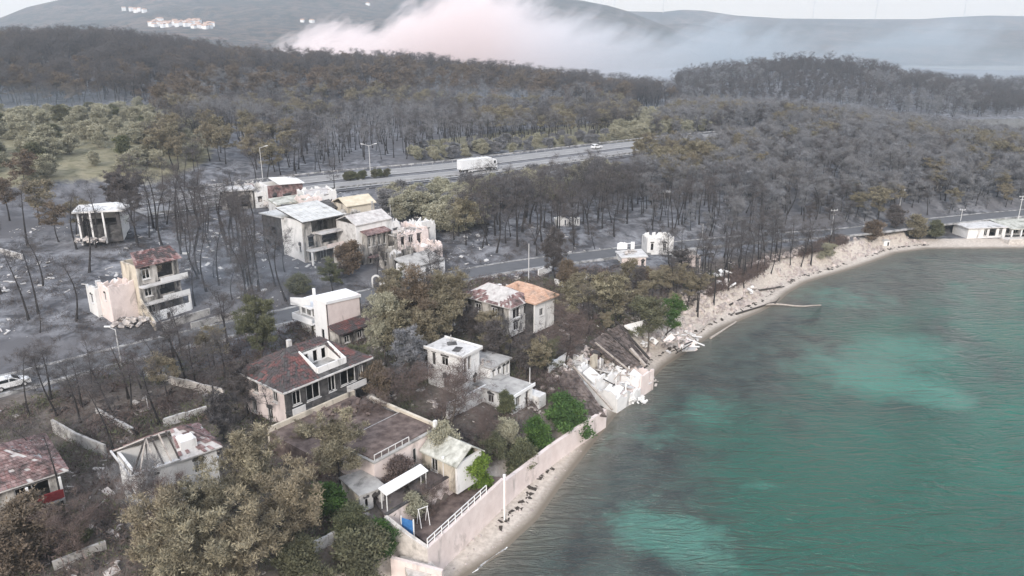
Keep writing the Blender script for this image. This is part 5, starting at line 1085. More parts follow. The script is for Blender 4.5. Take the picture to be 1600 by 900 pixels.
# garden walls
GW = [('grey_wall', 'bluish grey garden wall between the scorched left roof and the fallen-in house', [(83, 676), (122, 697), (166, 716)], 1.35, 'concrete'),
      ('low_wall', 'thin pale wall edging the dark lawn above the fallen-in house', [(150, 646), (207, 679)], .5, 'concrete_pale'),
      ('low_wall', 'thin pale wall running from the fallen-in house up to the burnt pines', [(257, 667), (325, 645)], .7, 'concrete_pale'),
      ('rubble_wall', 'broken pale rubble wall along the burnt garden left of the large burnt house', [(230, 592), (290, 606), (350, 622)], .9, 'stone'),
      ('garden_wall', 'wide pale garden wall among green bushes at the bottom edge', [(470, 874), (515, 852), (562, 828)], .9, 'concrete_pale'),
      ('low_wall', 'pale broken kerb wall below the brown pines at the bottom left', [(85, 892), (130, 872), (168, 858)], .6, 'concrete'),
      ('white_wall', 'tall white garden wall between the bare brown tree and the low house', [(700, 655), (733, 640), (765, 622)], 2.0, 'stucco_white'),
      ('white_wall', 'white boundary wall running up beside the low flat roofed house', [(756, 620), (784, 606)], 1.4, 'stucco_white'),
      ('white_wall', 'short white wall with pier left of the collapsed shore house', [(858, 583), (890, 562)], 1.1, 'stucco_clean'),
      ('garden_wall', 'pale broken wall behind the orange roofed house near the pole', [(842, 432), (862, 424)], 1.2, 'stucco_white'),
      ('garden_wall', 'fallen white wall section on the ash below the road near the round dark tree', [(866, 445), (892, 452)], .9, 'stucco_white'),
      ('low_wall', 'long pale kerb wall under the large burnt house, beside dead grass', [(555, 655), (600, 648), (640, 660)], .6, 'timber'),
      ('garden_wall', 'pale wall edge along the road left of the white house', [(300, 515), (340, 503), (395, 495)], .8, 'concrete'),
      ('terrace_wall', 'pale ashy wall on the slope at the far left above the scattered trunks', [(0, 396), (35, 406)], .8, 'concrete_pale')]
for nm, lab, pts, h, m in GW:
    gs = [G(*p) for p in pts]; r = empty(nm, tuple(gs[0] - [0, 0, .3]), 0, lab, 'wall'); o = Vector(r.location)
    for a, b in zip(gs[:-1], gs[1:]):
        d = Vector((b[0] - a[0], b[1] - a[1], 0)).normalized(); n = Vector((-d.y, d.x, 0)) * .28; A, B_ = Vector(a) - o, Vector(b) - o - d * .003
        k = max(1, int((B_ - A).length / 2.5))
        for i in range(k):
            p, q = A.lerp(B_, i / k), A.lerp(B_, (i + .985) / k); t1, t2 = h + RB.uniform(-.12, .05), h + RB.uniform(-.12, .05)
            MB().add([(p.x, p.y, p.z - .8), (q.x, q.y, q.z - .8), ((q + n).x, (q + n).y, q.z - .8), ((p + n).x, (p + n).y, p.z - .8), (p.x, p.y, p.z + t1 + .3), (q.x, q.y, q.z + t2 + .3), ((q + n).x, (q + n).y, q.z + t2 + .3), ((p + n).x, (p + n).y, p.z + t1 + .3)],
                     [(3, 2, 1, 0), (4, 5, 6, 7), (0, 1, 5, 4), (1, 2, 6, 5), (2, 3, 7, 6), (3, 0, 4, 7)]).build('wall', m, r)

# ------------------------------------------------------------------ the collapsed house on the shore
EC = empty('collapsed_house', tuple(P(964, 643, .3)), math.radians(50), 'collapsed white house with broken walls and slabs on the beach', 'house')
MB().box(.2, 10.4, .3, 3.6, -.8, 1.5).build('lower_floor', 'stucco_pink', EC); MB().box(-.4, 8.6, 3.65, 6.9, -.6, 2.9).build('middle_floor', 'stucco_white', EC); MB().box(-1.0, 6.8, 6.95, 11.5, -.4, 4.1).build('upper_floor', 'concrete_pale', EC)
def jag(a, b, z0, z1, mat='stucco_white', ops=(), rg=.8): wall(EC, a, b, z0, z1, .28, ops, mat, ragged=rg)
jag((0, 0), (3.4, 0), -.8, 2.4, ops=[(1.7, 2.6, 2.2, 2.9)], rg=.5); jag((3.45, -.1), (6.4, -.1), -.8, 1.7, 'stucco_white', rg=.6); jag((6.6, 0), (10.4, 0), -.8, 3.3, 'stucco_pink', ops=[(2.3, 3.1, 2.0, 3.5)], rg=.25); window(EC, (6.6, 0), (10.4, 0), -.8, (2.3, 3.1, 2.0, 3.5), glass=False, mull=0)
jag((10.4, .3), (10.4, 4.2), -.8, 3.0, 'stucco_pink', rg=1.3); jag((6.3, 3.4), (6.3, .3), 1.5, 3.4, 'stucco_white', rg=1.2); jag((-.1, 6.9), (-.1, .3), -.8, 3.0, 'stucco_white', rg=1.0)
jag((-.2, 3.62), (2.2, 3.62), 1.5, 4.3, rg=1.0); jag((3.2, 3.62), (5.2, 3.62), 1.5, 3.7, 'stucco_white', rg=.8); jag((6.4, 3.62), (8.6, 3.62), 1.5, 3.3, 'stucco_pink', rg=.7)
jag((-.9, 11.4), (-.9, 7.0), -.4, 5.6, 'stucco_white', rg=1.2); jag((-.6, 6.92), (2.4, 6.92), 2.9, 5.4, 'stucco_clean', rg=1.0); jag((3.3, 6.92), (5.0, 6.92), 2.9, 5.9, 'stucco_cream', rg=.6); jag((2.5, 9.8), (2.5, 7.2), 4.1, 6.0, 'stucco_white', rg=1.0)
MB().slab([(5.4, 4.2, 2.95), (6.9, 5.0, 5.6), (8.4, 5.8, 2.95)], .3).build('gable', 'stucco_cream', EC)
for q, m in [(((.2, 3.9, 3.0), (2.6, 3.8, 3.1), (2.5, 6.6, 4.4), (.3, 6.4, 4.2)), 'stucco_white'), (((2.9, 4.2, 4.2), (4.8, 4.0, 3.2), (5.0, 6.4, 3.0), (3.1, 6.6, 3.9)), 'concrete_pale'), (((.6, .6, 1.6), (3.0, .8, 2.6), (2.8, 3.2, 2.5), (.8, 3.3, 1.7)), 'stucco_white'),
             (((-.6, 7.4, 4.2), (1.6, 7.3, 5.2), (1.8, 9.6, 5.0), (-.4, 9.8, 4.3)), 'concrete_pale'), (((3.0, 7.4, 5.2), (5.2, 7.2, 4.3), (5.6, 9.4, 4.2), (3.3, 9.6, 5.0)), 'stucco_pink'), (((7.2, .5, 1.6), (9.4, .6, 1.7), (9.0, 2.8, 2.9), (7.0, 2.6, 2.6)), 'stucco_white'), (((4.0, .6, 2.2), (5.8, .5, 1.6), (5.9, 2.4, 1.6), (4.2, 2.6, 2.3)), 'concrete_pale')]:
    MB().slab(list(q), .2).build('roof_slab', m, EC)
for x, y, z in ((4.6, 3.2, 1.5), (8.2, 3.2, 1.5), (2.8, .4, 1.5), (5.4, 6.7, 2.9)): MB().bar((x, y, z), (x + .1, y + .05, z + 1.9), .22).build('column', 'stucco_white', EC)
MB().box(5.3, 6.4, 7.5, 8.6, 4.1, 5.4).build('rusty_tank', 'roof_red', EC)
rubble(EC, [(3, 5, 3.0), (5, 2, 1.6), (8, 2.5, 1.6), (1, 8, 4.2), (7.4, 4.6, 3.0), (4, -.8, .3)], 170, 1.6, .12, .8, 'stucco_white', hgt=.6); rubble(EC, [(5.5, 6, 3), (3, 9, 4.2), (7, 5, 3), (10, 1, .8)], 90, 1.8, .12, .7, 'rubble', hgt=.6)
for k in range(9): a_ = Vector((RB.uniform(.5, 8), RB.uniform(.8, 9), RB.uniform(2.4, 4.4))); b_ = a_ + Vector((RB.uniform(-2, 2), RB.uniform(-2, 2), RB.uniform(-.4, 1.2))); MB().bar(a_, b_, .12).build('beam', ('timber', 'wood_dark')[k % 2], EC)
def fallen_roof(label, q, mat, beams, name='collapsed_roof'):
    r = empty(name, tuple(P(*q[0])), 0, label, 'roof'); o = Vector(r.location); qq = [Vector(P(*p)) - o for p in q]
    MB().slab([tuple(p) for p in qq], .22).build('roof_plane', mat, r); tm = MB(); tiles(tm, qq[0], qq[1], qq[2], qq[3], 11, 16, .45, .1, .07); tm.build('roof_tiles', mat, r, kind='stuff')
    for (a, b, m, w_) in beams: MB().bar(Vector(P(*a)) - o, Vector(P(*b)) - o, w_).build('beam', m, r)
    return r
fallen_roof('brown fallen roof slope left of the collapsed white house', [(858, 640, 3.2), (948, 650, 2.6), (899, 578, 6.0), (880, 580, 6.0)], 'roof_brown', [((896, 573, 6.2), (957, 640, 3.0), 'timber', .25), ((875, 600, 5.6), (900, 640, 3.6), 'wood_dark', .2)])
fallen_roof('large brown fallen roof with a long bleached beam behind the collapsed white house', [(972, 575, 3.6), (1012, 566, 3.2), (968, 507, 6.4), (920, 535, 6.4)], 'roof_brown', [((960, 500, 6.8), (1014, 560, 3.6), 'wood_dark', .3), ((985, 545, 5.0), (1008, 572, 3.2), 'timber', .45), ((930, 535, 6.6), (985, 580, 3.8), 'timber', .2), ((945, 515, 6.7), (1000, 565, 3.7), 'wood_dark', .2)])
q = [P(975, 508, 6.0), P(1006, 500, 6.4), P(996, 524, 4.6)]; tw = empty('gable_wall', tuple(q[0] - [0, 0, 1.5]), 0, 'pale triangular gable wall standing behind the large brown fallen roof', 'wall'); o = Vector(tw.location)
MB().slab([tuple(Vector(p) - o) for p in q], .3).build('wall', 'stucco_white', tw)
DP = empty('rubble_heap', tuple(P(1060, 532, 2.6)), 0, 'heap of white broken wall slabs and timber beside the beach', 'rubble heap'); o = Vector(DP.location)
for k in range(26):
    q = Vector(P(RB.uniform(1038, 1086), RB.uniform(518, 552), RB.uniform(2.2, 3.8))) - o; sz = RB.uniform(.8, 2.6)
    MB().obox(q, sz, sz * RB.uniform(.2, .6), .2, (RB.uniform(-.9, .9), RB.uniform(-.9, .9), RB.random() * 3)).build('slab', ('stucco_white', 'stucco_pink', 'concrete_pale', 'rubble')[k % 4], DP)
for k in range(14):
    q = Vector(P(RB.uniform(1040, 1095), RB.uniform(515, 548), 3.6)) - o; d_ = Vector((RB.uniform(-1, 1), RB.uniform(-1, 1), RB.uniform(-.1, .7))) * 1.6
    MB().bar(q - d_, q + d_, .16).build('beam', ('timber', 'wood_dark', 'stucco_clean')[k % 3], DP)
for px, py, lab in ((1128, 432, 'upper small heap of white rubble under the blackened pines'), (1130, 447, 'lower small heap of white rubble under the blackened pines'), (1172, 455, 'pale slab of broken concrete at the top of the beach'), (915, 440, 'grey white heap of broken masonry beside the road'), (1010, 540, 'small white broken wall stump below the green pine'), (540, 640, 'grey white heap of debris at the right corner of the large burnt house'), (640, 545, 'pale debris in the shadow under the big grey brown trees')):
    g = G(px, py); r = empty('rubble_heap', tuple(g), RB.random(), lab, 'rubble heap'); w_ = 1.6
    for k in range(9): MB().obox((RB.uniform(-w_, w_), RB.uniform(-w_ * .6, w_ * .6), RB.uniform(.2, .9)), RB.uniform(.8, 2), RB.uniform(.4, 1), .25, (RB.uniform(-.7, .7), RB.uniform(-.7, .7), RB.random() * 3)).build('slab', ('stucco_white', 'rubble', 'stucco_clean')[k % 3], r)

# ------------------------------------------------------------------ beach: wrack, stones, driftwood
def along_shore(n, s0, s1, y0, y1, seed, sz0, sz1, flat, dense=None):
    R = np.random.default_rng(seed); mb_V = []; mb_F = []
    xs = R.uniform(-20, 110, n * 60); ys = R.uniform(y0, y1, n * 60); s = shore_dist(xs, ys); k = (s > s0) & (s < s1)
    if dense is not None: k &= R.random(len(xs)) < dense(xs, ys, s)
    xs, ys = xs[k][:n], ys[k][:n]; zs = H(xs, ys)
    for x, y, z in zip(xs, ys, zs):
        sz = sz0 + (sz1 - sz0) * R.random() ** 2.5; a = R.random() * 3.14; b = len(mb_V); c, s_ = math.cos(a), math.sin(a); w = sz * R.uniform(.4, 1); hh = sz * flat * R.uniform(.6, 1.2)
        for dx, dy, dz in [(-1,-.7,0),(1,-.8,0),(.9,.9,0),(-.8,.8,0),(-.5,-.4,1),(.6,-.3,.9),(.4,.5,1),(-.4,.4,.8)]:
            X_, Y_ = dx * sz / 2, dy * w / 2; mb_V.append((x + X_ * c - Y_ * s_, y + X_ * s_ + Y_ * c, z - .05 + dz * hh))
        mb_F += [(b + 4, b + 5, b + 6, b + 7), (b, b + 1, b + 5, b + 4), (b + 1, b + 2, b + 6, b + 5), (b + 2, b + 3, b + 7, b + 6), (b + 3, b, b + 4, b + 7)]
    return np.array(mb_V), [np.array(mb_F)]
M['wrack'] = mat_simple('dark_seaweed', (.03, .026, .022), (.085, .07, .06), 3, .95)
M['stones'] = mat_simple('beach_stones', (.27, .235, .22), (.56, .49, .455), .9, .95, (.13, .11, .10), .36)
V, F = along_shore(1500, 2.3, 3.3, 60, 200, 3, .25, 1.1, .15, lambda x, y, s: (vnoise(x, y, 5, 8) > .42) * 1.0); tag(mesh_obj('seaweed', np_mesh('seaweed', V, F, [M['wrack']])), kind='stuff')
V, F = along_shore(2600, 3.2, 9.5, 92, 196, 4, .25, 1.3, .5, lambda x, y, s: .25 + .75 * (vnoise(x, y, 6, 9) > .5)); tag(mesh_obj('rubble', np_mesh('rubble', V, F, [M['stones']])), kind='stuff')
V, F = along_shore(500, .6, 7, 60, 95, 6, .12, .45, .5); tag(mesh_obj('pebbles', np_mesh('pebbles', V, F, [M['stones']])), kind='stuff')
a, b = P(1196, 476, .5), P(1284, 478, .1); lg = empty('driftwood_log', tuple(a), 0, 'long dark log lying from the far beach out into the water', 'log'); d_ = Vector(b - a)
mb = MB()
for k in range(6): p0, p1 = d_ * (k / 6), d_ * ((k + 1.04) / 6); mb.tube((p0.x, p0.y + .5 * math.sin(k * 1.3), p0.z), (p1.x, p1.y + .5 * math.sin((k + 1) * 1.3), p1.z), .22 - .02 * k, .20 - .02 * k)
mb.build('trunk', 'timber', lg); MB().tube((2, .2, .2), (3.5, 2.0, .9), .12, .05).build('branch', 'wood_dark', lg)
for k, (x0, y0, x1, y1) in enumerate(((1150, 492, 1212, 474), (1110, 530, 1150, 505), (1185, 455, 1225, 450), (1088, 525, 1112, 500), (1140, 478, 1160, 468))):
    a, b = G(x0, y0) + [0, 0, .2], G(x1, y1) + [0, 0, .35]; r = empty('fallen_trunk', tuple(a), 0, ('dark trunk lying along the tip of the sand spit', 'bleached trunk lying on the narrow beach below the blackened pines', 'dark trunk lying on the upper sand of the far beach', 'bleached trunk leaning against the bank beside the white rubble', 'short dark trunk at the foot of the bank')[k], 'log')
    MB().tube((0, 0, 0), tuple(b - a), .22, .12).build('trunk', ('wood_dark', 'timber')[k in (1, 3)], r); MB().tube(tuple((b - a) * .6), tuple((b - a) * .75 + [.8, -.5, .7]), .1, .04).build('branch', ('wood_dark', 'timber')[k in (1, 3)], r)
V = []; sh_ = P(722, 898, .03); foam_pts = [P(a, b, .03) for a, b in ((742, 893), (760, 876), (775, 866), (792, 856))]
fo = MB()
for a, b in zip(foam_pts[:-1], foam_pts[1:]):
    for k in range(8):
        q = Vector(a).lerp(Vector(b), (k + RB.random()) / 8); fo.obox((q.x, q.y, .03), RB.uniform(.3, .8), RB.uniform(.06, .16), .02, (0, 0, .85 + RB.uniform(-.2, .2)))
fo.build('foam', 'stucco_clean', None, kind='stuff')

# ------------------------------------------------------------------ poles, lamps, vehicles
M['galv'] = mat_simple('galvanised_pole', (.48, .48, .48), (.60, .60, .60), 2, .7)
def pole(name, px, py, h, label, cat, arms=None, r=.11, head=None):
    g = G(px, py); o = empty(name, tuple(g - [0, 0, .3]), RB.random() * .4, label, cat); MB().tube((0, 0, 0), (0, 0, h + .3), r, r * .6, 8).build('pole', 'galv', o)
    for a in arms or ():
        MB().bar((-a[1], 0, h + .3 - a[0]), (a[1], 0, h + .3 - a[0]), .12).build('crossarm', 'galv', o)
        if len(a) > 2:
            for s in (-a[1] * .9, 0, a[1] * .9): MB().tube((s, 0, h + .36 - a[0]), (s, 0, h + .62 - a[0]), .07, .05, 6).build('insulator', 'stucco_clean', o)
    if head:
        for s in head:
            MB().bar((0, 0, h + .2), (s * 1.6, 0, h + .75), .09).build('arm', 'galv', o); MB().obox((s * 1.9, 0, h + .8), .8, .28, .14, (0, -s * .15, 0)).build('lamp_head', 'stucco_clean', o)
    return o
pole('utility_pole', 826, 440, 7.6, 'tall white pole standing beside the orange roofed house', 'pole')
pole('street_lamp', 190, 572, 5.6, 'white street lamp beside the road left of the three storey ruin', 'street lamp', head=(-.5,))
pole('utility_pole', 1298, 371, 7.2, 'utility pole with crossarm on the bank above the far beach', 'utility pole', arms=((.3, .9, 1), (1.3, .5)))
pole('utility_pole', 1402, 346, 5.6, 'utility pole by the coast road half hidden by trees, second from the far beach', 'utility pole', arms=((.3, .8, 1), (1.2, .6, 1)))
pole('utility_pole', 1500, 349, 6.6, 'utility pole behind the left end of the long shore building', 'utility pole', arms=((.3, .8, 1),))
pole('utility_pole', 1590, 346, 7.0, 'utility pole behind the long shore building at the right edge', 'utility pole', arms=((.3, 1.0, 1), (1.1, .6)))
pole('motorway_lamp', 579, 276, 9.0, 'tall double armed motorway lamp on the median near bushes', 'street lamp', head=(-1, 1))
pole('motorway_lamp', 411, 284, 9.5, 'tall motorway lamp rising behind the terraced houses', 'street lamp', head=(1,))
pole('utility_pole', 611, 352, 5.0, 'thin pole behind the grey lilac wall of the terraces', 'pole', r=.08)
pole('post', 1097, 372, 3.5, 'short pale post by the coast road right of the roofless outbuilding', 'post', r=.09)
pole('post', 231, 636, 1.8, 'white post in the burnt garden left of the large burnt house', 'post', r=.07)
M['car_white'] = t_ = NT('white_car_paint'); M['car_white'] = t_.finish((.72, .73, .74), .35, spec=.5)
M['tyre'] = mat_simple('tyre_rubber', (.02, .02, .02), (.04, .04, .04), 4, .9)
M['lamp_red'] = NT('red_lamp').finish((.30, .03, .03), .4); M['lamp_clear'] = NT('clear_lamp').finish((.6, .6, .58), .3)
def prism(prof, y0, y1):
    n = len(prof); V = [(x, y, z) for y in (y0, y1) for x, z in prof]
    return V, [tuple(range(n)), tuple(range(2 * n - 1, n - 1, -1))] + [(i, i + n, (i + 1) % n + n, (i + 1) % n) for i in range(n)]
def wheel(root, x, y, r, w=.22):
    o = MB().tube((x, y - w / 2, r), (x, y + w / 2, r), r, r, 14).build('wheel', 'tyre', root); MB().tube((x, y - w / 2 - .01, r), (x, y + w / 2 + .01, r), r * .58, r * .58, 10).build('rim', 'galv', o)
def car(name, loc_, rz, label):
    o = empty(name, loc_, rz, label, 'car'); L = 4.3
    body = [(-2.15, .35), (-2.18, .85), (-2.0, 1.0), (-1.0, 1.05), (1.0, 1.02), (1.95, .88), (2.15, .65), (2.15, .33)]
    mb = MB(); V, F = prism(body, -.88, .88); V = [(x, y * (1 - .06 * (z > .8) - .05 * (abs(x) > 1.9)), z) for x, y, z in V]; mb.add(V, F); mb.build('body', 'car_white', o)
    cab = [(-1.95, .98), (-1.6, 1.5), (-1.2, 1.58), (.1, 1.56), (1.05, 1.0)]
    mb = MB(); V, F = prism(cab, -.80, .80); V = [(x, y * (1 - .14 * (z > 1.3)), z) for x, y, z in V]; mb.add(V, F); mb.build('cabin', 'car_white', o)
    for s in (-1, 1):
        q = [(-1.55, 1.08), (-1.35, 1.45), (-.35, 1.47), (-.35, 1.08)], [(-.25, 1.08), (-.25, 1.47), (.1, 1.46), (.75, 1.08)]
        for w_ in q:
            MB().slab([(x, s * (.81 - .09 * max(0, (z - 1.08) / .45)), z) for x, z in (w_ if s < 0 else w_[::-1])], .015).build('side_window', 'glass', o)
    MB().slab([(.22, -.62, 1.51), (1.0, -.70, 1.055), (1.0, .70, 1.055), (.22, .62, 1.51)], -.015).build('windscreen', 'glass', o)
    MB().slab([(-1.92, .66, 1.06), (-1.66, .6, 1.47), (-1.66, -.6, 1.47), (-1.92, -.66, 1.06)], .015).build('rear_window', 'glass', o)
    for x in (-1.35, 1.35):
        for y in (-.82, .82): wheel(o, x, y, .33)
    for y in (-.62, .62): MB().obox((2.12, y, .72), .08, .36, .14).build('headlight', 'lamp_clear', o); MB().obox((-2.14, y, .82), .06, .2, .22).build('tail_light', 'lamp_red', o)
    MB().obox((2.16, 0, .45), .06, 1.5, .14).build('bumper', 'tyre', o)
    return o
def road_at(poly, px, py, off):
    q = ribbon_pts(poly, off, 1.0); X, Y = to_px(q[:, 0], q[:, 1], q[:, 2]); i = int(np.argmin(np.abs(X - px))); i = max(1, min(i, len(q) - 2)); d = q[i + 1] - q[i - 1]
    return q[i], math.atan2(d[1], d[0])
p, a = road_at(ROAD, 14, 615, -1.5); car('white_car', (p[0], p[1], p[2] + .01), a, 'white car on the coast road at the left edge')
p, a = road_at(HWY, 931, 236, 5.5); car('white_car', (p[0], p[1], p[2] + .07), a, 'distant white car on the motorway beyond the lorry')
p, a = road_at(HWY, 746, 262, -7.5); T_ = empty('lorry', (p[0], p[1], p[2] + .06), a, 'white articulated lorry driving on the motorway', 'lorry')
MB().box(-6.8, 4.2, -1.25, 1.25, 1.15, 3.95).build('trailer', 'car_white', T_); MB().box(-6.6, 5.5, -.5, .5, .75, 1.1).build('chassis', 'tyre', T_)
for y in (-1.26, 1.24): MB().box(-4.5, 1.8, y, y + .02, .5, 1.0).build('side_skirt', 'galv', T_)
cab = MB(); V, F = prism([(4.5, .55), (4.5, 3.6), (5.9, 3.3), (6.35, 2.2), (6.45, .55)], -1.2, 1.2); cab.add(V, F); cab.build('cab', 'car_white', T_)
MB().slab([(5.93, -1.0, 3.15), (6.32, -1.0, 2.2), (6.32, 1.0, 2.2), (5.93, 1.0, 3.15)], -.03).build('windscreen', 'glass', T_)
for y, s in ((-1.205, 1), (1.205, -1)): MB().box(5.0, 5.8, min(y, y - .0), y + .01, 2.1, 2.9).build('side_window', 'glass', T_)
for x in (-5.6, -4.3, -3.0, 4.4, 5.6):
    for y in (-1.05, 1.05): wheel(T_, x, y, .5, .35)

# ------------------------------------------------------------------ far things: village, wind turbines
xx, yy, zz, _o = MT; vx, vy = to_px(xx, yy, zz); vr = random.Random(3); front = yy < 2690
vm = MB(); vm.box(-6, 6, -4.5, 4.5, -4, 6); hw_ = bpy.data.meshes.new('wall'); hw_.from_pydata(vm.V, [], vm.F); hw_.materials.append(M['stucco_clean'])
vm = MB(); V, F = prism([(-6.6, 6), (0, 9), (6.6, 6)], -5, 5); vm.add(V, F); hr_ = bpy.data.meshes.new('roof'); hr_.from_pydata(vm.V, [], vm.F); hr_.materials.append(M['roof_orange'])
def hill_point(px, py):
    d2 = np.where(front, (vx - px) ** 2 + (vy - py) ** 2, 1e9); i = np.unravel_index(int(np.argmin(d2)), d2.shape); return xx[i], yy[i], zz[i]
for k in range(64):
    if k < 52: u = vr.random(); px = 240 + 88 * u; py = 39 + vr.uniform(-4, 5) + 4 * (u - .5)
    else: px, py = vr.choice(((215, 18), (480, 36), (476, 35), (585, 8), (205, 16), (222, 19))); px += vr.uniform(-8, 8); py += vr.uniform(-1, 1)
    x, y, z = hill_point(px, py); o = empty('village_house', (x + vr.uniform(-9, 9), y + vr.uniform(-14, 14), z + 1), vr.random() * 3, 'tiny white house in the village on the mountainside' if k < 52 else 'tiny white house standing apart on the mountainside', 'house', 'white houses of the mountain village' if k < 52 else 'single white houses on the mountainside')
    mesh_obj('wall', hw_, o); mesh_obj('roof', hr_, o)
tm_ = MB().tube((0, 0, -20), (0, 0, 78), 2.6, 1.5, 10); bl = []
tme = bpy.data.meshes.new('tower'); tme.from_pydata(tm_.V, [], tm_.F); tme.materials.append(M['galv'])
nme = MB().obox((0, -1, 79), 3, 8, 3.2); nm_ = bpy.data.meshes.new('nacelle'); nm_.from_pydata(nme.V, [], nme.F); nm_.materials.append(M['galv'])
bmb = MB(); V, F = prism([(-.4, 0), (1.6, 6), (.6, 38), (.2, 38), (-.6, 6)], -.25, .25); bmb.add(V, F); bme = bpy.data.meshes.new('blade'); bme.from_pydata(bmb.V, [], bmb.F); bme.materials.append(M['galv'])
for k, px in enumerate((950, 1022, 1243, 1335, 1465)):
    d_ = 3870; y_sky = np.interp(px, [900, 960, 1022, 1050, 1130, 1200, 1300, 1450, 1500], [24, 22, 23, 20, 28, 32, 33, 30, 28]); o = empty('wind_turbine', ((px - 800) / FPX * d_, d_, CZ + (60 - y_sky) / FPX * d_), .2 * k, ('leftmost of the faint wind turbines on the far ridge', 'faint wind turbine standing on the dip of the far ridge', 'middle one of the five faint wind turbines on the far ridge', 'faint wind turbine right of the middle one on the far ridge', 'rightmost of the faint wind turbines on the far ridge')[k], 'wind turbine')
    mesh_obj('tower', tme, o); mesh_obj('nacelle', nm_, o)
    for j in range(3): b_ = mesh_obj('blade', bme, o); b_.location = (0, -5.5, 79); b_.rotation_euler = (0, j * 2.0944 + k, 0)

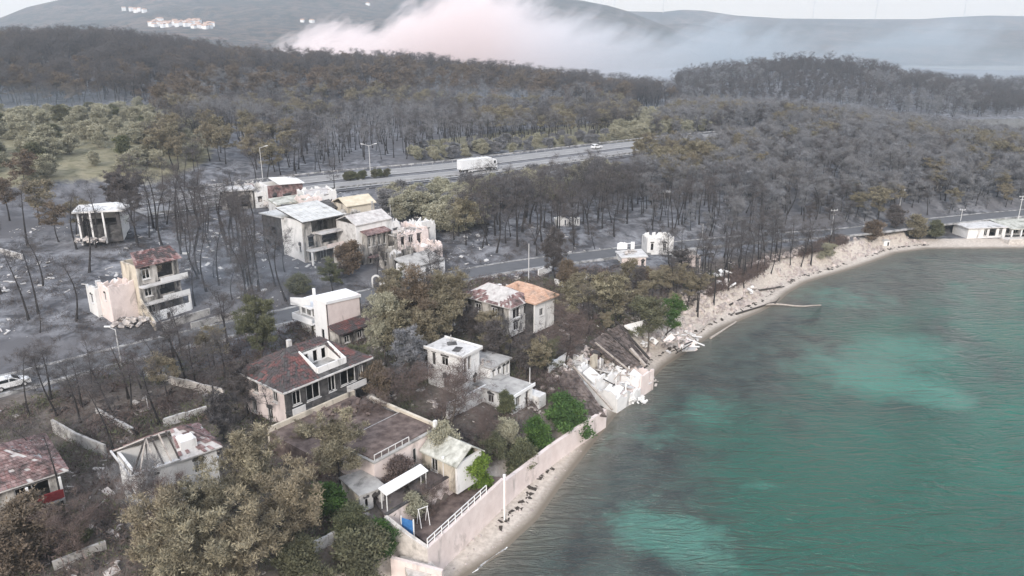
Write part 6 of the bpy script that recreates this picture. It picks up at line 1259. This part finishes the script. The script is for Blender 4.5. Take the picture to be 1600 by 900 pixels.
# ------------------------------------------------------------------ woods, then the trees one by one
build_woods()
def tree_at(name, px, py, h, kind, v, crown, bark, label, cat='tree', wide=1.0, lean=(0, 0), rz=None):
    g = G(px, py); return plant(name, g[0], g[1], h, kind, v, crown, bark, (px * 7 + py) % 6.28 if rz is None else rz, label, cat, None, z=g[2] - .1, wide=wide, lean=lean)
TREES = [
 # foreground pines, olive brown
 ('brown_pine', 405, 812, 8.6, 'dense', 0, 'needle_pale', 'bark_grey', 'largest fluffy olive brown pine in the foreground, middle of the clump', .92),
 ('brown_pine', 532, 768, 7.6, 'dense', 1, 'needle_pale', 'bark_black', 'olive brown pine with dark heart just left of the garden hut', 1.0),
 ('brown_pine', 462, 862, 7.8, 'dense', 2, 'needle_pale', 'bark_grey', 'olive brown pine in front of the largest pine, beside green bushes', .95),
 ('brown_pine', 325, 868, 6.8, 'dense', 3, 'needle_pale', 'bark_grey', 'olive brown pine below the fallen-in white house', 1.0),
 ('bare_tree', 268, 842, 6.0, 'bare', 1, 'twig_purple', 'bark_grey', 'leafless tree with pale twigs at the corner of the fallen-in house', .9),
 ('bare_tree', 232, 838, 7.0, 'bare', 3, 'twig_grey', 'bark_grey', 'thin leafless tree before the left wall of the fallen-in house', .6),
 ('bare_tree', 120, 870, 4.5, 'bare', 0, 'twig_purple', 'bark_black', 'leafless brown tree on the burnt lawn below the scorched left roof', 1.1),
 ('green_shrub', 130, 850, 2.0, 'bush', 2, 'leaf_dull', 'bark_grey', 'small green shrub below the leaning burnt pine at the lower left', 1.1),
 ('brown_tree', 45, 860, 4.5, 'bush', 1, 'needle_brown', 'bark_black', 'rusty brown bush under the red balcony panel', 1.2),
 ('brown_tree', 15, 900, 3.5, 'bush', 3, 'needle_brown', 'bark_black', 'rusty bush in the bottom left corner', 1.2),
 ('brown_pine', 262, 905, 7.5, 'dense', 0, 'needle_pale', 'bark_grey', 'olive brown pine at the bottom edge left of centre of the clump', 1.0),
 ('brown_pine', 390, 935, 8.0, 'dense', 1, 'needle_pale', 'bark_grey', 'olive brown pine cut by the bottom edge, right of its neighbour', 1.0),
 ('brown_pine', 322, 960, 8.5, 'dense', 4, 'needle_pale', 'bark_grey', 'pale olive pine cut by the bottom edge, lowest of the clump', 1.0),
 ('brown_pine', 485, 716, 3.6, 'dense', 3, 'needle_scorched', 'bark_black', 'smaller olive pine in front of the large burnt house', 1.1),
 ('green_shrub', 508, 812, 3.6, 'bush', 0, 'leaf_green', 'bark_grey', 'bright green shrub between the foreground pines and the garden hut', 1.1),
 ('green_shrub', 570, 905, 4.6, 'bush', 1, 'leaf_dull', 'bark_grey', 'large green shrub at the bottom edge left of the stone wall', 1.25),
 ('green_shrub', 470, 905, 3.6, 'bush', 2, 'leaf_dull', 'bark_grey', 'dull green shrub at the bottom edge below the pale garden wall', 1.2),
 ('green_shrub', 548, 840, 3.0, 'bush', 3, 'leaf_dull', 'bark_grey', 'dull green shrub in front of the garden hut', 1.2),
 ('green_shrub', 596, 872, 3.6, 'bush', 0, 'leaf_green', 'bark_grey', 'green shrub against the left side of the rough stone wall', 1.0),
 ('lime_tree', 738, 770, 4.2, 'bush', 1, 'leaf_lime', 'bark_grey', 'bright yellow green round tree beside the sunken garden', 1.0),
 ('green_bush', 842, 708, 4.2, 'bush', 2, 'leaf_green', 'bark_grey', 'dark green bush above the beach wall, left of the brighter one', 1.05),
 ('green_bush', 884, 682, 5.0, 'bush', 3, 'leaf_green', 'bark_grey', 'bright green bush above the beach wall below the brown fallen roof', 1.15),
 ('green_bush', 812, 745, 4.2, 'bush', 0, 'leaf_dull', 'bark_grey', 'dull olive green bush above the beach wall, lowest of the row', 1.05),
 ('green_bush', 792, 700, 3.2, 'bush', 1, 'leaf_olive', 'bark_grey', 'greyish bush behind the bright yellow green round tree', 1.0),
 ('green_bush', 792, 650, 3.0, 'bush', 2, 'leaf_dull', 'bark_grey', 'dull green bush under the parapet of the low flat roofed house', .9),
 ('green_bush', 772, 712, 2.4, 'bush', 3, 'leaf_dull', 'bark_grey', 'low green bush between the whitish wing and the beach bushes', 1.2),
 ('grey_olive', 690, 722, 4.0, 'bush', 1, 'leaf_olive', 'bark_grey', 'grey green olive tree on the patio in front of the whitish wing', .95),
 ('bare_bush', 622, 762, 3.2, 'bush', 2, 'twig_purple', 'bark_grey', 'purplish brown bush on the patio before the long pinkish house', 1.1),
 ('green_bush', 650, 815, 2.2, 'bush', 0, 'leaf_olive', 'bark_grey', 'low grey green bush at the near end of the sunken garden', 1.4),
 ('bare_tree', 678, 808, 3.8, 'bare', 0, 'twig_purple', 'bark_grey', 'small leafless tree against the pinkish retaining wall', .9),
 ('bare_tree', 704, 662, 6.4, 'bare', 1, 'twig_purple', 'bark_grey', 'broad leafless purplish brown tree in front of the small white house of two levels', 1.25),
 ('bare_tree', 882, 566, 6.8, 'bare', 2, 'twig_purple', 'bark_black', 'leafless purplish tree right of the orange roofed house', 1.15),
 ('bare_tree', 870, 632, 3.2, 'bare', 3, 'twig_purple', 'bark_grey', 'low leafless thicket on the brown slope left of the collapsed house', 1.6),
 ('bare_tree', 930, 605, 2.4, 'bare', 0, 'twig_purple', 'bark_grey', 'leafless bush in front of the fallen roof slope', 1.4),
 ('brown_tree', 592, 628, 4.6, 'bush', 3, 'needle_brown', 'bark_black', 'small rusty orange brown tree at the right corner of the large burnt house', .75),
 ('grey_brown_tree', 603, 572, 9.5, 'dense', 0, 'leaf_olive', 'bark_grey', 'tall grey green tree right of the white house with balcony', .85),
 ('grey_brown_tree', 655, 552, 10.5, 'dense', 1, 'needle_brown', 'bark_grey', 'tall brown grey tree behind the small white house of two levels', .9),
 ('grey_brown_tree', 700, 520, 9.0, 'dense', 2, 'needle_scorched', 'bark_grey', 'tall brownish tree left of the broken red tiled roof', .9),
 ('grey_brown_tree', 565, 610, 6.0, 'dense', 3, 'leaf_dull', 'bark_grey', 'shaded dull green tree behind the large burnt house', .9),
 ('grey_brown_tree', 640, 600, 7.0, 'dense', 4, 'twig_grey', 'bark_grey', 'grey twiggy tree left of the small white house of two levels', 1.0),
 ('dark_tree', 388, 648, 6.2, 'dense', 2, 'twig_burnt', 'bark_black', 'dark charred tree over the left end of the red tiled roof', .9),
 ('dark_tree', 350, 690, 5.5, 'dense', 0, 'twig_burnt', 'bark_black', 'dark charred tree left of the white end wall of the large burnt house', .9),
 ('bare_tree', 590, 668, 3.6, 'bare', 2, 'twig_purple', 'bark_grey', 'leafless bush on the dead grass terrace beside the large burnt house', 1.2),
 ('bare_tree', 640, 632, 4.6, 'bare', 3, 'twig_purple', 'bark_grey', 'leafless brown bush behind the pale terrace wall', 1.3),
 ('bare_tree', 765, 690, 3.0, 'bare', 1, 'twig_purple', 'bark_grey', 'leafless bush in the garden below the low flat roofed house', 1.2),
 ('green_tree', 412, 562, 8.0, 'dense', 4, 'leaf_dull', 'bark_grey', 'round olive green tree left of the white house with balcony', .95),
 ('dark_tree', 770, 578, 6.5, 'dense', 0, 'twig_burnt', 'bark_black', 'dark charred tree below the broken red tiled roof', .95),
 ('dark_tree', 822, 592, 6.0, 'dense', 1, 'twig_burnt', 'bark_black', 'dark charred tree behind the low flat roofed house', .95),
 ('dark_tree', 735, 540, 5.5, 'dense', 2, 'twig_burnt', 'bark_black', 'dark charred tree beside the left wall of the broken red tiled house', .9),
 ('green_tree', 848, 590, 5.2, 'dense', 3, 'leaf_dull', 'bark_black', 'dark green tree below the leafless purplish tree', .95),
 ('round_burnt_tree', 868, 440, 8.8, 'dense', 4, 'twig_burnt', 'bark_black', 'round dark burnt tree by the road behind the orange roof', .72),
 ('brown_tree', 885, 452, 5.0, 'bush', 0, 'needle_brown', 'bark_black', 'rusty brown bush at the foot of the round dark burnt tree', .8),
 ('green_pine', 962, 512, 8.2, 'scorched', 0, 'needle_scorched', 'bark_black', 'brownish green pine left of the green shore pines', 1.15),
 ('green_pine', 1012, 552, 9.0, 'scorched', 1, 'leaf_dull', 'bark_grey', 'leaning green pine above the white rubble heap', 1.1),
 ('green_pine', 1040, 540, 7.4, 'scorched', 2, 'leaf_green', 'bark_grey', 'dark green pine at the edge of the blackened strip above the beach', 1.1),
 ('brown_tree', 940, 474, 4.2, 'bush', 1, 'needle_brown', 'bark_black', 'rusty brown bush below the low pinkish house front', 1.2),
 ('brown_tree', 1000, 446, 3.2, 'bush', 2, 'needle_brown', 'bark_black', 'rusty dark bush under the roofless white house', 1.3),
 ('dark_tree', 1060, 430, 5.0, 'dense', 3, 'twig_burnt', 'bark_black', 'dark charred tree in front of the roofless outbuilding', 1.1),
 ('shore_tree', 1362, 378, 5.0, 'bush', 3, 'needle_brown', 'bark_black', 'dark brown tree left of the tiny white hut on the far beach', 1.0),
 ('shore_tree', 1430, 374, 5.6, 'bush', 1, 'needle_scorched', 'bark_black', 'brownish tree right of the tiny white hut on the far beach', 1.0),
 ('shore_tree', 1395, 372, 5.4, 'bush', 0, 'twig_burnt', 'bark_black', 'dark burnt tree behind the tiny white hut', 1.0),
 ('shore_tree', 1462, 374, 4.4, 'bush', 2, 'leaf_dull', 'bark_black', 'dark green tree at the left end of the long shore building', 1.0),
 ('shore_bush', 1288, 408, 3.0, 'bush', 2, 'leaf_olive', 'bark_grey', 'dark scrub on the sandy bank below the utility pole', 1.5),
 # burnt pines standing alone in the settlement
 ('burnt_pine', 100, 800, 9.5, 'pole', 0, 'twig_burnt', 'bark_black', 'burnt pine with thick black trunk right of the scorched left roof', 1.0),
 ('burnt_pine', 178, 712, 9.0, 'burnt', 1, 'twig_burnt', 'bark_black', 'burnt pine with straight trunk on the dark lawn behind the grey garden wall', 1.0),
 ('burnt_pine', 80, 755, 7.5, 'burnt', 2, 'twig_burnt', 'bark_black', 'burnt pine with forked crooked limbs beside the scorched left roof', 1.2),
 ('burnt_pine', 90, 650, 9.0, 'burnt', 3, 'twig_burnt', 'bark_black', 'forked burnt pine standing beside the white car', .9),
 ('burnt_pine', 125, 660, 8.0, 'burnt', 4, 'twig_burnt', 'bark_black', 'burnt pine just right of the forked burnt pine by the road', 1.1),
 ('burnt_pine', 335, 662, 9.6, 'burnt', 0, 'twig_burnt', 'bark_black', 'burnt pine with dense dark crown left of the large burnt house', 1.15),
 ('burnt_pine', 250, 665, 9.0, 'burnt', 2, 'twig_burnt', 'bark_black', 'burnt pine with reddish trunk above the fallen-in white house', 1.1),
 ('burnt_pine', 290, 600, 8.5, 'burnt', 1, 'twig_burnt', 'bark_black', 'burnt pine by the rubble wall near the road', 1.2),
 ('burnt_pine', 352, 598, 7.5, 'burnt', 4, 'twig_burnt', 'bark_black', 'burnt pine with grey crown between road and the large burnt house', 1.2),
 ('burnt_pine', 392, 694, 8.0, 'pole', 1, 'twig_burnt', 'bark_black', 'bare black trunk before the white end wall of the large burnt house', 1.0),
 ('burnt_pine', 421, 688, 7.2, 'pole', 3, 'twig_burnt', 'bark_black', 'second bare trunk before the white end wall of the large burnt house', 1.0),
 ('burnt_pine', 205, 640, 6.5, 'burnt', 3, 'twig_purple', 'bark_black', 'brownish burnt pine in the burnt garden beside the road', 1.2),
 ('burnt_pine', 45, 500, 12.0, 'pole', 2, 'twig_burnt', 'bark_black', 'tall lone burnt trunk on the ash at the far left', 1.0),
 ('burnt_pine', 62, 520, 5.5, 'pole', 4, 'twig_burnt', 'bark_black', 'broken black trunk leaning on the ash at the far left', .9),
 ('burnt_pine', 305, 478, 7.5, 'burnt', 4, 'twig_burnt', 'bark_black', 'burnt pine right of the three storey ruin', 1.2),
 ('burnt_pine', 255, 475, 8.0, 'burnt', 0, 'twig_burnt', 'bark_black', 'burnt pine touching the right corner of the three storey ruin', .9),
 ('burnt_pine', 445, 425, 7.5, 'burnt', 2, 'twig_burnt', 'bark_black', 'burnt pine in front of the charred end house of the terraces', .9),
 ('burnt_pine', 520, 455, 5.0, 'dense', 1, 'leaf_dull', 'bark_black', 'dull green low tree in front of the panelled roof house', 1.1),
 ('burnt_pine', 622, 432, 8.2, 'pole', 0, 'twig_burnt', 'bark_black', 'thin burnt trunk before the pinkish terraced house', .9),
 ('burnt_pine', 640, 430, 7.5, 'pole', 4, 'twig_burnt', 'bark_black', 'second thin burnt trunk before the pinkish terraced house', .9),
 ('brown_pine', 545, 430, 5.5, 'bush', 1, 'needle_brown', 'bark_black', 'rusty brown tree in front of the balcony of the panelled roof house', .95),
 ('green_shrub', 620, 452, 3.0, 'bush', 2, 'leaf_dull', 'bark_grey', 'dull green bush beside the white arched gateway', 1.1),
 ('green_shrub', 470, 460, 3.2, 'bush', 0, 'leaf_dull', 'bark_grey', 'dull green scrub at the foot of the white end wall of the terraces', 1.4),
 ('brown_pine', 15, 345, 8.5, 'scorched', 3, 'needle_brown', 'bark_black', 'rusty brown pine at the left edge beside the pale clearing', 1.2),
 ('brown_pine', 62, 352, 8.5, 'scorched', 4, 'needle_scorched', 'bark_black', 'olive brown pine left of the ruined villa', 1.2),
 ('brown_pine', 92, 378, 7.0, 'scorched', 1, 'needle_brown', 'bark_black', 'brown pine in front of the ruined villa columns', 1.1),
 ('brown_pine', 40, 300, 8.0, 'scorched', 2, 'needle_brown', 'bark_black', 'brown pine at the far left below the olive slope', 1.2),
 ('burnt_pine', 140, 372, 6.0, 'burnt', 1, 'twig_burnt', 'bark_black', 'burnt tree in front of the small house with one dark window', 1.1),
 ('brown_pine', 120, 368, 6.5, 'scorched', 0, 'needle_scorched', 'bark_black', 'olive brown tree under the broken corner of the ruined villa', 1.1),
 ('burnt_pine', 205, 345, 9.0, 'dense', 2, 'twig_burnt', 'bark_black', 'dense dark burnt tree right of the ruined villa', .95),
 ('burnt_pine', 182, 330, 8.0, 'dense', 3, 'twig_burnt', 'bark_black', 'dense dark burnt tree behind the ruined villa', .95),
]
for q in TREES: tree_at(q[0], q[1], q[2], q[3], q[4], q[5], q[6], q[7], q[8], 'shrub' if 'shrub' in q[0] or 'bush' in q[0] else 'tree', q[9])
# undergrowth between the houses: past counting
def undergrowth(name, poly, n, mats, s0, s1, seed):
    R = np.random.default_rng(seed); ps = np.array([G(*p)[:2] for p in poly]); lo, hi = ps.min(0), ps.max(0); tb = TB(); got = 0; pts = []
    while got < n:
        x, y = R.uniform(lo[0], hi[0], 4000), R.uniform(lo[1], hi[1], 4000); k = in_poly(x, y, ps) & (shore_dist(x, y) > 7) & (vnoise(x, y, 7, seed) > .38); q, _ = poly_near(x, y, ROAD); k &= q > 3.4
        for pg, _z in FLAT_POLYS: k &= ~in_poly(x, y, pg)
        pts.append(np.c_[x[k], y[k]]); got += k.sum()
    pts = np.concatenate(pts)[:n]; z = H(pts[:, 0], pts[:, 1])
    for (x, y), zz_ in zip(pts, z):
        m = int(R.integers(26, 60)); s = s0 + (s1 - s0) * R.random() ** 2; c = np.array([x, y, zz_ + s * .3]) + R.normal(size=(m, 3)) * [s * .5, s * .5, s * .28]
        dr = rnd_dir(R, m) + [0, 0, .8]; dr /= np.linalg.norm(dr, axis=1)[:, None]; sd_ = np.cross(dr, rnd_dir(R, m)); tb.tris(c, sd_ * s * .085, dr * s * .42, np.clip(R.normal(.45, .15, m) + R.normal() * .2, 0, 1))
    tag(mesh_obj(name, tb.mesh(name, M[mats])), kind='stuff')
undergrowth('undergrowth', [(-100, 690), (190, 560), (420, 520), (640, 450), (900, 420), (1150, 410), (1290, 390), (1150, 490), (1000, 600), (900, 660), (780, 740), (640, 780), (540, 860), (560, 960), (-150, 960)], 4200, 'twig_purple', .5, 1.9, 21)
undergrowth('brushwood', [(-100, 690), (190, 570), (420, 530), (640, 460), (900, 430), (1150, 420), (1150, 490), (1000, 600), (900, 660), (780, 740), (540, 860), (560, 960), (-150, 960)], 2400, 'leaf_dull', .5, 1.7, 22)
undergrowth('ash_scrub', [(-100, 560), (190, 540), (420, 500), (700, 430), (940, 390), (1000, 330), (700, 330), (400, 300), (150, 360), (-100, 400)], 3000, 'twig_burnt', .4, 1.3, 23)
# median bushes on the motorway
for k, (px, py) in enumerate(((541, 279), (548, 278), (555, 277), (562, 276), (570, 275), (585, 274), (597, 272), (604, 271))):
    p, a = road_at(HWY, px, py, -1.0); plant('median_bush', p[0], p[1], 2.2, 'bush', k % 4, 'leaf_dull', 'bark_black', k * 1.3, 'small dark bush on the median strip of the motorway', 'shrub', 'dark bushes on the motorway median', z=p[2] - .2, wide=1.0)

# burnt planks, broken plaster and other litter round the ruins
def litter(name, poly, n, mat, s0, s1, flat, seed):
    R = np.random.default_rng(seed); ps = np.array([G(*p)[:2] for p in poly]); lo, hi = ps.min(0), ps.max(0)
    x, y = R.uniform(lo[0], hi[0], n * 8), R.uniform(lo[1], hi[1], n * 8); k = in_poly(x, y, ps) & (shore_dist(x, y) > 7) & (vnoise(x, y, 9, seed) > .5); q, _ = poly_near(x, y, ROAD); k &= q > 3.2
    x, y = x[k][:n], y[k][:n]; z = H(x, y); mb = MB()
    for a, b, c in zip(x, y, z):
        sz = s0 + (s1 - s0) * R.random() ** 2.5; mb.obox((a, b, c + .08), sz, sz * R.uniform(.12, .7), max(.05, sz * flat), (R.normal() * .25, R.normal() * .25, R.random() * 3))
    mb.build(name, mat, None, kind='stuff')
SET_ = [(-100, 690), (190, 560), (420, 520), (640, 450), (900, 420), (1150, 410), (1150, 490), (1000, 600), (900, 660), (780, 740), (640, 780), (540, 860), (560, 960), (-150, 960)]
undergrowth('bank_scrub', [(1010, 610), (1060, 560), (1120, 515), (1190, 470), (1260, 425), (1330, 392), (1310, 372), (1150, 430), (1050, 500), (980, 570)], 2200, 'twig_purple', .4, 1.7, 24)
litter('debris', SET_, 900, 'rubble', .15, 1.3, .18, 41); litter('burnt_debris', SET_, 900, 'wood_dark', .2, 2.2, .08, 42)
litter('ash_debris', [(-100, 560), (190, 540), (420, 500), (700, 430), (940, 390), (760, 330), (500, 270), (300, 280), (150, 330), (-100, 400)], 1200, 'concrete_pale', .15, 1.2, .15, 43)

# ------------------------------------------------------------------ haze and smoke
t = NT('haze_air')
v = t.n('ShaderNodeVolumePrincipled', {'Color': (.76, .87, .98, 1), 'Density': HAZE, 'Anisotropy': .1})
t.n('ShaderNodeOutputMaterial', {'Volume': v.outputs[0]})
def closed_box(name, x0, x1, y0, y1, z0, z1, mat):
    V = [(x, y, z) for z in (z0, z1) for y in (y0, y1) for x in (x0, x1)]
    F = [(0, 2, 3, 1), (4, 5, 7, 6), (0, 1, 5, 4), (2, 6, 7, 3), (0, 4, 6, 2), (1, 3, 7, 5)]
    return mesh_obj(name, np_mesh(name, V, [F], [mat]))
tag(closed_box('haze', -5200, 5200, -200, 4700, -8, 300, t.m), kind='stuff')
# the fire's smoke: one plume rolling to the right behind the ridge
t = NT('smoke_plume'); p = t.pos(); sx = t.n('ShaderNodeSeparateXYZ', {0: p})
X_, Z_ = sx.outputs[0], sx.outputs[2]
xr = t.math('DIVIDE', t.math('ADD', X_, 420.0), 1300.0)                 # 0 at the source, 1 far right
lean = t.n('ShaderNodeCombineXYZ', {0: t.math('SUBTRACT', X_, t.math('MULTIPLY', Z_, 1.1)), 1: sx.outputs[1], 2: Z_}).outputs[0]     # the wind shears it to the right
big = t.noise(t.mapping(lean, (.012, .006, .010)), 1.0, 3, .55, .5); fine = t.noise(t.mapping(lean, (.042, .022, .05)), 1.0, 5, .62, .6)
top = t.n('ShaderNodeFloatCurve', {1: xr}); cv = top.mapping.curves[0]
PTS = [(0, .0), (.07, .12), (.10, .38), (.16, .58), (.185, .50), (.205, .62), (.225, .78), (.30, .80), (.36, .70), (.5, .58), (.8, .54), (1, .52)]
cv.points[0].location = PTS[0]; cv.points[1].location = PTS[-1]
for q in PTS[1:-1]: cv.points.new(*q)
top.mapping.update()
hz = t.math('DIVIDE', Z_, 118.0)
edge = t.math('SUBTRACT', t.math('ADD', top.outputs[0], t.math('MULTIPLY', t.math('SUBTRACT', big, .5), 1.1)), hz)
edge = t.math('ADD', edge, t.math('MULTIPLY', t.math('SUBTRACT', fine, .5), .6))
body = t.ramp(edge, [(.0, 0.0), (.05, .35), (.20, 1.0)])
fall = t.n('ShaderNodeFloatCurve', {1: xr}); cv = fall.mapping.curves[0]
PT2 = [(0, 1.0), (.26, 1.0), (.36, .50), (.45, .24), (.6, .12), (.75, .09), (1, .06)]
cv.points[0].location = PT2[0]; cv.points[1].location = PT2[-1]
for q in PT2[1:-1]: cv.points.new(*q)
fall.mapping.update()
den = t.math('MULTIPLY', t.math('MULTIPLY', body, fall.outputs[0]), SMOKE)
v = t.n('ShaderNodeVolumePrincipled', {'Color': t.mix(t.ramp(xr, [(.30, 0.0), (.55, 1.0)]), (1.0, .93, .92), (.78, .90, 1.0)), 'Density': den, 'Anisotropy': .0})
t.n('ShaderNodeOutputMaterial', {'Volume': v.outputs[0]})
t.m.cycles.volume_sampling = 'MULTIPLE_IMPORTANCE'
try: t.m.cycles.volume_step_rate = SMOKE_STEP
except Exception: pass
tag(closed_box('smoke', -420, 880, 930, 1110, 2, 130, t.m), kind='stuff')

def smoke_pocket(c, r, dens, seed):
    """thin blue smoke still hanging low between the trunks"""
    t = NT('low_smoke'); p = t.pos(True); q = t.n('ShaderNodeVectorMath', {0: p}, operation='LENGTH').outputs['Value']
    n = t.noise(t.mapping(p, (1.3, 1.3, 2.0)), 2.2, 3, .55, .4)
    d = t.math('MULTIPLY', t.ramp(t.math('ADD', q, t.math('MULTIPLY', t.math('SUBTRACT', n, .5), .7)), [(.25, 1.0), (.92, 0.0)]), t.ramp(q, [(.75, 1.0), (1.0, 0.0)]))
    v = t.n('ShaderNodeVolumePrincipled', {'Color': (.74, .86, 1.0, 1), 'Density': t.math('MULTIPLY', d, dens)}); t.n('ShaderNodeOutputMaterial', {'Volume': v.outputs[0]})
    t.m.cycles.volume_step_rate = .5
    V = []; F = []
    for i in range(9):
        for j in range(14): a, b = math.pi * i / 8, 6.28319 * j / 14; V.append((math.sin(a) * math.cos(b), math.sin(a) * math.sin(b), math.cos(a)))
    for i in range(8):
        for j in range(14): F.append((i * 14 + j, (i + 1) * 14 + j, (i + 1) * 14 + (j + 1) % 14, i * 14 + (j + 1) % 14))
    me = np_mesh('low_smoke', V, [F], [t.m]); o = tag(mesh_obj('low_smoke', me), kind='stuff'); o.location = c; o.scale = r
for px, py, r, dn in ((40, 178, (75, 45, 12), .003), (380, 440, (24, 30, 8), .006), (720, 170, (80, 40, 11), .005), (1200, 185, (110, 40, 10), .005)):
    g = G(px, py); smoke_pocket((g[0], g[1], g[2] + 4), r, dn, px)
